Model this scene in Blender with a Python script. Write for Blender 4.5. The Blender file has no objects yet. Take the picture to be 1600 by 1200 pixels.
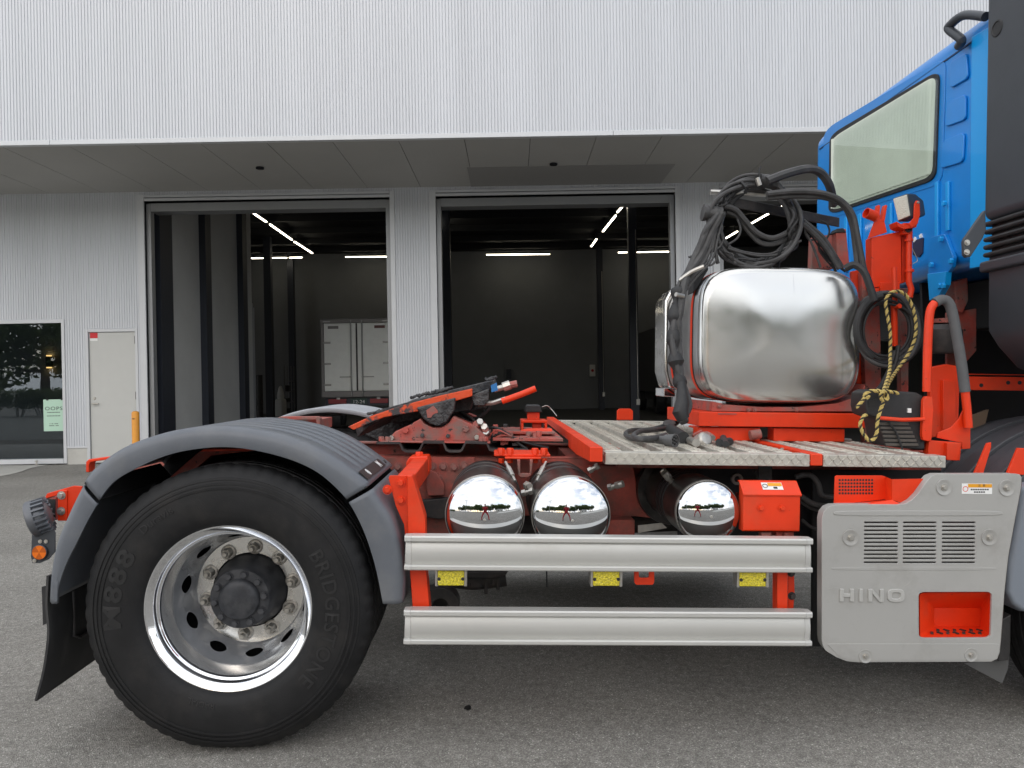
import bpy, bmesh, math, random
from mathutils import Vector, Matrix
random.seed(7)
PI = math.pi
scene = bpy.context.scene
C = scene.collection

# ------------------------------------------------------------------ camera
F = 1180.0                      # focal length in pixels of the 1600 px wide photograph
CAMH = 1.312
ROLL, PITCH = 0.017, 0.0064
fw = Vector((0, math.cos(PITCH), -math.sin(PITCH)))
up0 = Vector((0, math.sin(PITCH), math.cos(PITCH)))
rt0 = Vector((1, 0, 0))
rt = rt0*math.cos(ROLL) - up0*math.sin(ROLL)
up = rt0*math.sin(ROLL) + up0*math.cos(ROLL)
cam_data = bpy.data.cameras.new('camera')
cam_data.sensor_width = 36.0
cam_data.lens = 36.0*F/1600.0
cam_data.clip_start = 0.02
cam_data.clip_end = 2000
cam = bpy.data.objects.new('camera', cam_data)
C.objects.link(cam)
CAM = Vector((0, 0, CAMH))
R3 = Matrix((rt, up, -fw)).transposed()
cam.matrix_world = Matrix.Translation(CAM) @ R3.to_4x4()
scene.camera = cam

# ------------------------------------------------------------------ world, sun, exposure
SUN_EL, SUN_AZ = math.radians(34), math.radians(197)     # azimuth clockwise from +Y : behind the camera, a bit left
world = bpy.data.worlds.new('World'); scene.world = world
world.use_nodes = True
nt = world.node_tree; nt.nodes.clear()
out = nt.nodes.new('ShaderNodeOutputWorld'); bg = nt.nodes.new('ShaderNodeBackground')
sky = nt.nodes.new('ShaderNodeTexSky'); sky.sky_type = 'NISHITA'; sky.sun_disc = False
sky.sun_elevation = SUN_EL; sky.sun_rotation = SUN_AZ
sky.altitude = 0; sky.air_density = 1.0; sky.dust_density = 1.5
tc = nt.nodes.new('ShaderNodeTexCoord'); mp = nt.nodes.new('ShaderNodeMapping')
mp.inputs['Scale'].default_value = (1.0, 1.0, 2.6)
no = nt.nodes.new('ShaderNodeTexNoise'); no.inputs['Scale'].default_value = 2.3
no.inputs['Detail'].default_value = 7; no.inputs['Roughness'].default_value = 0.56
cr = nt.nodes.new('ShaderNodeValToRGB')
cr.color_ramp.elements[0].position = 0.40; cr.color_ramp.elements[0].color = (0.05,)*3 + (1,)
cr.color_ramp.elements[1].position = 0.53; cr.color_ramp.elements[1].color = (1, 1, 1, 1)
no2 = nt.nodes.new('ShaderNodeTexNoise'); no2.inputs['Scale'].default_value = 3.7; no2.inputs['Detail'].default_value = 6
cr2 = nt.nodes.new('ShaderNodeValToRGB')
cr2.color_ramp.elements[0].position = 0.3; cr2.color_ramp.elements[0].color = (4.4, 4.8, 5.4, 1)
cr2.color_ramp.elements[1].position = 0.7; cr2.color_ramp.elements[1].color = (9.6, 9.75, 9.95, 1)
mx = nt.nodes.new('ShaderNodeMix'); mx.data_type = 'RGBA'
L = nt.links.new
L(tc.outputs['Generated'], mp.inputs['Vector']); L(mp.outputs[0], no.inputs['Vector']); L(mp.outputs[0], no2.inputs['Vector'])
L(no.outputs['Fac'], cr.inputs[0]); L(no2.outputs['Fac'], cr2.inputs[0])
L(cr.outputs[0], mx.inputs['Factor']); L(sky.outputs[0], mx.inputs['A']); L(cr2.outputs[0], mx.inputs['B'])
L(mx.outputs['Result'], bg.inputs['Color']); bg.inputs['Strength'].default_value = 0.135
L(bg.outputs[0], out.inputs['Surface'])
sun_d = bpy.data.lights.new('sun', 'SUN'); sun_d.energy = 1.0; sun_d.angle = math.radians(150); sun_d.color = (1.0, 0.96, 0.9)
sun = bpy.data.objects.new('sun', sun_d); C.objects.link(sun)
sdir = Vector((math.sin(SUN_AZ)*math.cos(SUN_EL), math.cos(SUN_AZ)*math.cos(SUN_EL), math.sin(SUN_EL)))
sun.rotation_euler = (-sdir).to_track_quat('-Z', 'Y').to_euler(); sun.location = sdir*30
scene.view_settings.view_transform = 'Standard'; scene.view_settings.look = 'None'
scene.view_settings.exposure = 0.48; scene.view_settings.gamma = 1.0; scene.view_settings.use_curve_mapping = False
scene.render.resolution_x, scene.render.resolution_y = 1024, 768
scene.render.engine = 'CYCLES'
scene.cycles.max_bounces = 10; scene.cycles.glossy_bounces = 5; scene.cycles.diffuse_bounces = 4

# ------------------------------------------------------------------ pixel rays, world frame and truck frame
def ray(px, py):
    return (rt*((px-800.0)/F) + up*((600.0-py)/F) + fw)
def W(px, py, Y):                       # world point on the plane y = Y
    d = ray(px, py); return CAM + d*(Y/d.y)
def WZ(px, py, z):                      # world point on the plane z
    d = ray(px, py); return CAM + d*((z-CAMH)/d.z)
DRIM = 2.68
RC = CAM + ray(357, 951)*DRIM           # centre of the outer rim
YAW, TP = 0.0254, 0.0300                # truck heading and nose-down rake
RT = (Matrix.Rotation(YAW, 3, 'Z') @ Matrix.Rotation(TP, 3, 'Y'))
RTI = RT.inverted()
AXLE_Z = 0.497
ORG = RC - RT @ Vector((0, 0, AXLE_Z))
def to_local(p): return RTI @ (p - ORG)
CL = to_local(CAM)                      # camera in truck coordinates
def _rl(px, py): return RTI @ ray(px, py)
def T(px, py, y):                       # truck point on the plane y (0 = outer rim face, grows inward)
    d = _rl(px, py); return CL + d*((y-CL.y)/d.y)
def TX(px, py, x):
    d = _rl(px, py); return CL + d*((x-CL.x)/d.x)
def TZ(px, py, z):
    d = _rl(px, py); return CL + d*((z-CL.z)/d.z)

# ------------------------------------------------------------------ mesh builder
class MB:
    def __init__(s): s.v = []; s.f = []; s.m = []; s.cur = 0
    def _add(s, vs, fs):
        o = len(s.v); s.v += [tuple(v) for v in vs]; s.f += [tuple(i+o for i in f) for f in fs]
        s.m += [s.cur]*len(fs); return s
    def box(s, a, b, rot=None, piv=None):
        x0, x1 = sorted((a[0], b[0])); y0, y1 = sorted((a[1], b[1])); z0, z1 = sorted((a[2], b[2]))
        vs = [Vector(q) for q in ((x0,y0,z0),(x1,y0,z0),(x1,y1,z0),(x0,y1,z0),(x0,y0,z1),(x1,y0,z1),(x1,y1,z1),(x0,y1,z1))]
        if rot is not None:
            c = Vector(piv) if piv is not None else Vector(((x0+x1)/2, (y0+y1)/2, (z0+z1)/2))
            vs = [c + rot @ (v-c) for v in vs]
        return s._add(vs, [(0,3,2,1),(4,5,6,7),(0,1,5,4),(1,2,6,5),(2,3,7,6),(3,0,4,7)])
    def cb(s, c, sz, rot=None):
        c = Vector(c); h = Vector(sz)/2
        return s.box(c-h, c+h, rot)
    def prism(s, pts, d):                # closed polygon of 3D points swept by the vector d
        n = len(pts); d = Vector(d); pts = [Vector(p) for p in pts]
        nv = Vector((0, 0, 0))
        for i in range(n): nv += pts[i].cross(pts[(i+1) % n])
        if nv.dot(d) > 0: pts = pts[::-1]
        vs = pts + [p+d for p in pts]
        fs = [tuple(range(n)), tuple(range(2*n-1, n-1, -1))]
        fs += [(i, i+n, (i+1) % n + n, (i+1) % n) for i in range(n)]
        return s._add(vs, fs)
    def sweepy(s, line, y0, y1, th):     # open line in x,z with thickness, extruded in y
        n = len(line); nor = []
        for i in range(n):
            a = Vector(line[max(i-1, 0)]); b = Vector(line[min(i+1, n-1)])
            t = (b-a).normalized(); nor.append(Vector((t.z, 0, -t.x)))
        p0 = [Vector((p[0], y0, p[2])) for p in line]; p1 = [p+nor[i]*th for i, p in enumerate(p0)]
        return s.prism(p0+p1[::-1], (0, y1-y0, 0))
    def tube(s, path, r, n=10, caps=True, closed=False):
        pts = [Vector(p) for p in path]; N = len(pts)
        rs = r if isinstance(r, (list, tuple)) else [r]*N
        vs = []; prev = None
        for i, p in enumerate(pts):
            if closed: t = pts[(i+1) % N]-pts[i-1]
            else: t = pts[min(i+1, N-1)]-pts[max(i-1, 0)]
            t.normalize()
            if prev is None:
                u = t.orthogonal().normalized()
            else:
                u = prev - t*prev.dot(t)
                u = u.normalized() if u.length > 1e-6 else t.orthogonal().normalized()
            prev = u; w = t.cross(u)
            for k in range(n):
                a = 2*PI*k/n; vs.append(p + (u*math.cos(a)+w*math.sin(a))*rs[i])
        fs = []
        for i in range(N if closed else N-1):
            j = (i+1) % N
            for k in range(n):
                k2 = (k+1) % n; fs.append((i*n+k, i*n+k2, j*n+k2, j*n+k))
        if caps and not closed:
            fs.append(tuple(range(n-1, -1, -1))); fs.append(tuple(range((N-1)*n, N*n)))
        return s._add(vs, fs)
    def lathe(s, prof, c, axis=(0, -1, 0), n=48, ref=None, closed=False, mod=None):
        # prof : (radius, distance along axis); c : centre
        c = Vector(c); ax = Vector(axis).normalized()
        u = Vector(ref).normalized() if ref is not None else ax.orthogonal().normalized(); w = ax.cross(u)
        m = len(prof); vs = []
        for k in range(n):
            a = 2*PI*k/n; dr = u*math.cos(a)+w*math.sin(a)
            for i, (r, h) in enumerate(prof):
                if mod: r, h = mod(i, k, r, h)
                vs.append(c + dr*r + ax*h)
        fs = []
        for k in range(n):
            k2 = (k+1) % n
            for i in range(m if closed else m-1):
                j = (i+1) % m
                fs.append((k*m+i, k2*m+i, k2*m+j, k*m+j))
        return s._add(vs, fs)
    def cyl(s, a, b, r, n=20, r2=None):
        a = Vector(a); b = Vector(b); d = (b-a).length
        r2 = r if r2 is None else r2
        return s.lathe([(1e-5, 0), (r, 0), (r2, d), (1e-5, d)], a, b-a, n)
    def hexb(s, c, r, h, ax=(0, -1, 0)):
        c = Vector(c); return s.lathe([(1e-5, 0), (r, 0), (r, h*0.85), (r*0.88, h), (1e-5, h)], c, ax, 6)
    def quad(s, a, b, c, d): return s._add([a, b, c, d], [(0, 1, 2, 3)])
    def mesh(s, name):
        me = bpy.data.meshes.new(name); me.from_pydata(s.v, [], s.f)
        return me
    def build(s, name, mat, parent=None, bev=0.0, ang=35, flat=False, recalc=True, seg=2):
        me = s.mesh(name)
        bm = bmesh.new(); bm.from_mesh(me)
        if recalc:
            bmesh.ops.remove_doubles(bm, verts=bm.verts, dist=2e-5)
            bmesh.ops.recalc_face_normals(bm, faces=bm.faces)
        for f in bm.faces: f.smooth = not flat
        bm.to_mesh(me); bm.free()
        if not flat:
            try: me.set_sharp_from_angle(angle=math.radians(ang))
            except Exception: pass
        mats = mat if isinstance(mat, (list, tuple)) else [mat]
        for q in mats: me.materials.append(q)
        if len(mats) > 1 and len(me.polygons) == len(s.m):
            me.polygons.foreach_set('material_index', s.m)
        o = bpy.data.objects.new(name, me); C.objects.link(o)
        if parent is not None: o.parent = parent
        if bev > 0:
            b = o.modifiers.new('edge', 'BEVEL'); b.width = bev; b.segments = seg; b.limit_method = 'ANGLE'
            b.angle_limit = math.radians(40); b.harden_normals = True
        return o
def empty(name, loc=(0, 0, 0), parent=None):
    o = bpy.data.objects.new(name, None); o.location = loc; o.empty_display_size = 0.2; C.objects.link(o)
    if parent is not None: o.parent = parent
    return o
def tag(o, label=None, cat=None, group=None, kind=None):
    if label: o['label'] = label
    if cat: o['category'] = cat
    if group: o['group'] = group
    if kind: o['kind'] = kind
    return o
def dup(o, loc=None, parent=None, rot=None):
    c = o.copy(); C.objects.link(c)
    if loc is not None: c.location = loc
    if rot is not None: c.rotation_euler = rot
    if parent is not None: c.parent = parent
    return c
def spl(pts, n=8, closed=False):         # Catmull-Rom through points
    pts = [Vector(p) for p in pts]; N = len(pts); o = []
    rng = range(N) if closed else range(N-1)
    for i in rng:
        p0 = pts[i-1] if (closed or i > 0) else pts[0]
        p1 = pts[i]; p2 = pts[(i+1) % N]
        p3 = pts[(i+2) % N] if (closed or i+2 < N) else pts[N-1]
        for k in range(n):
            t = k/n
            o.append(0.5*((2*p1)+(p2-p0)*t+(2*p0-5*p1+4*p2-p3)*t*t+(3*p1-p0-3*p2+p3)*t**3))
    if not closed: o.append(pts[-1])
    return o
def bolt_parts(name, pts, y, m_, parent, r=0.011, h=0.010):
    mb = MB(); mb.hexb((0, 0, 0), r, h); mb.lathe([(r*1.5, 0), (r*1.5, 0.002), (1e-5, 0.002)], (0, 0, 0), (0, -1, 0), 12); o = None
    for i, (px, py) in enumerate(pts):
        if o is None: o = mb.build(name, m_, parent); o.location = T(px, py, y)
        else: dup(o, T(px, py, y), parent, (0, i*0.8, 0))
def text_mesh(txt, size=1.0, extrude=0.0, spacing=1.0, bold=0.0):
    cu = bpy.data.curves.new('t', 'FONT'); cu.body = txt; cu.size = size; cu.extrude = extrude
    cu.align_x = 'CENTER'; cu.align_y = 'CENTER'; cu.space_character = spacing; cu.offset = bold; cu.resolution_u = 3
    ob = bpy.data.objects.new('t', cu); C.objects.link(ob)
    dg = bpy.context.evaluated_depsgraph_get(); dg.update()
    me = bpy.data.meshes.new_from_object(ob.evaluated_get(dg))
    C.objects.unlink(ob); bpy.data.objects.remove(ob); bpy.data.curves.remove(cu)
    return me
def text_obj(name, txt, size, mat, parent, M, extrude=0.0, sx=1.0, spacing=1.0, bold=0.0, fn=None):
    me = text_mesh(txt, size, extrude, spacing, bold)
    for v in me.vertices:
        p = Vector((v.co.x*sx, v.co.y, v.co.z))
        v.co = fn(p) if fn else (M @ p)
    me.materials.clear(); me.materials.append(mat)
    o = bpy.data.objects.new(name, me); C.objects.link(o)
    if parent is not None: o.parent = parent
    return o
def hole_panel(name, loops, m_, parent, y, th, bev):
    # loops of (x,z) points, the outline first and then the holes: a plate with real holes, triangulated between the loops
    from mathutils.geometry import delaunay_2d_cdt
    vs = []; es = []
    for lp in loops:
        o = len(vs); vs += [Vector(p) for p in lp]; es += [(o+i, o+(i+1) % len(lp)) for i in range(len(lp))]
    rv, re_, rf, ov, oe, of = delaunay_2d_cdt(vs, es, [], 0, 1e-7)
    def inside(p, lp):
        c = False; n = len(lp)
        for i in range(n):
            (x0, z0), (x1, z1) = lp[i], lp[(i+1) % n]
            if (z0 > p[1]) != (z1 > p[1]) and p[0] < (x1-x0)*(p[1]-z0)/(z1-z0)+x0: c = not c
        return c
    tris = []
    for f in rf:
        c = (sum(rv[i][0] for i in f)/len(f), sum(rv[i][1] for i in f)/len(f))
        if inside(c, loops[0]) and not any(inside(c, h) for h in loops[1:]): tris.append(tuple(f))
    q = MB(); n = len(rv); cnt = {}
    for f in tris:
        for i in range(len(f)):
            e = (f[i], f[(i+1) % len(f)]); k = (min(e), max(e)); cnt.setdefault(k, []).append(e)
    sides = [(e[0][0], e[0][1], e[0][1]+n, e[0][0]+n) for e in cnt.values() if len(e) == 1]
    q._add([(v[0], y, v[1]) for v in rv]+[(v[0], y+th, v[1]) for v in rv], tris+[tuple(i+n for i in f[::-1]) for f in tris]+sides)
    return q.build(name, m_, parent, bev=bev)

# ------------------------------------------------------------------ materials
def mat(name, base, rough=0.5, metal=0.0, vary=0.0, vscale=6.0, dirt=None, dirt_lo=0.5, dirt_hi=0.75, dscale=5.0,
        bump=0.0, bscale=60.0, rvar=0.0, coat=0.0, spec=0.5, emit=None, estr=0.0, stretch=None, coords='Object', dmax=1.0, chips=None, chip_lo=0.66, chip_scale=38.0):
    m = bpy.data.materials.new(name); m.use_nodes = True
    n = m.node_tree; b = n.nodes['Principled BSDF']; l = n.links.new
    b.inputs['Base Color'].default_value = (*base, 1); b.inputs['Roughness'].default_value = rough
    b.inputs['Metallic'].default_value = metal; b.inputs['Coat Weight'].default_value = coat
    b.inputs['Coat Roughness'].default_value = 0.05
    b.inputs['Specular IOR Level'].default_value = spec
    if emit: b.inputs['Emission Color'].default_value = (*emit, 1); b.inputs['Emission Strength'].default_value = estr
    if vary or dirt or bump or rvar or chips:
        t = n.nodes.new('ShaderNodeTexCoord'); mpn = n.nodes.new('ShaderNodeMapping')
        if stretch: mpn.inputs['Scale'].default_value = stretch
        l(t.outputs[coords], mpn.inputs['Vector']); vec = mpn.outputs[0]
        col = None
        def noise(sc, det=5, ro=0.6):
            q = n.nodes.new('ShaderNodeTexNoise'); q.inputs['Scale'].default_value = sc
            q.inputs['Detail'].default_value = det; q.inputs['Roughness'].default_value = ro
            l(vec, q.inputs['Vector']); return q.outputs['Fac']
        if vary:
            mr = n.nodes.new('ShaderNodeMapRange'); l(noise(vscale), mr.inputs['Value'])
            mr.inputs['From Min'].default_value = 0.3; mr.inputs['From Max'].default_value = 0.7
            mr.inputs['To Min'].default_value = 1-vary; mr.inputs['To Max'].default_value = 1+vary
            vm = n.nodes.new('ShaderNodeVectorMath'); vm.operation = 'SCALE'
            vm.inputs[0].default_value = base; l(mr.outputs[0], vm.inputs['Scale']); col = vm.outputs[0]
        if dirt:
            mr = n.nodes.new('ShaderNodeMapRange'); l(noise(dscale, 8, 0.65), mr.inputs['Value'])
            mr.inputs['From Min'].default_value = dirt_lo; mr.inputs['From Max'].default_value = dirt_hi
            mr.inputs['To Max'].default_value = dmax
            mi = n.nodes.new('ShaderNodeMix'); mi.data_type = 'RGBA'; l(mr.outputs[0], mi.inputs['Factor'])
            if col is not None: l(col, mi.inputs['A'])
            else: mi.inputs['A'].default_value = (*base, 1)
            mi.inputs['B'].default_value = (*dirt, 1); col = mi.outputs['Result']
            mr2 = n.nodes.new('ShaderNodeMapRange'); l(mr.outputs[0], mr2.inputs['Value'])
            mr2.inputs['To Min'].default_value = rough; mr2.inputs['To Max'].default_value = max(rough, 0.75)
            l(mr2.outputs[0], b.inputs['Roughness'])
            if metal > 0.3:
                mr3 = n.nodes.new('ShaderNodeMapRange'); l(mr.outputs[0], mr3.inputs['Value'])
                mr3.inputs['To Min'].default_value = metal; mr3.inputs['To Max'].default_value = metal*0.3
                l(mr3.outputs[0], b.inputs['Metallic'])
        if chips:
            mr = n.nodes.new('ShaderNodeMapRange'); l(noise(chip_scale, 4, 0.7), mr.inputs['Value'])
            mr.inputs['From Min'].default_value = chip_lo; mr.inputs['From Max'].default_value = chip_lo+0.03
            mi = n.nodes.new('ShaderNodeMix'); mi.data_type = 'RGBA'; l(mr.outputs[0], mi.inputs['Factor'])
            if col is not None: l(col, mi.inputs['A'])
            else: mi.inputs['A'].default_value = (*base, 1)
            mi.inputs['B'].default_value = (*chips, 1); col = mi.outputs['Result']
        if rvar and not dirt:
            mr = n.nodes.new('ShaderNodeMapRange'); l(noise(vscale*1.7, 6), mr.inputs['Value'])
            mr.inputs['From Min'].default_value = 0.3; mr.inputs['From Max'].default_value = 0.7
            mr.inputs['To Min'].default_value = max(0.01, rough-rvar); mr.inputs['To Max'].default_value = rough+rvar
            l(mr.outputs[0], b.inputs['Roughness'])
        if col is not None: l(col, b.inputs['Base Color'])
        if bump:
            bp = n.nodes.new('ShaderNodeBump'); bp.inputs['Strength'].default_value = bump; bp.inputs['Distance'].default_value = 0.01
            l(noise(bscale, 3), bp.inputs['Height']); l(bp.outputs[0], b.inputs['Normal'])
    return m
RED = mat('red paint', (0.74, 0.042, 0.006), 0.42, vary=0.12, vscale=5, dirt=(0.44, 0.085, 0.035), dirt_lo=0.5, dirt_hi=0.8, dscale=6, dmax=0.55, chips=(0.10, 0.035, 0.025), chip_lo=0.70, spec=0.4, bump=0.04, bscale=180)
RED_OLD = mat('dusty red paint', (0.40, 0.075, 0.055), 0.58, vary=0.22, vscale=9, dirt=(0.20, 0.14, 0.12), dirt_lo=0.42, dirt_hi=0.66, dscale=11, chips=(0.035, 0.028, 0.026), chip_lo=0.62, chip_scale=26.0, bump=0.15, bscale=120)
RED_DIRTY = mat('grimy red frame paint', (0.50, 0.095, 0.068), 0.6, vary=0.25, vscale=8, dirt=(0.16, 0.095, 0.078), dirt_lo=0.42, dirt_hi=0.68, dscale=6, bump=0.2, bscale=90)
GREY_PL = mat('grey fender plastic', (0.112, 0.122, 0.138), 0.42, vary=0.08, vscale=9, dirt=(0.20, 0.195, 0.185), dirt_lo=0.5, dirt_hi=0.85, dscale=5, dmax=0.6, bump=0.05, bscale=300)
GREY_LT = mat('lighter grey fender plastic', (0.33, 0.34, 0.355), 0.5, vary=0.06, vscale=6)  # far fender in a lighter grey than the near one
RUBBER = mat('tyre rubber', (0.0095, 0.0095, 0.010), 0.62, vary=0.3, vscale=10, dirt=(0.034, 0.031, 0.028), dirt_lo=0.50, dirt_hi=0.85, dscale=7, dmax=0.8, bump=0.10, bscale=200, spec=0.32)
BLACK = mat('black rubber', (0.018, 0.018, 0.019), 0.6, vary=0.2, dirt=(0.06, 0.058, 0.055), dirt_lo=0.5, dirt_hi=0.85, dscale=14, dmax=0.7)
FLAP = mat('mud flap rubber', (0.020, 0.020, 0.021), 0.6, dirt=(0.10, 0.098, 0.092), dirt_lo=0.48, dirt_hi=0.8, dscale=9, dmax=0.6, stretch=(1, 1, 0.35))
HOSE = mat('dusty black hose', (0.045, 0.044, 0.044), 0.6, vary=0.2, vscale=20, dirt=(0.11, 0.108, 0.105), dirt_lo=0.45, dirt_hi=0.8, dscale=10, dmax=0.6)
DARKMET = mat('dark grimy metal', (0.04, 0.038, 0.038), 0.55, 0.2, vary=0.3, dirt=(0.12, 0.09, 0.075), dirt_lo=0.48, dirt_hi=0.8, dscale=12, dmax=0.6, bump=0.2)
GREASE = mat('greasy black steel', (0.032, 0.032, 0.034), 0.42, 0.2, vary=0.3, vscale=14, dirt=(0.12, 0.118, 0.115), dirt_lo=0.46, dirt_hi=0.72, dscale=16, bump=0.8, bscale=55)
CHROME = mat('chrome', (0.62, 0.63, 0.64), 0.035, 1.0, rvar=0.02, vscale=4)
CHROME_D = mat('dull chrome wheel disc', (0.74, 0.73, 0.70), 0.16, 1.0, dirt=(0.42, 0.39, 0.34), dirt_lo=0.52, dirt_hi=0.85, dscale=18, dmax=0.7)
RIMCH = mat('polished aluminium rim', (0.83, 0.84, 0.86), 0.06, 1.0, rvar=0.04, vscale=6)
HUB = mat('dusty black hub', (0.030, 0.032, 0.037), 0.5, 0.2, vary=0.3, vscale=22, dirt=(0.085, 0.085, 0.088), dirt_lo=0.45, dirt_hi=0.75, dscale=20, dmax=0.7)
NUTM = mat('weathered wheel nut steel', (0.42, 0.40, 0.36), 0.40, 0.6, vary=0.25, vscale=40, dirt=(0.10, 0.085, 0.07), dirt_lo=0.48, dirt_hi=0.8, dscale=45)
STEEL = mat('zinc steel', (0.50, 0.48, 0.44), 0.38, 0.8, vary=0.15, vscale=30)
RAILM = mat('silver anodised rail', (0.55, 0.545, 0.515), 0.42, 0.35, vary=0.03, vscale=3, dirt=(0.42, 0.40, 0.36), dirt_lo=0.6, dirt_hi=0.9, dscale=5, dmax=0.6)
CAPM = mat('silver rail end cap', (0.52, 0.515, 0.49), 0.5, 0.2, vary=0.06)
PLATE_D = mat('darker plate valley', (0.30, 0.28, 0.24), 0.6, 0.3, vary=0.2, vscale=14, dirt=(0.13, 0.12, 0.105), dirt_lo=0.42, dirt_hi=0.7, dscale=9)  # valleys darker than the planks so the grooves show, with random dirt
PLATE = mat('aluminium checker plate', (0.60, 0.575, 0.51), 0.40, 0.55, vary=0.12, vscale=14, dirt=(0.30, 0.275, 0.23), dirt_lo=0.5, dirt_hi=0.78, dscale=9, dmax=0.85)
TANKM = mat('polished stainless tank', (0.75, 0.745, 0.72), 0.16, 1.0, rvar=0.08, vscale=4)
TANKSIDE = mat('dull stainless tank side', (0.45, 0.45, 0.45), 0.32, 0.9, vary=0.15)
AIRT = mat('dark air tank shell', (0.06, 0.058, 0.056), 0.30, 0.75, vary=0.3, vscale=12, dirt=(0.14, 0.12, 0.11), dirt_lo=0.5, dirt_hi=0.8, dscale=12, dmax=0.5)
PANEL = mat('silver painted cover', (0.41, 0.405, 0.385), 0.44, 0.25, vary=0.04, vscale=3, dirt=(0.24, 0.22, 0.195), dirt_lo=0.52, dirt_hi=0.80, dscale=5, dmax=0.6, bump=0.02, bscale=200)
BLUE = mat('metallic blue cab paint', (0.002, 0.23, 0.68), 0.36, 0.0, vary=0.06, vscale=5, coat=0.45)
BLUE_LT = mat('lighter blue cab paint', (0.004, 0.34, 0.82), 0.38, 0.0, coat=0.3)  # lighter copy of the cab blue, on pillar, beads and bolts
CONEM = mat('dusty polished disc cone', (0.54, 0.555, 0.58), 0.20, 0.72, vary=0.12, vscale=12)  # dusty metal, duller and greyer than the polished rim
BARREL = mat('dusty rim barrel', (0.66, 0.66, 0.66), 0.24, 0.75, vary=0.08, vscale=10)
GUARDM = mat('dark guard plastic', (0.055, 0.057, 0.064), 0.5, vary=0.15, vscale=10)
GLASS_R = mat('rear window glass', (0.56, 0.61, 0.54), 0.03, 1.0)
DUCT = mat('charcoal duct plastic', (0.044, 0.049, 0.057), 0.45, vary=0.08, vscale=8, bump=0.05, bscale=250)
YEL = mat('yellow marker lens', (0.62, 0.52, 0.015), 0.18, vary=0.5, vscale=160, spec=0.7, bump=0.6, bscale=170)
AMBER = mat('amber reflector', (0.80, 0.17, 0.01), 0.2)
AMBER2 = mat('amber reflector facet', (0.50, 0.10, 0.008), 0.2)
LENS = mat('work lamp lens', (0.62, 0.60, 0.52), 0.15, bump=0.4, bscale=150, vary=0.1)
WHITE = mat('white print', (0.8, 0.8, 0.78), 0.5)
INK = mat('black print', (0.02, 0.02, 0.02), 0.5)
ORANGE = mat('orange print', (0.75, 0.33, 0.01), 0.5)
ROPEA = mat('rope yellow strand', (0.50, 0.38, 0.12), 0.8, vary=0.2, vscale=50)
ROPEB = mat('rope dark strand', (0.045, 0.038, 0.025), 0.85)
BLUEMARK = mat('blue paint mark', (0.02, 0.16, 0.42), 0.6)
FOAM = mat('grey foam grip', (0.10, 0.102, 0.105), 0.75, vary=0.1, vscale=20)
# ------------------------------------------------------------------ ground
def asphalt():
    m = bpy.data.materials.new('asphalt'); m.use_nodes = True
    n = m.node_tree; b = n.nodes['Principled BSDF']; l = n.links.new
    t = n.nodes.new('ShaderNodeTexCoord')
    def noise(sc, det, ro=0.6):
        q = n.nodes.new('ShaderNodeTexNoise'); q.inputs['Scale'].default_value = sc; q.inputs['Detail'].default_value = det
        q.inputs['Roughness'].default_value = ro; l(t.outputs['Object'], q.inputs['Vector']); return q.outputs['Fac']
    v = n.nodes.new('ShaderNodeTexVoronoi'); v.inputs['Scale'].default_value = 240; l(t.outputs['Object'], v.inputs['Vector'])
    r = n.nodes.new('ShaderNodeValToRGB'); e = r.color_ramp.elements
    e[0].position = 0.0; e[0].color = (0.140, 0.133, 0.119, 1)
    e[1].position = 1.0; e[1].color = (0.80, 0.77, 0.71, 1)
    k = r.color_ramp.elements.new(0.55); k.color = (0.262, 0.249, 0.223, 1)
    k = r.color_ramp.elements.new(0.85); k.color = (0.37, 0.353, 0.318, 1)
    l(v.outputs['Color'], r.inputs[0])
    mr = n.nodes.new('ShaderNodeMapRange'); l(noise(0.9, 5), mr.inputs['Value'])
    mr.inputs['From Min'].default_value = 0.3; mr.inputs['From Max'].default_value = 0.7
    mr.inputs['To Min'].default_value = 0.82; mr.inputs['To Max'].default_value = 1.10
    mr2 = n.nodes.new('ShaderNodeMapRange'); l(noise(28, 4), mr2.inputs['Value'])
    mr2.inputs['From Min'].default_value = 0.3; mr2.inputs['From Max'].default_value = 0.7
    mr2.inputs['To Min'].default_value = 0.80; mr2.inputs['To Max'].default_value = 1.2
    m0 = n.nodes.new('ShaderNodeMath'); m0.operation = 'MULTIPLY'; l(mr.outputs[0], m0.inputs[0]); l(mr2.outputs[0], m0.inputs[1])
    mr3 = n.nodes.new('ShaderNodeMapRange'); l(noise(3.1, 7, 0.7), mr3.inputs['Value'])
    mr3.inputs['From Min'].default_value = 0.60; mr3.inputs['From Max'].default_value = 0.72; mr3.inputs['To Min'].default_value = 1.0; mr3.inputs['To Max'].default_value = 0.72
    mm = n.nodes.new('ShaderNodeMath'); mm.operation = 'MULTIPLY'; l(m0.outputs[0], mm.inputs[0]); l(mr3.outputs[0], mm.inputs[1])
    vm = n.nodes.new('ShaderNodeVectorMath'); vm.operation = 'SCALE'; l(r.outputs[0], vm.inputs[0]); l(mm.outputs[0], vm.inputs['Scale'])
    l(vm.outputs[0], b.inputs['Base Color']); b.inputs['Roughness'].default_value = 0.82; b.inputs['Specular IOR Level'].default_value = 0.35
    bp = n.nodes.new('ShaderNodeBump'); bp.inputs['Strength'].default_value = 0.7; bp.inputs['Distance'].default_value = 0.006
    l(v.outputs['Distance'], bp.inputs['Height']); l(bp.outputs[0], b.inputs['Normal'])
    return m
ASPH = asphalt()
CONC = mat('pale concrete', (0.50, 0.49, 0.45), 0.8, vary=0.07, vscale=2, dirt=(0.34, 0.33, 0.30), dirt_lo=0.5, dirt_hi=0.8, dscale=3, dmax=0.6, bump=0.1)
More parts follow.
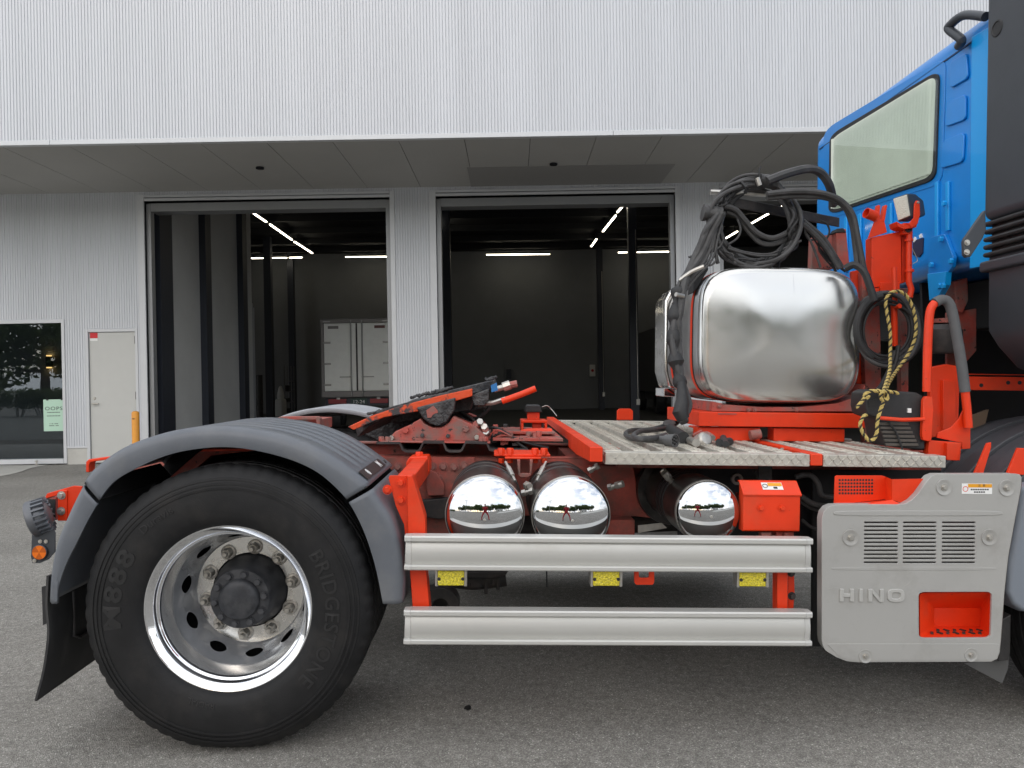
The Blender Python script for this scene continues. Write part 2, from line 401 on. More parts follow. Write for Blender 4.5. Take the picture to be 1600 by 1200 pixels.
g = MB(); g.quad((-300, -300, 0), (300, -300, 0), (300, 300, 0), (-300, 300, 0))
tag(g.build('ground', ASPH, flat=True), kind='structure')
# pale concrete walk in front of the shop window with a curved edge
DW = 12.74
curve = [W(-900, 830, 5)]
edge = [WZ(-420, 800, 0.006), WZ(-200, 768, 0.006), WZ(0, 744, 0.006), WZ(50, 731, 0.006), WZ(80, 725.5, 0.006), WZ(106, 722, 0.006)]
edge = spl(edge, 6); edge[-1].y = DW-0.02
cw = MB(); cw.prism([Vector((p.x, p.y, 0.004)) for p in edge] + [Vector((-26, DW-0.02, 0.004)), Vector((-26, edge[0].y, 0.004))], (0, 0, 0.004))
tag(cw.build('concrete_walk', CONC), kind='structure')
# oil spot
OIL = mat('oil stain', (0.006, 0.006, 0.006), 0.35)
oc = WZ(731, 1106, 0); om = MB(); pts = []
for k in range(22):
    a = 2*PI*k/22; rr = 0.021*(0.65+0.5*random.random()); pts.append((oc.x+rr*math.cos(a)*0.8, oc.y+rr*1.3*math.sin(a), 0.002))
om._add(pts, [tuple(range(22))])
tag(om.build('oil_spot', OIL, flat=True), kind='structure')

# ------------------------------------------------------------------ warehouse
CLAD = mat('light grey ribbed metal cladding', (0.575, 0.59, 0.612), 0.42, 0.1, vary=0.045, vscale=1.2, stretch=(2.2, 1, 0.12))
TRIM = mat('white aluminium trim', (0.58, 0.59, 0.60), 0.4, 0.1, vary=0.02)
FRAME_SILL = mat('silver trim', (0.62, 0.63, 0.64), 0.4, 0.2)
SOFF = mat('grey soffit board', (0.40, 0.392, 0.372), 0.7, vary=0.04, vscale=0.7)
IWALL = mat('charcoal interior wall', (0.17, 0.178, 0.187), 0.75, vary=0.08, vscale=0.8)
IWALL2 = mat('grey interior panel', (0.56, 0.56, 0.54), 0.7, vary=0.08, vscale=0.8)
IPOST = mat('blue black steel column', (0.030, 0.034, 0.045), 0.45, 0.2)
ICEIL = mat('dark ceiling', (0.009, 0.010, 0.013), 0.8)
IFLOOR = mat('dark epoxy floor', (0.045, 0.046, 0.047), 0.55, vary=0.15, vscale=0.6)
DOORM = mat('grey steel door', (0.52, 0.52, 0.49), 0.5, vary=0.02)
SHUT = mat('shutter box steel', (0.30, 0.305, 0.31), 0.4, 0.4)
HOR = 592.5
bld = empty('warehouse', (0, DW, 0))
tag(bld, 'warehouse with pale ribbed metal cladding, deep grey soffit and dark open truck bays', 'building')
BM = Matrix.Translation((0, -DW, 0))
def B(mb, name, mt, parent=None, **k):
    mb.v = [(v[0], v[1]-DW, v[2]) for v in mb.v]
    return mb.build(name, mt, parent if parent is not None else bld, **k)
SZ = W(640, 293, DW).z                     # soffit height
DF = 3.0
dref = ray(640, 216); DF = dref.y*(SZ-CAMH)/dref.z
HZ = W(640, 307.5, DW).z                   # header of the openings
jl, p1l, p1r, p2l, p2r = [W(x, 500, DW).x for x in (229, 612.3, 684, 1057.5, 1126)]
p3 = p2r + (p1l-jl)                        # third bay
wx0, wx1 = W(-520, 600, DW).x, W(98.5, 600, DW).x
wz0, wz1 = 0.10, W(95, 504.6, DW).z
dx0, dx1 = W(140.5, 620, DW).x, W(212.5, 600, DW).x
dz1 = W(175, 519, DW).z
XL, XR = -22.0, 22.0
PITCHR = 0.0424
def ribs(mb, x0, x1, z0, z1, y, ph=None):
    # trapezoid ribs, outward face at y-0.009
    n = max(1, round((x1-x0)/PITCHR)); p = (x1-x0)/n
    prof = []
    for i in range(n):
        a = x0+i*p
        prof += [(a, y), (a+0.13*p, y-0.010), (a+0.80*p, y-0.010), (a+0.92*p, y)]
    prof.append((x1, y))
    vs = []; fs = []
    for (x, yy) in prof: vs += [(x, yy, z0), (x, yy, z1)]
    for i in range(len(prof)-1): fs.append((2*i, 2*i+2, 2*i+3, 2*i+1))
    mb._add(vs, fs)
up_w = MB(); ribs(up_w, XL, XR, SZ+0.055, 9.0, DF)
up_w.box((XL, DF+0.003, SZ+0.05), (XR, DF+0.25, 9.0))
B(up_w, 'upper_wall', CLAD, recalc=False, flat=True)
tr = MB()
xs = [XL, W(79, 222, DF).x, W(79, 222, DF).x+7.55, W(79, 222, DF).x+15.1, XR]
for a, b_ in zip(xs[:-1], xs[1:]):
    t_ = MB(); t_.box((a+0.002, DF-0.022, SZ-0.012), (b_-0.002, DF+0.06, SZ+0.052)); B(t_, 'drip_trim', TRIM, bev=0.004)
# soffit panels
sxs = []
x = W(725, 216, DF).x; pw = (W(725, 216, DF).x - W(205, 224, DF).x)/5.0
i0 = int((XL-x)/pw)
for i in range(-14, 14):
    a = x+i*pw
    q = MB(); q.box((a+0.004, DF+0.065, SZ), (a+pw-0.004, DW-0.002, SZ+0.02)); B(q, 'soffit_panel', SOFF)
q = MB(); q.box((XL, DF+0.05, SZ+0.024), (XR, DW, SZ+0.10)); B(q, 'soffit_backing', ICEIL)
# a lower duct cover on the soffit and small downlights
q = MB(); a0 = W(731, 258, DW-0.9).x; a1 = W(1050, 252, DW-0.9).x
q.box((a0, DW-1.15, SZ-0.006), (a1, DW-0.004, SZ-0.001)); B(q, 'soffit_cover_panel', mat('darker soffit board', (0.28, 0.274, 0.262), 0.7))
for (px, py) in ((406, 262), (865, 256)):
    d = ray(px, py); p = CAM + d*((SZ-0.01-CAMH)/d.z)
    q = MB(); q.lathe([(1e-5, 0.004), (0.055, 0.004), (0.06, 0.0), (0.06, 0.02)], (p.x, p.y, SZ-0.008), (0, 0, -1), 20); B(q, 'soffit_downlight', ICEIL)
# lower wall with openings
lw = MB()
ribs(lw, XL, wx0-0.05, 0.30, SZ, DW); ribs(lw, wx0-0.05, wx1+0.05, wz1+0.06, SZ, DW)
cx0, cx1 = wx1+0.05, dx0-0.055
ribs(lw, cx0, cx1, 0.30, SZ, DW); ribs(lw, cx1, dx1+0.05, dz1+0.06, SZ, DW)
ribs(lw, dx1+0.05, jl-0.11, 0.30, SZ, DW); ribs(lw, jl-0.11, p1l+0.08, HZ+0.10, SZ, DW)
ribs(lw, p1l+0.08, p1r-0.08, 0.30, SZ, DW); ribs(lw, p1r-0.08, p2l+0.08, HZ+0.10, SZ, DW)
ribs(lw, p2l+0.08, p2r-0.08, 0.30, SZ, DW); ribs(lw, p2r-0.08, p3+0.08, HZ+0.10, SZ, DW)
ribs(lw, p3+0.08, XR, 0.30, SZ, DW)
B(lw, 'lower_wall', CLAD, recalc=False, flat=True)
def solid(x0, x1, z0, z1, name='wall_core', m_=IWALL, y0=None, y1=None):
    q = MB(); q.box((x0, (DW+0.004) if y0 is None else y0, z0), (x1, (DW+0.30) if y1 is None else y1, z1)); return B(q, name, m_)
solid(XL, wx0, 0, SZ); solid(wx0, wx1, wz1, SZ); solid(wx1, dx0, 0, SZ); solid(dx0, dx1, dz1, SZ); solid(dx1, jl, 0, SZ)
solid(jl, p1l, HZ, SZ); solid(p1l, p1r, 0, SZ); solid(p1r, p2l, HZ, SZ); solid(p2l, p2r, 0, SZ); solid(p2r, p3, HZ, SZ); solid(p3, XR, 0, SZ)
# concrete plinths and base trims
for a, b_ in ((XL, wx0-0.05), (cx0, cx1), (dx1+0.05, jl-0.11), (p1l+0.08, p1r-0.08), (p2l+0.08, p2r-0.08), (p3+0.08, XR)):
    q = MB(); q.box((a, DW-0.006, 0), (b_, DW+0.003, 0.28)); B(q, 'concrete_plinth', CONC)
    q = MB(); q.box((a, DW-0.020, 0.272), (b_, DW+0.003, 0.30)); B(q, 'base_trim', TRIM, bev=0.003)
# opening frames
def opening(x0, x1):
    for xa, xb in ((x0-0.11, x0), (x1, x1+0.08)):
        q = MB(); q.box((xa, DW-0.024, 0.0), (xb, DW+0.31, HZ+0.0995)); B(q, 'opening_jamb', TRIM, bev=0.004)
    q = MB(); q.box((x0+0.002, DW-0.022, HZ), (x1-0.002, DW+0.31, HZ+0.045)); q.box((x0+0.002, DW-0.034, HZ+0.06), (x1-0.002, DW+0.30, HZ+0.0985))
    B(q, 'opening_head', TRIM, bev=0.004)
    q = MB(); q.box((x0+0.06, DW+0.06, HZ-0.16), (x1-0.02, DW+0.36, HZ-0.02)); B(q, 'shutter_box', SHUT, bev=0.006)
    for xa in (x0+0.001, x1-0.08):
        q = MB(); q.box((xa, DW+0.05, 0), (xa+0.079, DW+0.18, HZ-0.03)); B(q, 'shutter_guide', SHUT, bev=0.004)
opening(jl, p1l); opening(p1r, p2l); opening(p2r, p3)
# door
q = MB(); q.box((dx0-0.055, DW-0.02, 0), (dx0-0.005, DW+0.12, dz1+0.06)); q.box((dx1+0.005, DW-0.02, 0), (dx1+0.05, DW+0.12, dz1+0.06))
q.box((dx0-0.0045, DW-0.018, dz1+0.006), (dx1+0.0045, DW+0.12, dz1+0.058)); B(q, 'door_frame', TRIM, bev=0.003)
q = MB(); q.box((dx0, DW+0.012, 0.02), (dx1, DW+0.05, dz1)); door = B(q, 'door', DOORM, bev=0.004)
hx, hz = W(150, 630, DW).x, W(150, 630.5, DW).z
q = MB(); q.box((hx-0.055, DW-0.04, hz-0.011), (hx+0.055, DW-0.022, hz+0.011)); q.cyl((hx-0.035, DW+0.013, hz), (hx-0.035, DW-0.035, hz), 0.012); B(q, 'handle', STEEL, door, bev=0.003)
q = MB(); q.lathe([(1e-5, .012), (0.020, .012), (0.026, 0)], (W(147, 622.5, DW).x, DW+0.012, W(147, 622.5, DW).z), (0, -1, 0), 16); B(q, 'lock', STEEL, door)
for pz in (531, 618):
    zz = W(214, pz, DW).z; q = MB(); q.cyl((dx1+0.002, DW-0.005, zz-0.065), (dx1+0.002, DW-0.005, zz+0.065), 0.012, 10); B(q, 'hinge', DARKMET, door)
q = MB(); a0, a1 = W(140, 520, DW), W(152, 528.5, DW); q.box((a0.x, DW+0.009, a1.z), (a1.x, DW+0.011, a0.z))
st = B(q, 'fire_sticker', mat('red sticker', (0.6, 0.012, 0.02), 0.4), door)
q = MB(); a0, a1 = W(140, 528.5, DW), W(152, 532.5, DW); q.box((a0.x, DW+0.009, a1.z), (a1.x, DW+0.011, a0.z)); B(q, 'white_sticker', WHITE, door)
# shop window
q = MB(); q.box((wx1, DW-0.024, 0.02), (wx1+0.05, DW+0.20, wz1+0.06)); q.box((wx0-0.05, DW-0.024, 0.02), (wx0, DW+0.20, wz1+0.06))
q.box((wx0+.001, DW-0.0235, wz1+0.001), (wx1-.001, DW+0.20, wz1+0.0595)); q.box((wx0+.001, DW-0.03, 0.02), (wx1-.001, DW+0.20, wz0)); win = B(q, 'window_frame', TRIM, bev=0.003)
GL = bpy.data.materials.new('shop window glass'); GL.use_nodes = True
nn = GL.node_tree; nn.nodes.clear()
o_ = nn.nodes.new('ShaderNodeOutputMaterial'); mixs = nn.nodes.new('ShaderNodeMixShader'); tr_ = nn.nodes.new('ShaderNodeBsdfTransparent')
gl_ = nn.nodes.new('ShaderNodeBsdfGlossy'); gl_.inputs['Roughness'].default_value = 0.0; gl_.inputs['Color'].default_value = (0.9, 0.95, 1, 1)
tr_.inputs['Color'].default_value = (0.55, 0.60, 0.62, 1); mixs.inputs[0].default_value = 0.08
nn.links.new(tr_.outputs[0], mixs.inputs[1]); nn.links.new(gl_.outputs[0], mixs.inputs[2]); nn.links.new(mixs.outputs[0], o_.inputs[0])
q = MB(); q.box((wx0, DW+0.05, wz0), (wx1, DW+0.058, wz1)); B(q, 'window_pane', GL, win)
# dark shop room behind the glass with counter and lamps
DARKROOM = mat('dark shop interior', (0.36, 0.37, 0.385), 0.7)
q = MB(); q.box((wx0-0.5, DW+6.0, 0), (jl-0.25, DW+6.1, 3.2)); q.box((wx0-0.5, DW+0.31, 3.2), (jl-0.25, DW+6.0, 3.3)); q.box((jl-0.35, DW+0.31, 0), (jl-0.24, DW+6.0, 3.2)); B(q, 'shop_room_wall', DARKROOM)
# interior hall
DB = 32.0; CZ = 6.75
hallL = W(-300, 500, DB).x
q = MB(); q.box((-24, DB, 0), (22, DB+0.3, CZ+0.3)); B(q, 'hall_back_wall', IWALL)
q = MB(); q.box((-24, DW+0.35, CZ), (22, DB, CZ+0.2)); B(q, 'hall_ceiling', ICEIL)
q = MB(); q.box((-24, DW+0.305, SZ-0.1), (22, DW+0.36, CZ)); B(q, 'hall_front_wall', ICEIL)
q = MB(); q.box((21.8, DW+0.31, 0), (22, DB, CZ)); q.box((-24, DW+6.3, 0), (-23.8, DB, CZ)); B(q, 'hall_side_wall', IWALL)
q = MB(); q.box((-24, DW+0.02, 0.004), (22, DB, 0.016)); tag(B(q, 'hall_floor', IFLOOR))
# left partition with dark columns
px_end = DW + 4.75
wallx = jl - 0.02
def pcol(px):     # depth along the partition for a pixel column
    d = ray(px, 500); return d.y*wallx/d.x
ends = [pcol(241), pcol(313), pcol(372), pcol(394)]
prevy = DW+0.32
for i, yy in enumerate(ends):
    if i == 0:
        q = MB(); q.box((wallx-0.3, DW+0.37, 0.02), (wallx+0.10, DW+0.85, CZ)); B(q, 'steel_column', IPOST); prevy = DW+0.85; continue
    q = MB(); q.box((wallx-0.15, prevy, 0.02), (wallx, yy, CZ)); B(q, 'partition_panel', IWALL2)
    if i < 3:
        q = MB(); q.box((wallx-0.12, yy, 0.02), (wallx+0.13, yy+0.28, CZ)); B(q, 'steel_column', IPOST); prevy = yy+0.28
# columns and conduits in the hall
for (px0, px1, Y) in ((413, 424, 28.0), (450, 459, 31.2), (692, 705, 24.0), (934, 943, 30.5), (984, 997, 22.0)):
    a, b_ = W(px0, 500, Y).x, W(px1, 500, Y).x
    q = MB(); q.box((a, Y, 0.02), (b_, Y+0.25, CZ)); c_ = B(q, 'steel_column', IPOST)
    if px0 > 900:
        q = MB(); q.cyl((b_-0.04, Y-0.02, 0.6), (b_-0.04, Y-0.02, 5.6), 0.012, 8); B(q, 'conduit', STEEL, c_)
        zz = 0.55 if px0 < 960 else 0.5
        q = MB(); q.box((b_-0.09, Y-0.05, zz), (b_+0.01, Y-0.005, zz+0.17)); B(q, 'outlet_box', STEEL, c_, bev=0.004)
# faint back door and fire box
a, b_ = W(733, 541, DB), W(788, 640, DB); q = MB(); q.box((a.x, DB-0.03, 0.02), (b_.x, DB-0.004, a.z)); B(q, 'back_door', IWALL, bev=0.004)
a, b_ = W(921, 570, DB), W(930, 588, DB); q = MB(); q.box((a.x, DB-0.08, b_.z), (b_.x, DB-0.004, a.z)); fb = B(q, 'alarm_box', IWALL2, bev=0.004)
q = MB(); q.cyl(((a.x+b_.x)/2, DB-0.09, (a.z+b_.z)/2), ((a.x+b_.x)/2, DB-0.08, (a.z+b_.z)/2), 0.06); B(q, 'alarm_lamp', mat('alarm lens', (0.4, 0.01, 0.02), 0.3), fb)
a, b_ = W(791, 577, DB), W(799, 592, DB); q = MB(); q.box((a.x, DB-0.15, b_.z), (b_.x, DB-0.004, a.z)); B(q, 'wall_phone', IPOST, bev=0.01)
# ceiling purlins
for Y in (24.5, 26.5, 28.5, 30.3):
    q = MB(); q.box((-23, Y, CZ-0.20), (21, Y+0.12, CZ-0.002)); B(q, 'ceiling_beam', ICEIL)
# batten lights
TUBE = bpy.data.materials.new('lit tube'); TUBE.use_nodes = True
bb = TUBE.node_tree.nodes['Principled BSDF']; bb.inputs['Emission Color'].default_value = (1, 0.90, 0.70, 1); bb.inputs['Emission Strength'].default_value = 9.0
LZ = 6.40
def batten(p, q_, label, grp):
    p = Vector(p); q_ = Vector(q_); e = empty('batten_light', (p+q_)/2); tag(e, label, 'ceiling light', grp)
    o = (p+q_)/2; d = (q_-p)/2; t = d.normalized(); s_ = Vector((0, 0, 1)); n_ = t.cross(s_)*0.024
    m_ = MB(); m_.prism([-d-n_, -d+n_, d+n_, d-n_], (0, 0, -0.03)); m_.build('diffuser', TUBE, e)
    m_ = MB(); m_.prism([-d-n_*1.1+Vector((0,0,.001)), -d+n_*1.1+Vector((0,0,.001)), d+n_*1.1+Vector((0,0,.001)), d-n_*1.1+Vector((0,0,.001))], (0, 0, 0.06)); m_.build('housing', IPOST, e)
    for sg in (-0.7, 0.7):
        m_ = MB(); m_.cyl(d*sg+Vector((0, 0, 0.06)), d*sg+Vector((0, 0, CZ-LZ)), 0.012, 8); m_.build('hanger', IPOST, e)
def ceil(px, py): return WZ(px, py, LZ)
gA = 'ceiling lights in a row running into the hall'
ORD = ('first', 'second', 'third')
for i, (a, b_) in enumerate((((383, 323.5), (416, 346)), ((422, 350), (456, 374)), ((460, 377), (488, 395)))):
    batten(ceil(*a), ceil(*b_), ORD[i]+' lit tube from the shutter in the row above the left open bay', gA)
for i, (a, b_) in enumerate((((979, 314.5), (964.5, 331)), ((962, 336), (942, 361)), ((932, 373), (924, 384.5)))):
    batten(ceil(*a), ceil(*b_), ORD[i]+' lit tube from the shutter in the row above the middle open bay', gA)
for i, (a, b_) in enumerate((((1234, 314), (1222, 321)), ((1203, 332), (1164, 354)), ((1152, 361), (1125, 377)))):
    batten(ceil(*a), ceil(*b_), ORD[i]+' lit tube from the shutter in the row seen through the hose loops', gA)
batten(ceil(685, 342), ceil(693, 366), 'short lit tube light beside the ribbed pillar between the open bays', None)
gB = 'ceiling lights along the back wall'
for (a, b_, py, wh) in ((393, 412, 403, 'between partition and dark column'), (420, 448, 402.5, 'between two dark columns'), (452, 472, 402, 'just past the second column')):
    batten(W(a, py, 30.6), W(b_, py-0.3, 30.6), 'lit tube on the back wall of the left bay '+wh, gB)
batten(W(540, 401, 30.6), W(640, 400, 30.6), 'long lit tube light on the back wall above the white box truck', gB)
batten(W(760, 397.5, 30.6), W(859, 396.5, 30.6), 'long lit tube light on the bare back wall of the middle bay', gB)
batten(W(966, 394, 30.6), W(1075, 392, 30.6), 'lit tube light on the back wall behind two dark columns', gB)
# white box truck in the left bay
VY = 18.6
van = empty('box_truck', (W(557, 600, VY).x, VY, 0.016)); tag(van, 'white box truck parked in the left bay showing its closed rear doors', 'truck')
def Vv(px, py, dy=0.0): p = W(px, py, VY+dy); return Vector((p.x, p.y, p.z)) - van.location
VANW = mat('white truck body', (0.80, 0.81, 0.77), 0.32, 0.0, vary=0.04); VANF = mat('grey truck frame', (0.20, 0.19, 0.185), 0.5, 0.3); VSTEEL = mat('stainless door bar', (0.28, 0.28, 0.27), 0.35, 0.8)
a, b_ = Vv(501, 499), Vv(614.5, 619)
q = MB(); q.box((a.x, 0.04, b_.z), (b_.x, 5.5, a.z)); q.build('cargo_body', VANW, van, bev=0.02)
q = MB(); q.box((a.x, -0.02, a.z-0.10), (b_.x, 0.04, a.z)); q.box((a.x, -0.02, b_.z), (b_.x, 0.04, b_.z+0.14)); q.box((a.x, -0.02, b_.z+.1402), (a.x+.07, 0.04, a.z-.1002)); q.box((b_.x-.07, -0.02, b_.z+.1402), (b_.x, 0.04, a.z-.1002)); q.build('rear_frame', VANF, van, bev=0.006)
mid = (a.x+b_.x)/2
for xa, xb in ((a.x+.075, mid-0.018), (mid+0.018, b_.x-.075)):
    q = MB(); q.box((xa, -0.012, b_.z+0.15), (xb, 0.038, a.z-.11)); dr = q.build('rear_door', VANW, van, bev=0.008)
    near = xb if xa < mid-0.5 else xa
    sg = -1 if xa < mid-0.5 else 1
    q = MB(); q.cyl((near+sg*0.12, -0.035, b_.z+0.02), (near+sg*0.12, -0.035, a.z-0.03), 0.018, 10); q.build('lock_bar', VSTEEL, dr)
    q = MB(); q.box((near+sg*0.10, -0.06, b_.z+0.48), (near+sg*0.40, -0.03, b_.z+0.505)); q.build('door_handle', VSTEEL, dr)
    far = xa if sg < 0 else xb
    for k in range(4):
        zz = b_.z+0.30+k*0.52; q = MB(); q.box((far-0.02 if sg < 0 else far-0.16, -0.03, zz-0.022), (far+0.16 if sg < 0 else far+0.02, -0.008, zz+0.022)); q.build('hinge', VSTEEL, dr, bev=0.006)
    q = MB(); lx = xa+0.10 if sg < 0 else xb-0.10-0.26
    q.box((lx, -0.016, a.z-0.24), (lx+0.26, -0.013, a.z-0.17)); q.build('badge', VANF if sg < 0 else mat('dark red badge', (0.12, 0.03, 0.03), 0.5), dr)
q = MB(); q.box((mid-0.017, -0.025, b_.z+0.15), (mid+0.017, 0.037, a.z-.11)); q.build('door_seal', DARKMET, van)
q = MB(); q.box((a.x+0.05, 0.15, b_.z-0.22), (b_.x-0.05, 0.30, b_.z-0.03)); q.build('bumper', IPOST, van)
REDL = mat('tail lamp red', (0.25, 0.01, 0.02), 0.3)
for xa in (a.x+0.12, b_.x-0.60):
    q = MB(); q.box((xa, 0.12, b_.z-0.17), (xa+0.45, 0.155, b_.z-0.05)); q.build('tail_lamp', REDL, van, bev=0.01)
for k in range(2):
    q = MB(); xx = mid+(-0.55 if k == 0 else 0.45); q.box((xx, .12, b_.z-.06), (xx+.08, .15, b_.z-.01)); q.build('marker_light', WHITE, van)
q = MB(); q.box((mid-0.2, 0.12, b_.z-0.19), (mid+0.2, 0.145, b_.z-0.03)); npl = q.build('number_plate', mat('plate green', (0.02, 0.05, 0.04), 0.5), van)
text_obj('plate_number', '12-24', 0.12, WHITE, npl, Matrix.Translation((mid, 0.117, b_.z-0.13)) @ Matrix.Rotation(PI/2, 4, 'X'), sx=1.1)
for xx in (a.x+0.25, b_.x-0.25):
    q = MB(); q.lathe([(0.2, 0.28), (0.38, 0.28), (0.40, 0.24), (0.40, 0.04), (0.38, 0), (0.2, 0), (0.18, 0.06), (1e-5, 0.06)], (xx, 1.2, 0.40), (1, 0, 0) if xx > 0 else (-1, 0, 0), 28); q.build('wheel', BLACK, van)
# dark truck on the right side of the hall
dk = empty('dark_truck', (W(1035, 600, 25).x+1.1, 25, 0.016)); tag(dk, 'unlit dark truck body parked deep in the middle bay', 'truck')
DKM = mat('dark truck body', (0.035, 0.035, 0.036), 0.5)
q = MB(); q.box((-1.15, 0, 0.75), (1.15, 6, 3.0)); q.build('cargo_body', DKM, dk, bev=0.03)
q = MB(); q.box((-0.9, 0.2, 0.45), (0.9, 5.5, 0.75)); q.build('chassis', DKM, dk)
for xx in (-0.98, 0.98):
    for yy in (1.2, 4.8):
        q = MB(); q.lathe([(0.2, 0.14), (0.42, 0.14), (0.45, 0.10), (0.45, -0.10), (0.42, -0.14), (0.2, -0.14)], (xx, yy, 0.45), (1, 0, 0), 28); q.build('wheel', BLACK, dk)
# clutter by the back wall of the left bay
shelf_m = mat('grey machine paint', (0.16, 0.16, 0.16), 0.5, 0.3)
for (px0, px1, pyt, Y, nm, lb, mm) in ((400, 410, 586, 27, 'drum', 'dark steel drum standing by the left bay column', DKM), (428, 441, 592, 26, 'machine', 'pale grey compressor beside a dark column in the left bay', mat('pale machine', (0.42, 0.42, 0.41), 0.5)), (443, 455, 573, 28.5, 'tool_rack', 'tall dark tool rack at the back of the left bay', shelf_m)):
    p = W(px0, pyt, Y); p2 = W(px1, pyt, Y); w_ = p2.x-p.x; e = empty(nm, ((p.x+p2.x)/2, Y, 0.016)); tag(e, lb, nm.replace('_', ' '))
    if nm == 'drum':
        q = MB(); q.lathe([(1e-5, 0), (w_/2, 0), (w_/2, .3), (w_/2+.015, .31), (w_/2, .33), (w_/2, .6), (w_/2+.015, .62), (w_/2, .64), (w_/2, p.z-.02), (w_/2-.02, p.z-.02), (w_/2-.02, p.z-.04), (1e-5, p.z-.04)], (0, 0, 0), (0, 0, 1), 24); q.build('shell', mm, e)
    elif nm == 'machine':
        q = MB(); q.box((-w_/2, 0, 0.1), (w_/2, .5, .75)); q.build('tank', mm, e, bev=0.08, seg=4)
        q = MB(); q.lathe([(1e-5, 0), (.11, 0), (.13, .1), (.09, .3), (.05, .42), (1e-5, .45)], (0, .25, .75), (0, 0, 1), 18); q.build('motor', mm, e)
        for sx in (-.1, .1): q = MB(); q.cyl((sx, .25, 0), (sx, .25, .11), .04, 10); q.build('leg', DKM, e)
    else:
        for k in range(4): q = MB(); q.box((-w_/2, 0, .15+k*.4), (w_/2, .4, .18+k*.4)); q.build('shelf', mm, e)
        for sx in (-1, 1):
            for sy in (0.02, .38): q = MB(); q.cb((sx*(w_/2-.015), sy, p.z/2), (.03, .03, p.z)); q.build('post', mm, e)
        for k in range(3): q = MB(); q.box((-w_/2+.03, .05, .181+k*.4), (-w_/2+.03+random.uniform(.1, w_-.08), .33, .181+k*.4+random.uniform(.12, .25))); q.build('bin', DKM, e, bev=.01)
# bollard
BOLM = mat('orange yellow bollard', (0.72, 0.30, 0.03), 0.45, vary=0.08, vscale=10)
bp_ = W(211.5, 650, 11.2); bt = W(211.5, 642.5, 11.2).z
bol = empty('bollard', (bp_.x, 11.2, 0)); tag(bol, 'slim orange bollard standing in front of the grey steel door', 'bollard')
q = MB(); q.lathe([(0.052, 0), (0.052, bt-0.03), (0.045, bt-0.010), (0.025, bt), (1e-5, bt+0.002)], (0, 0, 0), (0, 0, 1), 24); q.build('post', BOLM, bol)
q = MB(); q.lathe([(0.054, 0), (0.075, 0.0), (0.075, 0.012), (0.054, 0.014)], (0, 0, 0), (0, 0, 1), 24, closed=True); q.build('base_flange', BOLM, bol)
q = MB(); q.cb((-0.005, -0.053, bt-0.11), (0.035, 0.006, 0.012)); q.build('slot', INK, bol)
# poster on the glass
MINT = mat('mint poster paper', (0.46, 0.66, 0.52), 0.6)
a, b_ = W(65.5, 624.5, DW), W(99, 673.5, DW)
ps = empty('poster', (a.x, DW+0.035, b_.z)); tag(ps, 'mint green poster with small lettering hung on the shop window', 'poster')
pw_, ph_ = min(b_.x, wx1-0.004)-a.x, a.z-b_.z
q = MB(); q.box((0, 0, 0), (pw_, 0.004, ph_)); q.build('sheet', MINT, ps)
RX = Matrix.Rotation(PI/2, 4, 'X')
text_obj('headline', 'OOPS', 0.085, INK, ps, Matrix.Translation((pw_*0.5, -0.002, ph_*0.71)) @ RX, sx=1.25, spacing=1.15)
for (zz, w_) in ((0.58, 0.62), (0.47, 0.66), (0.22, 0.42), (0.16, 0.46)):
    q = MB(); n_ = 9
    for k in range(n_):
        if random.random() < 0.85: q.box((pw_*(0.5-w_/2+w_*k/n_), -0.002, ph_*zz), (pw_*(0.5-w_/2+w_*(k+0.7)/n_), -0.0005, ph_*zz+0.012))
    tag(q.build('small_print', INK, ps), kind='stuff')
for fx in (0.2, 0.9):
    q = MB(); q.cb((pw_*fx, -0.004, ph_), (0.03, 0.01, 0.03)); q.build('clip', INK, ps)
# door stop on the walk
dsx = W(57, 718, DW-0.12)
q = MB(); q.lathe([(0.03, 0), (0.03, 0.006), (0.012, 0.008), (0.012, 0.05), (0.026, 0.052), (0.026, 0.07), (1e-5, 0.072)], (dsx.x, DW-0.12, 0.016), (0, 0, 1), 16)
tag(q.build('door_stop', STEEL), 'small metal floor stop on the pale walk below the shop window', 'door stop')
# two wall lamps glowing inside the shop
gx = W(75.5, 565, DW+5.9)
lmp = empty('wall_lamp', (gx.x, DW+5.98, gx.z)); tag(lmp, 'small warm wall lamp lit both ways inside the dark shop', 'lamp')
WARM = bpy.data.materials.new('warm lamp'); WARM.use_nodes = True; bb = WARM.node_tree.nodes['Principled BSDF']
bb.inputs['Emission Color'].default_value = (1, 0.55, 0.18, 1); bb.inputs['Emission Strength'].default_value = 3.5
q = MB(); q.box((-0.07, -0.09, -0.13), (0.07, 0, 0.13)); q.build('lamp_body', IPOST, lmp, bev=0.01)
for sg in (-1, 1):
    q = MB(); q.cyl((0, -0.05, sg*0.135), (0, -0.05, sg*0.16), 0.06, 14); q.build('bulb', WARM, lmp)
# ------------------------------------------------------------------ tractor truck
trk = empty('tractor_truck', ORG); trk.rotation_euler = RT.to_euler()
tag(trk, 'red framed tractor truck with blue cab, chrome air tanks and grey rear fender', 'truck')
def PB(mb, x0, y0, x1, y1, y, t):
    a = T(x0, y0, y); b = T(x1, y1, y); mb.box((a.x, y, b.z), (b.x, y+t, a.z)); return mb
def PP(mb, poly, y, t):
    pts = [T(px, py, y) for px, py in poly]; mb.prism(pts, (0, t, 0)); return mb
def bolts(mb, pts, y, r=0.011, h=0.010):
    for (px, py) in pts:
        p = T(px, py, y); mb.hexb(p, r, h); mb.lathe([(r*1.5, 0), (r*1.5, 0.002), (1e-5, 0.002)], p, (0, -1, 0), 12)
    return mb

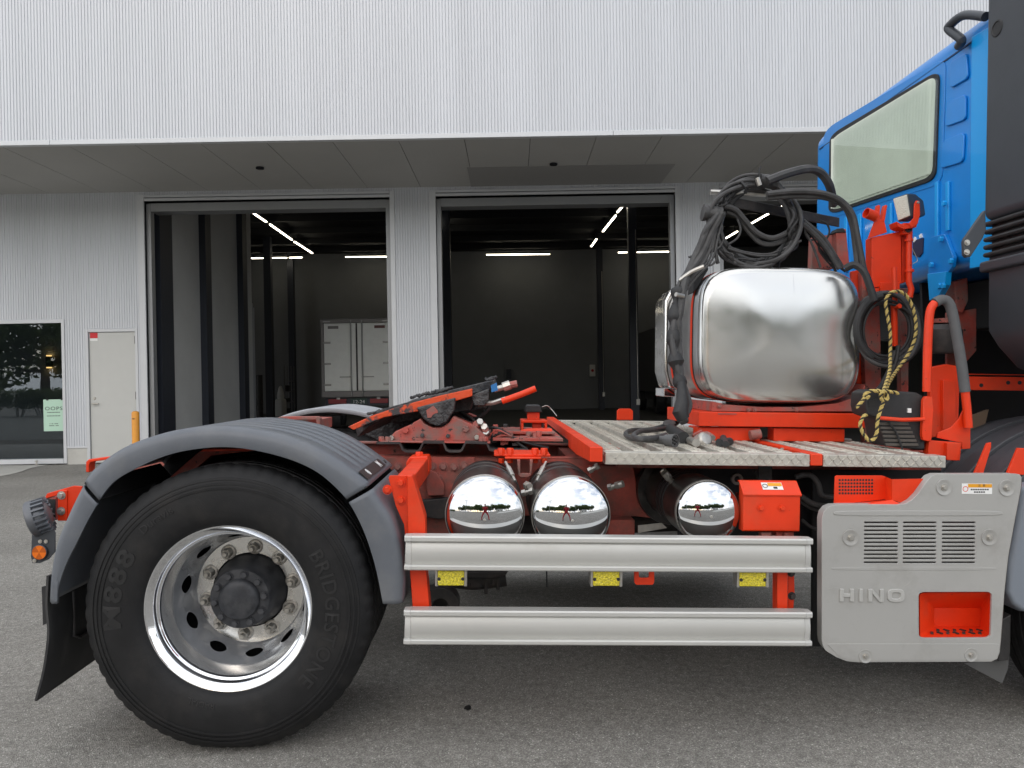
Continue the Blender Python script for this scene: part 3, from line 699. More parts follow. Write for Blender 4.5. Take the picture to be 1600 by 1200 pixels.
# ---- wheels
WC = Vector((0, 0, AXLE_Z)); TR = 0.510
half = [(0.292, 0.004), (0.300, -0.012), (0.312, -0.024), (0.335, -0.032), (0.365, -0.036), (0.400, -0.037), (0.428, -0.034),
        (0.4285, -0.0365), (0.436, -0.0365), (0.4365, -0.033), (0.444, -0.031), (0.4445, -0.0335), (0.452, -0.0325), (0.4525, -0.029), (0.460, -0.026),
        (0.4605, -0.0285), (0.468, -0.0265), (0.4685, -0.0225), (0.480, -0.016), (0.492, -0.006), (0.501, 0.002), (0.507, 0.012),
        (0.510, 0.024), (0.5105, 0.062), (0.499, 0.064), (0.499, 0.072), (0.5115, 0.074), (0.512, 0.103)]
midy = 0.110
full = half + [(0.500, 0.105), (0.500, 0.115)] + [(r, 2*midy-y) for (r, y) in reversed(half)]
def ysurf(r):
    pr = [p for p in half if p[0] < 0.47]
    for (a, b) in zip(pr[:-1], pr[1:]):
        if a[0] <= r <= b[0]: return a[1]+(b[1]-a[1])*(r-a[0])/max(1e-6, b[0]-a[0])
    return pr[-1][1]
SEG = 240
def tread_mod(i, k, r, h):
    if 0.488 < r < 0.5108 and (h > -0.066 or h < -0.154):
        if k % 4 == 0: r -= 0.0045
        elif k % 4 == 2 and r > 0.505: r += 0.0006
    return r, h
def flat_ground(mb, gz):
    mb.v = [(v[0], v[1], max(v[2], gz)) for v in mb.v]
def wheel_set(dy, flip, lettered):
    w = empty('wheel', (0, 0, 0), trk)
    def put(mb, name, m_, **k):
        if flip: mb.v = [(v[0], dy-v[1], v[2]) for v in mb.v]
        else: mb.v = [(v[0], v[1]+dy, v[2]) for v in mb.v]
        return mb.build(name, m_, w, **k)
    t = MB(); t.lathe([(r, -y) for (r, y) in full], WC, (0, -1, 0), SEG, ref=(1, 0, 0), mod=tread_mod); flat_ground(t, 0.004)
    put(t, 'tyre', RUBBER, ang=40)
    return w, put
w1, put = wheel_set(0.0, False, True)
rim = [(0.2925, 0.030), (0.2985, 0.012), (0.2995, 0.002), (0.297, -0.003), (0.292, -0.003), (0.289, 0.001), (0.2725, 0.010), (0.2695, 0.013), (0.2680, 0.030),
       (0.2655, 0.034), (0.2605, 0.034), (0.2580, 0.037), (0.2560, 0.046)]
q = MB(); q.lathe([(r, -y) for r, y in rim], WC, (0, -1, 0), 120, ref=(1, 0, 0)); put(q, 'rim', RIMCH, ang=60)
q = MB(); q.lathe([(r, -y) for r, y in ((0.2560, 0.046), (0.2530, 0.060), (0.2500, 0.10), (0.2488, 0.115))], WC, (0, -1, 0), 120, ref=(1, 0, 0)); put(q, 'rim_barrel', BARREL, ang=60)
# disc with real hand holes: a surface of revolution r,y over a polar grid, holes cut by dropping and reshaping cells
def disc_y(r):
    pts = [(0.144, 0.245), (0.206, 0.245), (0.214, 0.236), (0.224, 0.190), (0.236, 0.145), (0.2472, 0.112)]
    if r <= pts[0][0]: return pts[0][1]
    for (a, b) in zip(pts[:-1], pts[1:]):
        if r <= b[0]: return a[1]+(b[1]-a[1])*(r-a[0])/(b[0]-a[0])
    return pts[-1][1]
HOLE_OFF = math.atan2(930-973, 298-382)
q = MB(); q.lathe([(0.2045, -0.245), (0.144, -0.245), (0.144, -0.275)], WC, (0, -1, 0), 96, ref=(1, 0, 0)); put(q, 'disc_face', CHROME_D, ang=30)
q = MB(); nseg = 120; cone = [(0.2045, 0.2449), (0.2085, 0.240), (0.2125, 0.225), (0.2468, 0.129), (0.2483, 0.122), (0.2488, 0.115)]
# the sloped cone between index 2 and 3 carries ten round holes: built as a grid in (angle, slope) with hole rims
def cone_pt(a, s):
    r0, y0 = cone[2]; r1, y1 = cone[3]; r = r0+(r1-r0)*s; y = y0+(y1-y0)*s
    return Vector((r*math.cos(a), y, AXLE_Z+r*math.sin(a)))
q.lathe([(r, -y) for r, y in cone[:3]], WC, (0, -1, 0), nseg, ref=(1, 0, 0)); q.lathe([(r, -y) for r, y in cone[3:]], WC, (0, -1, 0), nseg, ref=(1, 0, 0))
slen = math.hypot(cone[3][0]-cone[2][0], cone[3][1]-cone[2][1]); HR = 0.037; rmid = (cone[2][0]+cone[3][0])/2
for h in range(10):
    a0 = HOLE_OFF + 2*PI*h/10; dA = PI/10
    # square border points (24) to circle points (24)
    n8 = 12; border = []
    for k in range(n8): border.append((-1+2*k/n8, 0.0))
    for k in range(n8): border.append((1, k/n8))
    for k in range(n8): border.append((1-2*k/n8, 1.0))
    for k in range(n8): border.append((-1, 1-k/n8))
    N = len(border); outer = [cone_pt(a0+u*dA, s_) for u, s_ in border]; inner = []; lip = []
    for u, s_ in border:
        du = u*dA*rmid; dv = (s_-0.5)*slen; L_ = math.hypot(du, dv); f_ = HR/max(L_, 1e-6)
        inner.append(cone_pt(a0+u*dA*f_, 0.5+(s_-0.5)*f_))
    lip = [p+Vector((-(p.x)*0.04, 0.020, -(p.z-AXLE_Z)*0.04)) for p in inner]
    q._add(outer+inner+lip, [(k, (k+1) % N, N+(k+1) % N, N+k) for k in range(N)] + [(N+k, N+(k+1) % N, 2*N+(k+1) % N, 2*N+k) for k in range(N)])
put(q, 'disc', CONEM, ang=50)
q = MB(); q.lathe([(0.30, -0.30), (0.15, -0.30)], WC, (0, -1, 0), 48, ref=(1, 0, 0)); put(q, 'brake_drum', mat('dark drum', (0.010, 0.010, 0.010), 0.8))
hub_y = 0.117
q = MB(); q.lathe([(0.142, -0.30), (0.138, -0.24), (0.128, -0.20), (0.116, -0.15), (0.112, -0.128), (0.108, -0.120), (0.076, -0.118), (0.074, -0.108), (0.068, -0.099), (0.055, -0.094), (0.03, -0.092), (1e-5, -0.092)], WC, (0, -1, 0), 72, ref=(1, 0, 0)); hub = put(q, 'hub', HUB, ang=40)
nutm = MB(); nutm.lathe([(0.029, 0.0), (0.029, 0.005), (0.027, 0.007), (0.021, 0.008)], (0, 0, 0), (0, -1, 0), 20)
nutm.hexb((0, 0, 0), 0.0185, 0.036); nutm.lathe([(0.0105, 0.03), (0.0105, 0.052), (0.0085, 0.055), (1e-5, 0.055)], (0, 0, 0), (0, -1, 0), 14)
nut0 = None
for k in range(10):
    a = math.radians(84.5) + 2*PI*k/10; loc = Vector((0.1675*math.cos(a), 0.245, AXLE_Z+0.1675*math.sin(a)))
    if nut0 is None: nut0 = nutm.build('wheel_nut', NUTM, w1); nut0.location = loc; nut0.rotation_euler = (0, 0.3, 0)
    else: dup(nut0, loc, w1, (0, k*0.7, 0))
bm_ = MB(); bm_.hexb((0, 0, 0), 0.0125, 0.012); bm_.lathe([(0.016, 0), (0.016, 0.003), (1e-5, 0.003)], (0, 0, 0), (0, -1, 0), 14)
hb0 = None
for k in range(10):
    a = math.radians(80) + 2*PI*k/10; loc = Vector((0.092*math.cos(a), 0.118, AXLE_Z+0.092*math.sin(a)))
    if hb0 is None: hb0 = bm_.build('hub_bolt', HUB, w1); hb0.location = loc
    else: dup(hb0, loc, w1, (0, k, 0))
LETT = mat('tyre lettering', (0.011, 0.011, 0.0115), 0.5)
def tyre_text(name, s, R0, phi, size, sx, bold=0.0, spacing=1.0):
    p0 = math.radians(phi)
    def fn(p):
        r = R0+p.y; a = p0-p.x/R0; y = ysurf(min(r, 0.46)) - (0.0022 if p.z > 0 else -0.001)
        return Vector((r*math.cos(a), y, AXLE_Z+r*math.sin(a)))
    return text_obj(name, s, size, LETT, w1, None, extrude=0.01, sx=sx, bold=bold, spacing=spacing, fn=fn)
tyre_text('raised_lettering', 'BRIDGESTONE', 0.372, -4, 0.072, 0.98, 0.001, 1.12)
tyre_text('raised_lettering', 'M888', 0.388, 169, 0.085, 1.35, 0.002, 1.15)
tyre_text('raised_lettering', 'RADIAL', 0.335, 256, 0.026, 1.1)
tyre_text('raised_lettering', 'Duravis', 0.402, 127, 0.040, 1.1)
# inner dual, and the pair on the far side
w2, put2 = wheel_set(0.335, False, False)
q = MB(); q.lathe([(0.292, -0.02), (0.29, -0.10), (0.20, -0.12), (1e-5, -0.12)], WC, (0, -1, 0), 48); put2(q, 'rim', DARKMET)
w3, put3 = wheel_set(2.42, True, False)
q = MB(); q.lathe([(0.299, 0.0), (0.26, -0.03), (0.247, -0.11), (0.21, -0.24), (1e-5, -0.24)], WC, (0, -1, 0), 64); put3(q, 'rim', RIMCH)
w4, put4 = wheel_set(2.085, True, False)
q = MB(); q.lathe([(0.292, -0.02), (0.29, -0.10), (0.20, -0.12), (1e-5, -0.12)], WC, (0, -1, 0), 48); put4(q, 'rim', DARKMET)
q = MB(); q.cyl((0, 0.30, AXLE_Z), (0, 2.12, AXLE_Z), 0.085, 24); q.lathe([(0.10, 0), (0.19, 0.1), (0.22, 0.22), (0.19, 0.34), (0.10, 0.44)], (0, 1.43, AXLE_Z), (0, -1, 0), 32); q.build('rear_axle', DARKMET, trk)

# ---- fenders
oc_ = [(70, 942), (72.5, 900), (82, 850), (100, 805), (127, 752), (150, 726), (190, 699), (237, 681), (285, 670), (335, 666), (380, 669), (436, 679), (483, 696), (520, 716), (549, 736), (577, 758), (600, 787), (616, 815), (628, 860), (633, 905), (631, 944)]
ic_ = [(88, 944), (91, 915), (103, 880), (117, 852), (140, 807), (172, 758), (212, 732), (262, 711), (312, 701), (360, 699), (408, 706), (455, 719), (492, 736), (520, 758), (545, 786), (568, 830), (586, 885), (598, 944)]
FY = -0.022
def resample(pts, n):
    pts = spl(pts, 8); L_ = [0]
    for a, b in zip(pts[:-1], pts[1:]): L_.append(L_[-1]+(b-a).length)
    o = []; j = 0
    for i in range(n):
        t = L_[-1]*i/(n-1)
        while j < len(L_)-2 and L_[j+1] < t: j += 1
        f_ = (t-L_[j])/max(1e-9, L_[j+1]-L_[j]); o.append(pts[j].lerp(pts[j+1], f_))
    return o
NF = 121
OC = resample([T(x, y, FY) for x, y in oc_], NF); IC = resample([T(x, y, FY) for x, y in ic_], NF)
def idx_near(arr, p): return min(range(len(arr)), key=lambda i: (arr[i]-p).length)
iA = idx_near(OC, T(127, 752, FY)); iB = idx_near(OC, T(577, 758, FY))
FW = 0.64
def fender(sub, y_of, mt, groove, drop):
    i0, i1 = sub; mb = MB(); rows = []
    grooves = [0.14, 0.235, 0.33, 0.425, 0.52]
    for i in range(i0, i1+1):
        c = OC[i]; q_ = IC[i]; d = (c-q_); n_ = d.normalized(); c = c-n_*drop
        gd = groove
        if i-i0 < 6 or i1-i < 6: gd = 0
        row = [(q_, 0.016), (q_, 0.004), (q_+n_*0.012, 0.0), (c-n_*0.034, 0.0), (c-n_*0.018, 0.004), (c-n_*0.006, 0.014), (c-n_*0.001, 0.028), (c, 0.045)]
        for gy in grooves: row += [(c, gy-0.016), (c-n_*gd, gy-0.009), (c-n_*gd, gy+0.009), (c, gy+0.016)]
        row += [(c, FW-0.02), (c-n_*0.006, FW-0.004), (c-n_*0.03, FW)]
        rows.append([Vector((p.x, y_of(FY+yy), p.z)) for p, yy in row])
    m = len(rows[0]); vs = [v for r in rows for v in r]
    fs = [(i*m+j, (i+1)*m+j, (i+1)*m+j+1, i*m+j+1) for i in range(len(rows)-1) for j in range(m-1)]
    mb._add(vs, fs); return mb
for near in (True, False):
    yf = (lambda y: y) if near else (lambda y: 2.42-y)
    pl = GREY_PL if near else GREY_LT
    fe = empty('rear_fender', (0, 0, 0), trk)
    for nm, sub, gr, dp in (('rear_section', (0, iA-1), 0, 0.004), ('top_section', (iA, iB), 0.006, 0), ('front_section', (iB+1, NF-1), 0, 0.004)):
        o = fender(sub, yf, pl, gr, dp).build(nm, pl, fe, ang=40)
        s_ = o.modifiers.new('thick', 'SOLIDIFY'); s_.thickness = 0.005; s_.offset = -1
    q = MB()
    for (i, yy) in ((iA+2, 0.05), (iA+2, 0.3), (iB-2, 0.06), (iB-2, 0.3), (iB-2, 0.55), (iA+2, .55)):
        p = OC[i]; n_ = (OC[i]-IC[i]).normalized(); q.lathe([(0.010, -0.002), (0.009, 0.004), (1e-5, 0.006)], (p.x, yf(FY+yy), p.z), n_, 12)
    q.build('fastener', DARKMET, fe)
    # seam ledges
    for i in (iA, iB):
        q = MB(); c = OC[i]; i_ = IC[i]; t_ = (OC[i+1]-OC[i]).normalized()*0.0025; n_ = (c-i_).normalized()
        q.prism([Vector((p.x, yf(FY+0.003), p.z)) for p in (c-t_-n_*0.012, c+t_-n_*0.012, i_+t_, i_-t_)], (0, (0.6 if near else -0.6), 0)); q.build('seam_strip', BLACK, fe)
    if near:
        # maker strip on the sloping front of the top section
        ia, ib = idx_near(OC, T(561, 745, FY)), idx_near(OC, T(571, 753, FY))
        pa, pb = T(556, 741, FY), T(571, 753, FY); t_ = (pb-pa).normalized(); nn_ = Vector((-t_.z, 0, t_.x));
        if nn_.z < 0: nn_ = -nn_
        q = MB(); y0_, y1_ = 0.015, 0.46
        A = [pa+nn_*0.004, pb+nn_*0.004]
        q.prism([Vector((A[0].x, y0_, A[0].z)), Vector((A[1].x, y0_, A[1].z)), Vector((A[1].x, y1_, A[1].z)), Vector((A[0].x, y1_, A[0].z))], nn_*0.003)
        ms = q.build('maker_strip', mat('maker strip', (0.030, 0.028, 0.028), 0.4), fe)
        cpt = (A[0]+A[1])/2+nn_*0.0036
        q = MB()
        hw = (pb-pa).length*0.36
        c0 = Vector((cpt.x, 0.11, cpt.z)); q.lathe([(hw, 0), (hw, 0.001), (hw*0.80, 0.001), (hw*0.80, 0)], c0, nn_, 24)
        rotb = Matrix((t_, Vector((0, 1, 0)), nn_)).transposed()
        for k in (-0.35, 0.0, 0.35): q.box((c0.x-hw*0.6, c0.y+k*hw-0.004, c0.z), (c0.x+hw*0.6, c0.y+k*hw+0.004, c0.z+0.001), rot=rotb @ Matrix.Rotation(0.5, 3, 'Z'))
        q.build('emblem', WHITE, fe)
        me_M = Matrix.Translation(Vector((cpt.x, 0.37, cpt.z))+nn_*0.001) @ Matrix((Vector((0, 1, 0)), -t_, nn_)).transposed().to_4x4()
        text_obj('strip_letter', 'M', 0.045, WHITE, fe, me_M, sx=1.3, bold=0.002)
# arch darkness: the inboard side of the near fender
# ---- mud flaps
for near in (True, False):
    ln = spl([T(76, 900, 0.0), T(74, 945, 0.0), T(77, 985, 0.0), T(74, 1020, 0.0), T(68, 1055, 0.0), T(57, 1096, 0.0)], 6)
    q = MB(); q.sweepy(ln, 0.0 if near else 1.83, 0.60 if near else 2.43, 0.008); fl = q.build('mud_flap', FLAP, trk)
    if near:
        p0, p1 = T(74, 1000, 0.05), T(72, 1030, 0.05)
        hoop = [Vector((p0.x+0.03, 0.16, T(0, 930, .1).z)), Vector((p0.x+0.035, 0.16, T(0, 1002, .1).z)), Vector((p0.x+0.035, 0.20, T(0, 1010, .1).z)), Vector((p0.x+0.035, 0.52, T(0, 1010, .1).z)), Vector((p0.x+0.03, 0.55, T(0, 930, .1).z))]
        q = MB(); q.tube(hoop, 0.006, 8); q.build('flap_hoop', DARKMET, fl)
        a_, b_ = T(66, 917, 0.12), T(74, 976, 0.12); q = MB(); PP(q, [(65, 917), (76, 914), (78, 972), (67, 977)], 0.02, 0.004); q.build('flap_tab', BLACK, fl)

# ---- chassis frame
FRY, FRW = 0.80, 0.82
zt = T(650, 713, FRY).z; zb = zt-0.27
xr = T(180, 740, 0.8).x; xf = 5.4
for sgn, y0 in ((1, FRY), (-1, FRY+FRW)):
    q = MB(); w_ = 0.008
    q.box((xr, y0, zb), (xf, y0+sgn*w_, zt)); q.box((xr, y0, zt-0.008), (xf, y0+sgn*0.085, zt+0.0002)); q.box((xr, y0, zb-0.0002), (xf, y0+sgn*0.085, zb+0.008))
    q.build('frame_rail', RED_DIRTY if sgn > 0 else RED_OLD, trk, bev=0.002)
q = MB()
for xx in (xr+0.05, 0.55, 1.3, 2.0):
    q = MB(); q.box((xx, FRY+0.01, zb+0.02), (xx+0.08, FRY+FRW-0.01, zt-0.02)); q.build('cross_member', RED_DIRTY, trk, bev=0.003)
# bolted gusset plates along the rail
q = MB(); PP(q, [(596, 714), (742, 714), (742, 770), (716, 835), (668, 842), (640, 800), (596, 760)], FRY-0.012, 0.010); q.build('gusset_plate', RED_DIRTY, trk, bev=0.002)
PINK = mat('dusty pink red bolts', (0.36, 0.10, 0.08), 0.6, vary=0.25, vscale=30, dirt=(0.20, 0.14, 0.12), dirt_lo=0.4, dirt_hi=0.7, dscale=25)
bm0 = MB(); bm0.hexb((0, 0, 0), 0.0155, 0.018); bm0.lathe([(0.021, 0), (0.021, 0.004), (1e-5, 0.004)], (0, 0, 0), (0, -1, 0), 16)
fb0 = None
for (px, py) in ((622, 729), (676, 729), (693, 728.5), (710, 729.5), (726, 727), (686, 747), (685, 765.5), (672.5, 789), (690, 788), (648, 801), (705, 806)):
    p = T(px, py, FRY-0.012)
    if fb0 is None: fb0 = bm0.build('frame_bolt', PINK, trk); fb0.location = p
    else: dup(fb0, p, trk, (0, random.random()*2, 0))
q = MB(); PP(q, [(668, 732), (683, 740), (694, 757), (694, 774), (669, 775), (666, 760)], FRY-0.055, 0.042); q.build('bracket_casting', RED_DIRTY, trk, bev=0.004)
# suspension lump and lower bolts
q = MB(); PP(q, [(655, 782), (700, 778), (708, 800), (690, 812), (660, 808)], FRY-0.05, 0.05); q.build('spring_hanger', DARKMET, trk, bev=0.006)

# ---- fifth wheel coupling
fw_ = empty('fifth_wheel', (0, 0, 0), trk)
Y5, W5 = 0.80, 0.84
pl_top = [T(541, 663, Y5), T(580, 644, Y5), T(626, 628, Y5), T(688, 612, Y5), T(760, 596, Y5), T(776, 597, Y5)]
axd = (pl_top[4]-pl_top[2]).normalized(); nrm = Vector((-axd.z, 0, axd.x))
if nrm.z < 0: nrm = -nrm
o5 = pl_top[2]
def L5(u, v, w): return o5 + axd*u + nrm*w + Vector((0, v-Y5+ (0), 0))
ue = (pl_top[5]-o5).dot(axd); ub = -0.27
yc = Y5+W5/2
# plan outline with a V throat at the rear
outl = [(-0.25, Y5+0.10), (-0.20, Y5+0.03), (-0.10, Y5), (0.30, Y5), (ue-0.03, Y5+0.10), (ue, Y5+0.20), (ue, Y5+W5-0.20), (ue-0.03, Y5+W5-0.10), (0.30, Y5+W5), (-0.10, Y5+W5), (-0.20, Y5+W5-0.03), (-0.25, Y5+W5-0.10),
        (-0.22, yc+0.20), (0.02, yc+0.06), (0.14, yc+0.05), (0.18, yc), (0.14, yc-0.05), (0.02, yc-0.06), (-0.22, yc-0.20)]
def bend(u): return -0.9*max(0, -u-0.02)**2*1.6
tp = [L5(u, v, bend(u)) for u, v in outl]
q = MB(); n_ = len(tp); bt_ = [p-nrm*0.042 for p in tp]
q._add(tp+bt_, [tuple(range(n_)), tuple(range(2*n_-1, n_-1, -1))]+[(i, i+n_, (i+1) % n_+n_, (i+1) % n_) for i in range(n_)])
pl5 = q.build('coupler_plate', GREASE, fw_, bev=0.006)
# skirt rails under the plate (painted edge)
SK = mat('scraped orange red edge', (0.66, 0.07, 0.012), 0.5, dirt=(0.05, 0.048, 0.048), dirt_lo=0.50, dirt_hi=0.56, dscale=9, bump=0.2)
for y0 in (Y5-0.004, Y5+W5-0.026):
    q = MB(); up_ = [(543, 667), (580, 650), (626, 634), (688, 618), (738, 607)]; lo_ = [(738, 619), (700, 630), (652, 643), (600, 652), (552, 672)]
    PP(q, up_+lo_, Y5-0.004, 0.03)
    if y0 > 1: q.v = [(v[0], v[1]+W5-0.022, v[2]) for v in q.v]
    q.build('plate_skirt', SK, fw_, bev=0.004)
    q = MB(); PP(q, [(650, 637), (712, 621), (710, 640), (699, 659), (690, 664), (672, 663), (662, 655)], Y5-0.03, 0.07)
    if y0 > 1: q.v = [(v[0], v[1]+W5-0.02, v[2]) for v in q.v]
    q.build('pivot_housing', GREASE, fw_, bev=0.008)
    q = MB(); PP(q, [(666, 641), (677, 634), (684, 642), (683, 651), (668, 653)], Y5-0.034, 0.005)
    if y0 < 1: q.build('paint_patch', RED_OLD, fw_)
    # pedestal
    q = MB(); PP(q, [(602, 690), (618, 674), (640, 664), (657, 654), (664, 662), (676, 668), (690, 668), (702, 660), (708, 650), (716, 654), (740, 664), (758, 680), (761, 690)], Y5-0.012, 0.10)
    if y0 > 1: q.v = [(v[0], v[1]+W5-0.08, v[2]) for v in q.v]
    q.build('pedestal', RED_OLD, fw_, bev=0.006)
q = MB(); q.cyl(T(683, 655, Y5-0.035), T(683, 655, Y5-0.035)+Vector((0, W5+0.07, 0)), 0.028, 24); q.build('pivot_pin', GREASE, fw_)
q = MB(); q.prism([L5(0.0, yc-0.16, -0.05), L5(0.38, yc-0.16, -0.05), L5(0.40, yc-0.16, -0.13), L5(0.05, yc-0.16, -0.14)], (0, 0.32, 0)); q.build('jaw_block', GREASE, fw_, bev=0.01)
q = MB(); q.prism([L5(-0.16, Y5+.16, -0.043), L5(0.34, Y5+.16, -0.043), L5(0.30, Y5+.16, -0.12), L5(-0.06, Y5+.16, -0.10)], (0, W5-.32, 0)); q.build('under_frame', GREASE, fw_, bev=0.01)
q = MB(); PP(q, [(556, 674), (600, 655), (655, 646), (720, 640), (735, 664), (740, 690), (590, 690)], 1.15, .3); q.build('inner_web', GREASE, fw_, bev=0.01)
for (px, py, r_, m_) in ((634, 672, .016, RED_OLD), (728, 670, .016, RED_OLD), (745, 683, .013, STEEL), (612, 684, .013, STEEL), (700, 681, .010, GREASE), (660, 680, .010, GREASE)):
    q = MB(); q.hexb(T(px, py, Y5-.013), r_, .016); q.build('pedestal_bolt', m_, fw_)
for (px, py, w_, h_) in ((768, 692, 9, 6), (782, 696, 6, 8), (800, 697, 10, 5), (818, 692, 8, 9), (770, 678, 8, 7), (786, 668, 7, 5), (812, 686, 12, 4)):
    q = MB(); PB(q, px, py-h_, px+w_, py, .84+.02*random.random(), .05); q.build('valve_body', random.choice((RED_OLD, DARKMET, RED_OLD)), fw_, bev=.003)
for k in range(4):
    q = MB(); q.tube(spl([T(760+k*6, 690-k*3, .86), T(775+k*8, 672+k*4, .84), T(800+k*7, 682+k*3, .83), T(830+k*9, 694+k*2, .84)], 6), .004+.001*k, 7); q.build('air_tube', BLACK if k % 2 else RED_OLD, fw_)
# corrugated sub plate
cp = [(588, 694), (624, 694), (628, 704), (634, 707), (652, 707), (657, 704), (662, 693), (692, 693), (696, 704), (702, 707), (718, 707), (723, 704), (728, 693), (760, 694), (764, 704), (776, 707), (826, 707)]
ln = [T(x, y, Y5-0.07) for x, y in cp]
q = MB(); q.sweepy(ln, Y5-0.07, Y5+W5+0.07, -0.010); q.build('sub_plate', DARKMET, fw_)
q = MB(); PB(q, 594, 689, 766, 693.5, Y5-0.06, W5+0.12); q.build('mounting_plate', RED_OLD, fw_, bev=0.003)
for px in (596, 606, 752, 758): p = T(px, 689, Y5-0.03); q = MB(); q.hexb(p, 0.014, 0.02, (0, 0, 1)); q.build('plate_bolt', RED_OLD, fw_)
q = MB(); q.tube([T(748, 633, Y5+0.10), T(772, 629, Y5-0.0), T(790, 623, Y5-0.02)], 0.011, 10); q.build('release_rod', STEEL, fw_)
q = MB(); q.tube(spl([T(784, 627, Y5-0.02), T(812, 617, Y5-0.02), T(832, 609, Y5-0.02), T(837, 607, Y5-0.02)], 6), 0.0145, 14); q.build('release_handle', RED, fw_)
q = MB(); q.cyl(T(772, 609, Y5+0.1), T(790, 604, Y5+0.1), 0.014, 12); q.cyl(T(786, 605, Y5+0.1), T(797, 601, Y5+0.1), 0.022, 8); q.build('adjuster_rod', STEEL, fw_)
q = MB(); q.cyl(T(796, 602, Y5+0.1), T(808, 599.5, Y5+0.1), 0.017, 8); q.build('adjuster_bolt', PINK, fw_)
q = MB(); PP(q, [(767, 602), (776, 598), (778, 610), (768, 613)], Y5+0.02, 0.02); q.build('paint_mark', BLUEMARK, fw_)
q = MB(); PP(q, [(735, 618), (764, 607), (764, 622), (757, 634), (741, 634)], Y5+0.02, 0.08); q.build('handle_bracket', GREASE, fw_, bev=0.006)
for k in range(9):      # grease lumps along the plate edge
    u = random.uniform(-0.2, ue-0.02); p = L5(u, Y5+random.uniform(0.0, 0.05), bend(u)+0.004)
    q = MB(); pts = [p+axd*((random.random()-.3)*0.09)+Vector((0, random.uniform(-.02, .02), 0)) + nrm*(random.random()*0.008) for _ in range(4)]
    q.tube(spl(pts, 4), [0.004+random.random()*0.006 for _ in range(13)], 7); q.build('grease_lump', GREASE, fw_)
q = MB(); q.tube(spl([T(722, 646, 1.0), T(735, 655, .95), T(748, 652, .92), T(762, 640, .9), T(766, 628, .9)], 6), 0.010, 8); q.build('release_spring', BLACK, fw_)
q = MB(); q.tube(spl([T(712, 640, 1.0), T(735, 652, .9), T(752, 668, .88), T(770, 684, .86), T(776, 686, .84)], 6), 0.006, 8); q.build('grease_line', BLACK, fw_)
for k in range(5):
    p = T(748+random.uniform(-4, 12), 662+k*4, 0.84); q = MB(); q.hexb(p, 0.018, 0.03, (random.uniform(-.3, .3), -.8, .4)); q.build('lever_joint', RED_OLD if k % 2 else STEEL, fw_)

# ---- small things on the frame between coupling and deck
q = MB(); PB(q, 770, 684, 880, 690, 0.82, 0.78); q.build('frame_top_plate', RED_OLD, trk, bev=0.002)
q = MB(); PB(q, 786, 674, 868, 679, 0.95, 0.35); q.build('pipe_channel', RED_OLD, trk, bev=0.003)
q = MB(); q.tube(spl([T(810, 681, 1.0), T(820, 676, 1.0), T(835, 674.5, 1.0), T(862, 675, 1.0)], 5), 0.018, 12); q.build('air_pipe', RED, trk)
pl_ = empty('post_stop', (0, 0, 0), trk)
q = MB(); PB(q, 814, 656, 855, 661, 1.05, 0.14); PB(q, 814, 661, 818, 676, 1.05, 0.14); PB(q, 851, 661, 855, 676, 1.05, 0.14); PB(q, 832, 661, 846, 676, 1.09, 0.06); q.build('bracket', RED, pl_, bev=0.003)
q = MB(); PB(q, 824, 643, 843, 656, 1.09, 0.07); q.build('stem', RED, pl_, bev=0.003)
q = MB(); PP(q, [(820, 644.5), (823, 633), (844, 633), (847.5, 644.5)], 1.07, 0.11); q.build('rubber_cap', BLACK, pl_, bev=0.006)
for (px, py) in ((778, 681), (797, 680), (826, 679), (836, 682), (842, 678), (774, 668), (790, 690), (804, 689)):
    q = MB(); p = T(px, py+4, 0.84+random.random()*0.1); q.hexb(p, 0.014, 0.026, (0, 0, 1)); q.build('clamp_bolt', RED_OLD, trk)
q = MB(); q.tube(spl([T(757, 672, .9), T(772, 668, .86), T(790, 676, .85), T(812, 694, .84), T(824, 702, .84)], 6), 0.007, 8); q.build('air_line', BLACK, trk)
q = MB(); q.tube(spl([T(847, 636, 1.1), T(855, 634, 1.1), T(862, 640, 1.1), T(870, 650, 1.05)], 6), 0.002, 6); q.build('thin_wire', STEEL, trk)

# ---- red bracket carrying the side guard and fender
gb = empty('guard_bracket', (0, 0, 0), trk)
q = MB(); PP(q, [(607, 747), (609, 743), (635, 743), (648, 836), (634, 846), (631, 820), (618, 790)], 0.06, 0.008); q.build('side_plate', RED, gb, bev=0.002)
q = MB(); PP(q, [(636, 743), (644, 743), (664, 808), (666, 890), (672, 958), (645, 958), (640, 890), (637, 836)], 0.030, 0.07); q.build('post', RED, gb, bev=0.004)
q = MB(); a_ = T(633, 757, 0.12); b_ = T(660, 724, 0.70)
q.prism([a_+Vector((-.03, 0, -.045)), a_+Vector((.035, 0, -.045)), a_+Vector((.035, 0, .035)), a_+Vector((-.03, 0, .035))], b_-a_); q.build('arm', RED, gb, bev=0.005)
q = MB(); PP(q, [(634, 723), (640, 714), (668, 713), (671, 722), (671, 738), (662, 742), (636, 738)], 0.60, 0.12); q.build('clamp', RED, gb, bev=0.006)
q = MB(); q.hexb(T(655, 713, 0.66), 0.018, 0.02, (0, 0, 1)); q.build('clamp_bolt', RED, gb); bolt_parts('bracket_bolt', [(626, 754), (626.5, 781), (605.5, 765)], 0.058, RED, gb, 0.012, 0.012)
q = MB(); PP(q, [(1214.5, 888), (1231, 888), (1231, 958), (1214.5, 958)], 0.030, 0.05); PP(q, [(1231.2, 886), (1241, 890), (1242, 925), (1240, 955), (1231.2, 958)], 0.075, 0.006); q.build('front_post', RED, gb, bev=0.004)
bolt_parts('post_bolt', [(1237, 931), (1236, 895)], 0.074, DARKMET, gb, 0.010, 0.012)
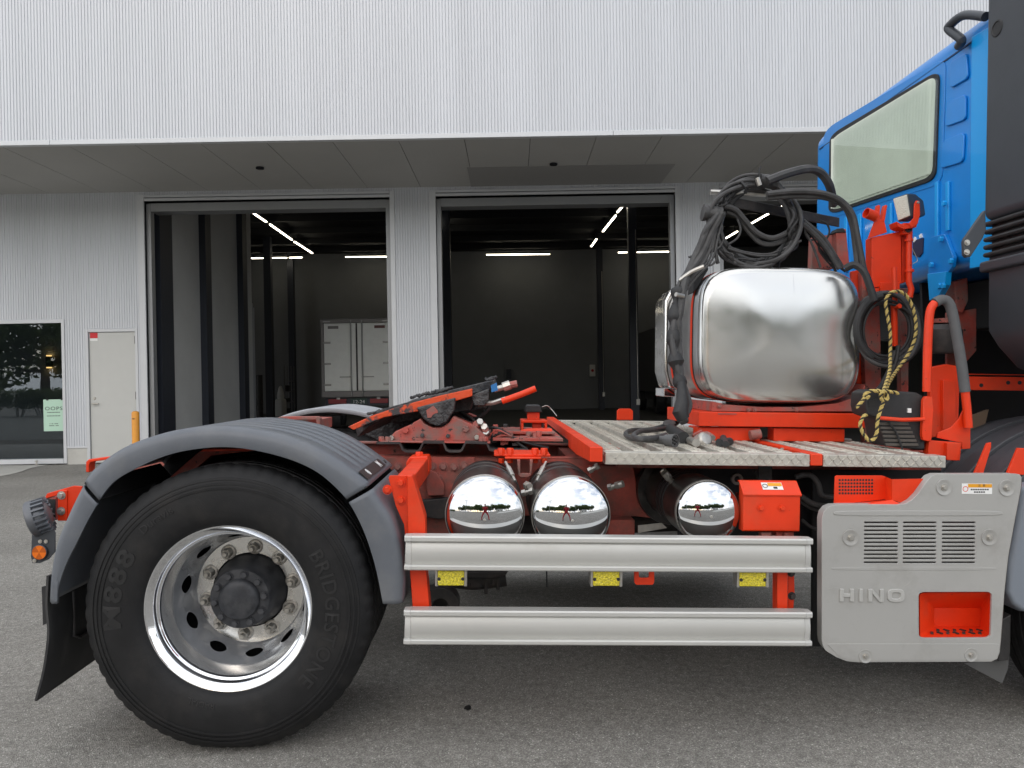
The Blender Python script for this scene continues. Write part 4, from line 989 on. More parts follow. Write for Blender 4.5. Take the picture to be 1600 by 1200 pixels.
q = MB(); PB(q, 1214, 760, 1240, 888, 0.10, 0.05); PB(q, 1216, 800, 1236, 845, 0.15, 0.65); q.build('front_arm', RED_DIRTY, gb, bev=0.004)

# ---- side guard rails
def rail(x0, x1, y0, y1, ofs):
    a = T(x0, y0, -0.03); b = T(x1, y1, -0.03); h = 0.121; z0 = (a.z)-h/1.0
    e = empty('side_guard_rail', (0, 0, 0), trk)
    zc = a.z
    prof = [(0.030, 0), (-0.018, 0), (-0.022, 0.004), (-0.022, 0.014), (-0.018, 0.0175), (-0.004, 0.018), (-0.006, 0.022), (-0.011, 0.035), (-0.014, 0.055), (-0.0135, 0.070), (-0.009, 0.090), (-0.004, 0.0995), (-0.018, 0.100), (-0.022, 0.104), (-0.022, 0.116), (-0.018, 0.121), (0.030, 0.121)]
    q = MB(); xa, xb = a.x+0.024, b.x-0.024
    vs = [(xa, -0.02+y, zc-h+z) for y, z in prof]+[(xb, -0.02+y, zc-h+z) for y, z in prof]; n_ = len(prof)
    q._add(vs, [(i, i+1, i+1+n_, i+n_) for i in range(n_-1)]+[(n_-1, 0, n_, 2*n_-1)]+[tuple(range(n_)), tuple(range(2*n_-1, n_-1, -1))]); q.build('profile', RAILM, e, ang=25)
    for xa, xb in ((a.x, a.x+0.0235), (b.x-0.0235, b.x)):
        q = MB(); vs = []
        left = xa == a.x
        for xx in (xa, xb):
            t = 1.0 if ((xx == xb) == left) else 0.82
            vs += [(xx + (0.004 if (left and xx == xa and 0.02 < z < 0.1) else (-0.004 if (not left and xx == xb and 0.02 < z < 0.1) else 0)), -0.02+(y-0.0012)*t, zc-h+z) for y, z in prof]
        q._add(vs, [(i, i+1, i+1+n_, i+n_) for i in range(n_-1)]+[(n_-1, 0, n_, 2*n_-1)]+[tuple(range(n_)), tuple(range(2*n_-1, n_-1, -1))]); q.build('end_cap', CAPM, e, ang=25)
    return e
rail(632.5, 1269, 836.5, 841, 0); rail(631.5, 1268, 952.5, 955, 0)
# marker lamps
for (x0, y0) in ((680, 891.5), (923, 892), (1152, 893)):
    ml = empty('side_marker_lamp', (0, 0, 0), trk)
    q = MB(); PB(q, x0+4, y0, x0+45, y0+24, -0.018, 0.035); q.build('lens', YEL, ml, bev=0.004)
    q = MB(); PB(q, x0, y0-1, x0+3.8, y0+25, -0.012, 0.05); PB(q, x0+45.2, y0-1, x0+49.5, y0+25, -0.012, 0.05); PB(q, x0, y0-5, x0+49, y0-1.2, -0.010, 0.05); q.build('bracket', STEEL, ml, bev=0.002)
    bolt_parts('screw', [(x0+6, y0+13), (x0+43, y0+13)], -0.018, INK, ml, 0.004, 0.003)
q = MB(); PP(q, [(991, 889), (998, 889), (998.5, 902), (1002, 903), (1012, 903), (1014, 901), (1014, 889), (1022.5, 889), (1022.5, 910), (1020, 914), (994, 914), (991, 910)], 0.05, 0.008); q.build('red_hook_plate', RED, trk, bev=0.002)
# hardware below the rail
q = MB(); q.tube(spl([T(700, 900, .9), T(740, 905, .9), T(790, 899, .9)], 5), 0.05, 12); q.build('stabiliser_bar', DARKMET, trk)
q = MB(); q.lathe([(0.035, 0), (0.085, 0), (0.085, 0.10), (0.035, 0.10)], T(690, 938, 0.75), (0, -1, 0), 28, closed=True); PP(q, [(660, 922), (700, 925), (708, 945), (698, 950), (660, 950)], 0.76, 0.1); q.build('spring_eye', DARKMET, trk, bev=0.004)
for (x0, x1, y0, y1) in ((757, 762, 897, 929), (767, 772, 903, 915), (776, 781, 888, 922), (735, 752, 892, 918)):
    q = MB(); PB(q, x0, y0, x1, y1, 0.85, 0.03); q.build('u_bolt', DARKMET, trk, bev=0.004)
q = MB(); PP(q, [(700, 893), (795, 893), (790, 899), (770, 905), (735, 905), (705, 899)], 0.8, 0.12); q.build('spring_seat', DARKMET, trk, bev=0.01)
q = MB(); q.tube([T(854, 885, .3), T(854.5, 917, .3)], 0.003, 6); q.build('drain_tube', BLACK, trk)

# ---- air tanks
def air_tank(cx, cy, r, y, yb, mirror=CHROME, strap=(0.18, 0.30), flange=False):
    e = empty('air_tank', (0, 0, 0), trk); c = T(cx, cy, y); R = r*(y-CL.y)/F; L_ = yb-y
    q = MB(); q.lathe([(R, -0.012), (R, -L_), (R*0.85, -L_-0.04), (1e-5, -L_-0.07)], c, (0, -1, 0), 72); q.build('shell', AIRT, e)
    q = MB(); q.lathe([(R*1.004, -0.015), (R*1.010, -0.010), (R*1.010, -0.002), (R*0.995, 0.003), (R*0.975, 0.003)], c, (0, -1, 0), 72); q.build('rim_ring', STEEL, e)
    prof = [(R*0.992, -0.004)]
    # knuckle then dish
    for k in range(10):
        a = k/9*math.radians(58); prof.append((R*0.80+R*0.19*math.cos(a), R*0.19*math.sin(a)*1.05))
    r_, h_ = prof[-1]; rs = r_/math.sin(math.radians(32))
    for k in range(1, 13):
        a = math.radians(32)*(1-k/12); prof.append((max(1e-5, rs*math.sin(a)), h_+rs*(math.cos(a)-math.cos(math.radians(32)))))
    q = MB(); q.lathe(prof, c, (0, -1, 0), 96); q.build('end_cap', mirror, e, ang=80)
    hh = prof[-1][1]
    q = MB(); q.lathe([(0.007, -0.004), (0.006, 0.003), (0.004, 0.005), (1e-5, 0.005)], c+Vector((0, -hh+0.004, -R*0.06)), (0, -1, 0), 18); q.build('drain_boss', STEEL, e)
    for s_ in strap:
        q = MB(); q.lathe([(R*1.002, -s_), (R*1.014, -s_-0.001), (R*1.014, -s_-0.033), (R*1.002, -s_-0.034)], c, (0, -1, 0), 64); q.build('strap', DARKMET if not flange else BLACK, e)
    if flange:
        q = MB(); q.lathe([(R*1.0, -L_+0.04), (R*1.28, -L_+0.04), (R*1.30, -L_+0.03), (R*1.30, -L_), (R, -L_)], c, (0, -1, 0), 64, closed=True); q.build('flange', AIRT, e)
    return c, R
cA, RA = air_tank(757.5, 804, 62, 0.095, 0.60, strap=(0.28, 0.40))
cB, RB = air_tank(892, 805, 61.8, 0.095, 0.60, strap=(0.28, 0.40))
cD, RD = air_tank(1105.5, 800.5, 50.5, 0.10, 0.70, strap=(0.22, 0.27, 0.32), flange=True)
def fitting(px, py, y, dirv, n=3, s=1.0):
    q = MB(); p = T(px, py, y); d = Vector(dirv).normalized(); rr = [0.014, 0.010, 0.015]
    for k in range(n): q.cyl(p+d*0.016*k*s, p+d*0.016*(k+1)*s, rr[k % 3]*s, 6 if k % 2 == 0 else 14)
    q.build('tank_fitting', STEEL, trk)
fitting(816, 771, 0.26, (1, -.4, .3)); fitting(823, 758, 0.28, (.3, -1, 0), 2, 1.2); fitting(951, 762, 0.28, (1, -.6, .4), 4); fitting(1053, 757, 0.32, (-.7, -.3, .8), 4, 1.1); fitting(1047, 748, 0.40, (-.7, .3, .8), 3); fitting(920, 736, 0.4, (0.8, -.2, .5), 3)
q = MB()
for (a_, b_) in (((790, 722, .50), (805, 752, .34)), ((853, 722, .50), (838, 752, .34))):
    q = MB(); q.cyl(T(*a_), T(*b_), 0.006, 8); m_ = T(*a_).lerp(T(*b_), .5); q.cyl(T(*a_).lerp(T(*b_), .3), T(*a_).lerp(T(*b_), .75), 0.011, 8); q.build('strap_bolt', STEEL, trk)
q = MB(); PB(q, 772, 709, 860, 714, 0.55, 0.2); PB(q, 789, 714.3, 846, 718, 0.52, 0.2); q.build('tank_hanger', RED, trk, bev=0.003)
q = MB(); PP(q, [(808, 718.5), (813, 718.5), (813, 740), (828, 740), (828, 718.5), (833, 718.5), (830, 743), (826, 746), (813, 746), (810, 742)], 0.50, 0.04); q.build('tank_hook', RED_OLD, trk, bev=0.003)
for px in (783, 797, 836, 850): q = MB(); q.hexb(T(px, 711, 0.56), 0.016, 0.03, (0, 0, 1)); q.hexb(T(px, 716, 0.56), 0.013, 0.02, (0, 0, -1)); q.build('hanger_bolt', RED, trk)
# dark red brackets behind the tanks
q = MB(); PP(q, [(922, 728), (990, 728), (1000, 790), (1040, 800), (1040, 812), (985, 806), (970, 838), (925, 838)], 0.70, 0.05); q.build('tank_support', RED_DIRTY, trk, bev=0.005)
q = MB(); PP(q, [(950, 812), (992, 812), (992, 842), (950, 842)], 0.60, 0.12); q.build('support_foot', RED_DIRTY, trk, bev=0.005)
q = MB(); PP(q, [(997, 821), (1034, 817), (1042, 825), (997, 833)], 0.5, 0.006); q.build('leaf_plate', STEEL, trk)
q = MB(); q.lathe([(0.014, 0), (0.026, 0), (0.026, 0.02), (0.014, 0.02)], T(1150, 748, 0.6), (0, -1, 0), 12, closed=True); q.build('pipe_union', STEEL, trk)
q = MB(); PP(q, [(1060, 728), (1300, 728), (1300, 840), (1060, 840)], 0.66, 0.02); q.build('dark_shield', mat('dark bluish casing', (0.028, 0.030, 0.036), 0.5, vary=0.3, vscale=8), trk)
for k, pts in enumerate(([(1243, 745), (1265, 742), (1278, 755), (1283, 772), (1295, 776), (1320, 777)], [(1252, 775), (1268, 786), (1285, 790), (1310, 791)], [(1250, 781), (1268, 793), (1290, 797), (1310, 798)], [(1253, 812), (1268, 824), (1285, 828), (1300, 828)], [(1180, 735), (1186, 748), (1196, 756)])):
    q = MB(); q.tube(spl([T(x, y, 0.30+0.03*k) for x, y in pts], 6), 0.011 if k != 3 else 0.007, 10); q.build('coolant_hose', HOSE, trk)
q = MB(); PB(q, 1186, 727, 1206, 765, 0.35, 0.01); q.build('hanger_strip', DARKMET, trk)

# ---- red control box with sticker
rb = empty('control_box', (0, 0, 0), trk)
q = MB(); a_ = T(1162, 773, 0.06); b_ = T(1250, 832, 0.06); zt_ = T(1162, 756, 0.10).z
x0, x1 = a_.x, b_.x; z0, z1 = b_.z, a_.z
prof = [(0.06, z0+.006), (0.06, z1), (0.105, zt_+0.004), (0.115, zt_+0.004), (0.115, z0), (0.066, z0)]
q.prism([Vector((x0, y, z)) for y, z in prof], (x1-x0, 0, 0)); q.build('box', RED, rb, bev=0.005)
q = MB(); q.prism([Vector((x0-0.003, y, z)) for y, z in ((0.108, zt_+0.006), (0.122, zt_+0.006), (0.122, zt_+0.012), (0.106, zt_+0.012), (0.054, z1+0.002), (0.056, z1-0.004))], (x1-x0+0.006, 0, 0)); q.build('lid', RED, rb, bev=0.001)
bolt_parts('box_bolt', [(1189, 793.5), (1222, 793.5)], 0.058, RED, rb, 0.009, 0.010)
mid_l = (zt_+z1)/2
def lid_pt(px, f_, lift=0.010):
    y = 0.054+(0.106-0.054)*f_; z = (z1+0.002)+(zt_+0.012-z1-0.002)*f_; n_ = Vector((0, -(zt_+.01-z1), 0.056)).normalized()
    return Vector((T(px, 764, 0.08).x, y, z))+n_*0.001
for (xa, xb, f0, f1, m_, nm) in ((1191, 1223, 0.34, 0.84, WHITE, 'warning_sticker'), (1200.5, 1222, 0.58, 0.80, ORANGE, 'sticker_band'), (1208, 1214, .40, .52, INK, 'sticker_text')):
    q = MB(); lift = {'warning_sticker': 0, 'sticker_band': .0012, 'sticker_text': .0012}[nm]; dv = Vector((0, -lift, lift))
    q.prism([lid_pt(xa, f0)+dv, lid_pt(xb, f0)+dv, lid_pt(xb, f1)+dv, lid_pt(xa, f1)+dv], (0, -.0005, .0005)); q.build(nm, m_, rb)
c_ = lid_pt(1195.5, 0.58)+Vector((0, -.002, .002)); q = MB(); q.lathe([(0.010, 0), (0.010, .0005), (0.0078, .0005), (0.0078, 0)], c_, Vector((0, -(zt_+.01-z1), 0.056)), 18, closed=True); q.build('sticker_symbol', INK, rb)
for xa, xb in ((1190, 1205), (1226, 1232)): q = MB(); PB(q, xa, 832, xb, 842, 0.08, 0.03); q.build('box_foot', RED_OLD, rb)

# ---- checker plate deck
dk_ = empty('catwalk_deck', (0, 0, 0), trk)
YD0, YD1 = 0.12, 2.30
zd = T(1000, 707.5, YD0).z
def deck_plate(px0, px1, n, ye):
    a = T(px0, 715, YD0).x; b = T(px1, 715, YD0).x
    e = empty('checker_plate', (0, 0, 0), dk_)
    def bl(mb, nm, m_, **k):
        return mb.build(nm, m_, dk_, **k)
    lip = 0.045
    q = MB(); q.box((a, YD0, zd-lip), (b, YD0+0.005, zd-0.0005)); q.box((a, YD0+.0002, zd-0.006), (b, YD0+0.075, zd)); q.box((a, ye-0.05, zd-0.01), (b, ye, zd+0.006)); q.box((a, YD0+0.003, zd-lip), (a+.004, ye, zd-.012)); q.box((b-.004, YD0+.003, zd-lip), (b, ye, zd-.012))
    bl(q, 'plate_frame', PLATE, bev=0.003)
    q = MB(); q.box((a+.005, YD0+0.006, zd-0.036), (b-.005, ye-.001, zd-0.030)); bl(q, 'valley_sheet', PLATE_D)
    w_ = (b-a)/n
    for k in range(n):
        xa = a+k*w_+0.004; xb = xa+w_*0.68
        q = MB(); prof = [(xa, zd-0.029), (xa+0.007, zd+0.002), (xb-0.007, zd+0.002), (xb, zd-0.029)]
        q.prism([Vector((x_, YD0+0.072, z_)) for x_, z_ in prof], (0, ye-YD0-0.14, 0)); pk = bl(q, 'tread_plank', PLATE, bev=0.0015)
        q = MB(); yy = YD0+0.09; j = 0
        while yy < ye-0.08:
            for c_ in (0.28, 0.72):
                xc = xa+(xb-xa)*c_; rot = Matrix.Rotation(0.75 if (j+(c_ > .5)) % 2 else -0.75, 3, 'Z')
                q.box((xc-0.016, yy-0.0028, zd+0.0015), (xc+0.016, yy+0.0028, zd+0.0042), rot=rot)
            yy += 0.030; j += 1
        t_ = bl(q, 'tread_lugs', PLATE, flat=True, recalc=False); tag(t_, kind='stuff')
    # lugs on the front lip
    q = MB(); xx = a+0.012; j = 0
    while xx < b-0.01:
        for r_ in (0, 1):
            rot = Matrix.Rotation(0.85 if (j+r_) % 2 else -0.85, 3, 'Y'); zc = zd-0.013-0.019*r_
            q.box((xx-0.0145, YD0-0.0022, zc-0.0026), (xx+0.0145, YD0+0.001, zc+0.0026), rot=rot)
        xx += 0.0175; j += 1
    t_ = bl(q, 'lip_lugs', PLATE, bev=0.0, flat=True); tag(t_, kind='stuff')
    C.objects.unlink(e); bpy.data.objects.remove(e)
deck_plate(946, 1265.5, 7, YD1); deck_plate(1286.5, 1478, 4, 0.92)
# red cross bars
def bar(pxa, pxb, y0, y1, h0, top):
    a = T(pxa, 705, y0).x; b = T(pxb, 705, y0).x
    q = MB(); q.box((a, y0, zd+top-h0), (b, y1, zd+top)); return q
q = MB(); a = T(921.5, 705, 0.10).x; b = T(942, 705, 0.10).x
q.prism([Vector((a, y, z)) for y, z in ((0.10, zd+0.022), (0.10, zd-0.034), (0.16, zd-0.036), (0.55, zd-0.052), (0.9, zd-.05), (0.9, zd-.02), (2.35, zd-.02), (2.35, zd+.022))], (b-a, 0, 0)); q.build('deck_bar', RED, dk_, bev=0.004)
q = bar(1267.5, 1286, 0.112, 1.9, 0.045, 0.0035); q.build('deck_bar', RED, dk_, bev=0.004)
q = MB(); PP(q, [(964, 656), (964, 642), (968, 638.5), (985, 638.5), (989, 642), (989, 656)], 2.31, 0.012); q.build('far_lug', RED, dk_, bev=0.002)
q = MB(); a0 = T(1000, 735, .5); q.box((T(960, 700, .6).x, 0.5, zd-.10), (T(1450, 700, .6).x, 0.56, zd-.018)); q.box((T(960, 700, .6).x, 0.74, zd-.10), (T(1450, 700, .6).x, 0.79, zd-.018)); q.build('deck_stringer', RED_DIRTY, dk_)
for (px, py) in ((1222, 702), (1440, 700), (968, 700)): q = MB(); p = TZ(px, py, zd); q.lathe([(0.008, 0), (0.008, .005), (1e-5, .007)], p, (0, 0, 1), 10); q.build('deck_bolt', STEEL, dk_)

# ---- unseen parts, added to darken underneath: far fuel tank, gearbox, propeller shaft, far guard
q = MB(); q.box((0.72, 1.72, 0.34), (2.45, 2.36, 0.90)); q.build('far_fuel_tank', TANKSIDE, trk, bev=0.06, seg=4)
q = MB(); q.tube([(0.1, 1.21, 0.52), (1.0, 1.21, 0.56), (2.2, 1.21, 0.62)], 0.06, 16); q.build('propeller_shaft', DARKMET, trk)
q = MB(); q.box((2.2, 0.95, 0.42), (3.3, 1.47, 0.86)); q.build('gearbox', DARKMET, trk, bev=0.05, seg=3)
q = MB(); q.lathe([(1e-5, 0), (0.15, 0), (0.16, 0.02), (0.16, 0.5), (0.15, 0.52), (1e-5, 0.52)], (0.75, 1.55, 0.62), (1, 0, 0), 32); q.build('silencer', DARKMET, trk)
# ---- polished tank behind the cab
tk = empty('stainless_tank', (0, 0, 0), trk)
TY0, TY1 = 0.70, 1.33
cT = (T(1093, 523, TY0)+T(1346, 523, TY0))/2
hw = (T(1346, 523, TY0).x-T(1093, 523, TY0).x)/2; hh = (T(1218, 417.5, TY0).z-T(1218, 629, TY0).z)/2
cz = (T(1218, 417.5, TY0).z+T(1218, 629, TY0).z)/2; cx = cT.x
def sq(a, s=1.0, p=4.6):
    ca, sa = math.cos(a), math.sin(a)
    k = (abs(ca)**p+abs(sa)**p)**(-1/p)
    return ca*k*s, sa*k*s
NS = 96
def ring(s, y, dh=0.0):
    return [Vector((cx+sq(2*PI*k/NS)[0]*(hw+dh)*s, y, cz+sq(2*PI*k/NS)[1]*(hh+dh)*s)) for k in range(NS)]
def loft(rings, capa=True, capb=True):
    q = MB(); vs = [v for r in rings for v in r]; n_ = NS
    fs = [(i*n_+k, i*n_+(k+1) % n_, (i+1)*n_+(k+1) % n_, (i+1)*n_+k) for i in range(len(rings)-1) for k in range(n_)]
    if capa: fs.append(tuple(range(n_-1, -1, -1)))
    if capb: fs.append(tuple(range((len(rings)-1)*n_, len(rings)*n_)))
    q._add(vs, fs); return q
def tank_face():
    m = bpy.data.materials.new('smeared polished tank end'); m.use_nodes = True; n = m.node_tree; b = n.nodes['Principled BSDF']; l = n.links.new
    b.inputs['Metallic'].default_value = 0.92; t = n.nodes.new('ShaderNodeTexCoord')
    mp_ = n.nodes.new('ShaderNodeMapping'); mp_.inputs['Scale'].default_value = (15, 1, 0.9); l(t.outputs['Object'], mp_.inputs['Vector'])
    a = n.nodes.new('ShaderNodeTexNoise'); a.inputs['Scale'].default_value = 1.5; a.inputs['Detail'].default_value = 5; a.inputs['Roughness'].default_value = 0.55; l(mp_.outputs[0], a.inputs['Vector'])
    r = n.nodes.new('ShaderNodeValToRGB'); e = r.color_ramp.elements
    e[0].position = 0.60; e[0].color = (0.60, 0.596, 0.575, 1); e[1].position = 0.70; e[1].color = (0.46, 0.46, 0.44, 1); l(a.outputs['Fac'], r.inputs[0]); l(r.outputs[0], b.inputs['Base Color'])
    c = n.nodes.new('ShaderNodeTexNoise'); c.inputs['Scale'].default_value = 5; c.inputs['Detail'].default_value = 6; l(t.outputs['Object'], c.inputs['Vector'])
    mr = n.nodes.new('ShaderNodeMapRange'); l(c.outputs['Fac'], mr.inputs['Value']); mr.inputs['From Min'].default_value = .35; mr.inputs['From Max'].default_value = .68
    mr.inputs['To Min'].default_value = .17; mr.inputs['To Max'].default_value = .27; l(mr.outputs[0], b.inputs['Roughness'])
    w_ = n.nodes.new('ShaderNodeTexNoise'); w_.inputs['Scale'].default_value = 3.0; w_.inputs['Detail'].default_value = 2; l(t.outputs['Object'], w_.inputs['Vector'])
    bp = n.nodes.new('ShaderNodeBump'); bp.inputs['Strength'].default_value = 0.06; bp.inputs['Distance'].default_value = 0.02; l(w_.outputs['Fac'], bp.inputs['Height']); l(bp.outputs[0], b.inputs['Normal'])
    return m
TF = tank_face()
loft([ring(0.985, TY0+0.03), ring(1.0, TY0+0.035), ring(1.0, TY0+0.30)], False, False).build('front_shell', TANKSIDE, tk, ang=60)
loft([ring(0.995, TY0+0.302), ring(0.995, TY1)], False, True).build('rear_shell', TANKSIDE, tk, ang=60)
# dished end: rings shrinking with a slight bulge
rg = [ring(0.998, TY0+0.032), ring(1.004, TY0+0.026), ring(1.002, TY0+0.016), ring(0.99, TY0+0.004), ring(0.965, TY0-0.008)]
for k in range(1, 13):
    s_ = 0.965*(1-k/12)+0.001; rg.append(ring(s_, TY0-0.008-0.032*(1-(s_/0.965)**2)))
loft(rg, False, True).build('front_end', TF, tk, ang=80)
for yy in (TY0+0.11, TY0+0.50):
    loft([ring(1.0, yy, 0.0), ring(1.0, yy, 0.003), ring(1.0, yy+0.045, 0.003), ring(1.0, yy+0.045, 0.0)], False, False).build('strap_backing', BLACK, tk)
    loft([ring(1.0, yy+0.008, 0.003), ring(1.0, yy+0.008, 0.0055), ring(1.0, yy+0.034, 0.0055), ring(1.0, yy+0.034, 0.003)], False, False).build('strap', RED, tk)
q = MB(); q.prism([Vector((cx-hw*0.98, TY0+.08, cz+hh*0.70)), Vector((cx-hw*1.035, TY0+.08, cz+hh*0.62)), Vector((cx-hw*1.02, TY0+.08, cz+hh*.95)), Vector((cx-hw*0.85, TY0+.08, cz+hh*1.05)), Vector((cx-hw*0.84, TY0+.08, cz+hh*0.985))], (0, 0.09, 0)); q.build('strap_pad', BLACK, tk, bev=0.004)
# far shiny cover piece on the rear side of the tank
q = MB(); q.prism([T(1039, 470, 1.36), T(1048, 452, 1.36), T(1066, 452, 1.36), T(1070, 610, 1.36), T(1045, 606, 1.36), T(1038, 580, 1.36)], (0, 0.25, 0)); q.build('rear_cover', CHROME_D, tk, bev=0.012)
q = MB(); PB(q, 1037, 606, 1055, 620, 1.36, 0.2); q.build('rear_foot', CHROME, tk, bev=0.004)
# saddle and legs
sd = empty('tank_saddle', (0, 0, 0), trk)
q = MB(); PP(q, [(1113, 627), (1135, 632), (1190, 636), (1250, 636), (1310, 630), (1343, 618), (1352, 600), (1352, 643), (1113, 643)], TY0+0.02, 0.52); q.build('cradle', RED_OLD, sd, bev=0.003)
q = MB(); PB(q, 1092, 643.3, 1352, 669, TY0-0.01, 0.62); q.build('beam', RED, sd, bev=0.004)
q = MB(); PB(q, 1122, 645.5, 1151, 648, TY0-0.014, 0.002); q.build('beam_trim', RED_OLD, sd); bolt_parts('cradle_bolt', [(1124, 634.5), (1170, 640), (1180, 640), (1245, 640)], TY0+0.016, RED_OLD, sd, .008, .008)
for a_, b_ in ((1090, 1188), (1209, 1320)):
    q = MB(); p = T(a_, 669, TY0+.02); p2 = T(b_, 669, TY0+.02); q.box((p.x, TY0+.02, zd+0.003), (p2.x, TY0+.10, T(1200, 669.3, TY0).z)); q.build('leg', RED, sd, bev=0.003)
q = MB(); q.cyl(T(1172, 680, TY0-0.02), T(1188, 678, TY0-0.02), 0.022, 16); q.build('leg_pipe', RED_OLD, sd)

# ---- hoses and cables
hs = empty('air_and_electric_lines', (0, 0, 0), trk)
def hose(pts, r, m_=HOSE, name='hose', n=8, smooth=7):
    q = MB(); q.tube(spl([T(*p) for p in pts], smooth), r, n); return q.build(name, m_, hs)
HY = 0.72
# big upper loop : several strands
random.seed(11)
for k in range(10):
    cxp, cyp = 1180+random.uniform(-6, 6), 350+random.uniform(-7, 6); rx, ry = 66+random.uniform(-13, 8), 66+random.uniform(-11, 7); pts = []
    for j in range(18):
        a = 2*PI*j/18; pts.append(T(cxp+rx*math.cos(a)*(1+0.03*math.sin(3*a+k)), cyp-ry*math.sin(a)*(1+0.03*math.cos(2*a+k)), HY+0.03*math.sin(a*2+k)+k*0.012))
    q = MB(); q.tube(spl(pts, 4, True), random.choice((0.008, 0.010, 0.012, 0.006)), 9, closed=True); q.build('coiled_hose', HOSE, hs)
hose([(1198, 283, .70), (1230, 271, .72), (1262, 264, .75), (1282, 270, .78), (1296, 290, .82), (1303, 320, .9)], 0.020)
hose([(1198, 303, .66), (1240, 299, .66), (1280, 301, .66), (1312, 312, .66), (1332, 335, .66), (1340, 370, .66), (1346, 400, .66), (1352, 430, .66)], 0.013)
hose([(1198, 309, .68), (1245, 306, .68), (1290, 309, .68), (1318, 322, .68), (1331, 350, .68), (1337, 390, .68), (1340, 420, .68)], 0.013)
hose([(1320, 420, .62), (1335, 414, .60), (1350, 425, .58), (1360, 450, .57), (1366, 470, .57)], 0.016, BLACK)
# drooping hoses inside the loop
hose([(1132, 322, .74), (1150, 328, .74), (1165, 345, .74), (1185, 365, .74), (1210, 372, .74), (1240, 358, .74)], 0.013)
hose([(1136, 330, .76), (1155, 340, .76), (1170, 362, .76), (1190, 380, .76), (1215, 380, .76), (1242, 364, .76)], 0.012)
hose([(1137, 388, .73), (1160, 395, .73), (1190, 400, .73), (1220, 396, .73), (1245, 380, .73)], 0.006)
hose([(1137, 385, .73), (1165, 394, .73), (1200, 397, .73), (1230, 386, .73), (1252, 376, .73)], 0.005)
hose([(1152, 342, .72), (1157, 358, .72), (1152, 372, .72), (1138, 382, .72)], 0.005)
hose([(1254, 350, .73), (1275, 368, .74), (1295, 392, .74), (1312, 420, .74)], 0.013)
hose([(1255, 345, .75), (1285, 370, .75), (1300, 392, .75), (1316, 418, .75)], 0.011)
hose([(1258, 362, .75), (1268, 380, .75), (1276, 400, .75), (1282, 418, .75)], 0.006)
hose([(1282, 345, .85), (1292, 350, .85), (1296, 362, .85), (1290, 374, .85), (1282, 372, .85)], 0.005, BLACK)
hose([(1262, 350, .85), (1258, 362, .85), (1264, 374, .85), (1280, 374, .85)], 0.005, BLACK)
rw = random.Random(31)
for k in range(16):
    a0 = rw.uniform(0, 2*PI); sp = rw.uniform(1.5, 4.5); pts = []
    for j in range(9):
        a = a0+sp*j/8; rr_ = 64+rw.uniform(-10, 9); pts.append((1180+rr_*math.cos(a)+rw.uniform(-4, 4), 350-rr_*math.sin(a)+rw.uniform(-4, 4), .70+rw.uniform(0, .14)))
    hose(pts, rw.choice((.0035, .005, .006)), BLACK if k % 3 == 0 else HOSE, 'thin_wire')
for k in range(6):
    x0 = 1116+rw.uniform(-10, 12); hose([(x0+6, 335+rw.uniform(-6, 6), .70), (x0-4, 370, .69), (x0-16+rw.uniform(-6, 6), 405, .68), (x0-40, 436, .66), (1056+rw.uniform(-8, 8), 475, .64)], rw.choice((.005, .007)), HOSE, 'thin_wire')
for k in range(5):
    hose([(1250+rw.uniform(-6, 6), 345+rw.uniform(-6, 10), .74), (1270+rw.uniform(-8, 8), 372, .76), (1288+rw.uniform(-10, 10), 396, .78), (1310+rw.uniform(-12, 12), 424, .80)], rw.choice((.004, .006, .008)), BLACK, 'thin_wire')
# tape wraps
for (a_, b_, r_) in (((1098, 332, .72), (1126, 336, .72), 0.038), ((1185, 280, .72), (1212, 287, .74), 0.032)):
    q = MB(); pA, pB = T(*a_), T(*b_); q.tube([pA.lerp(pB, k/6) for k in range(7)], [r_*random.uniform(.8, 1.05) for _ in range(7)], 10); q.build('tape_wrap', HOSE, hs)
q = MB(); q.tube([T(1183, 278, .70), T(1187, 290, .70)], .012, 8); q.build('cable_clip', STEEL, hs)
q = MB(); q.tube([T(1187, 278, .70), T(1186, 268, .70), T(1188, 260, .70)], .004, 6); q.build('tie_tail', BLACK, hs)
q = MB(); q.tube([T(1158, 284, .70), T(1166, 292, .68), T(1165, 302, .70)], .007, 6); q.build('cable_tie', BLACK, hs)
# dark support arm
q = MB(); a_, b_ = T(1146, 308, .80), T(1312, 340, .95); q.prism([a_, b_, b_+Vector((0, 0, -.045)), a_+Vector((0, 0, -.045))], (0, 0.012, 0)); q.build('support_arm', DARKMET, hs, bev=0.003)
q = MB(); a_, b_ = T(1110, 300, .80), T(1240, 306, .80); q.tube([a_, b_], 0.012, 8); q.build('support_tube', STEEL, hs)
# vertical taped bundle left of the tank
bp_ = [(1122, 335, .70), (1104, 360, .70), (1090, 395, .70), (1074, 425, .68), (1061, 450, .66), (1055, 490, .64), (1052, 530, .62), (1057, 570, .60), (1064, 605, .58), (1068, 635, .56), (1062, 652, .52)]
for k in range(5):
    ox, oy = random.uniform(-9, 9), random.uniform(-5, 5)
    hose([(x+ox*(0.5+0.5*math.sin(i*1.3+k)), y+oy, yy+random.uniform(-.02, .02)) for i, (x, y, yy) in enumerate(bp_)], random.choice((0.012, 0.014, 0.016)), HOSE, 'bundle_hose')
q = MB(); sp_ = spl([T(*p) for p in bp_[4:9]], 8); q.tube(sp_, [0.026+0.008*math.sin(i*0.9)+random.uniform(-.003, .004) for i in range(len(sp_))], 12); q.build('bundle_tape', BLACK, hs)
q = MB(); q.tube([T(1056, 460, .60), T(1068, 463, .62)], 0.010, 8); q.build('white_tie', STEEL, hs)
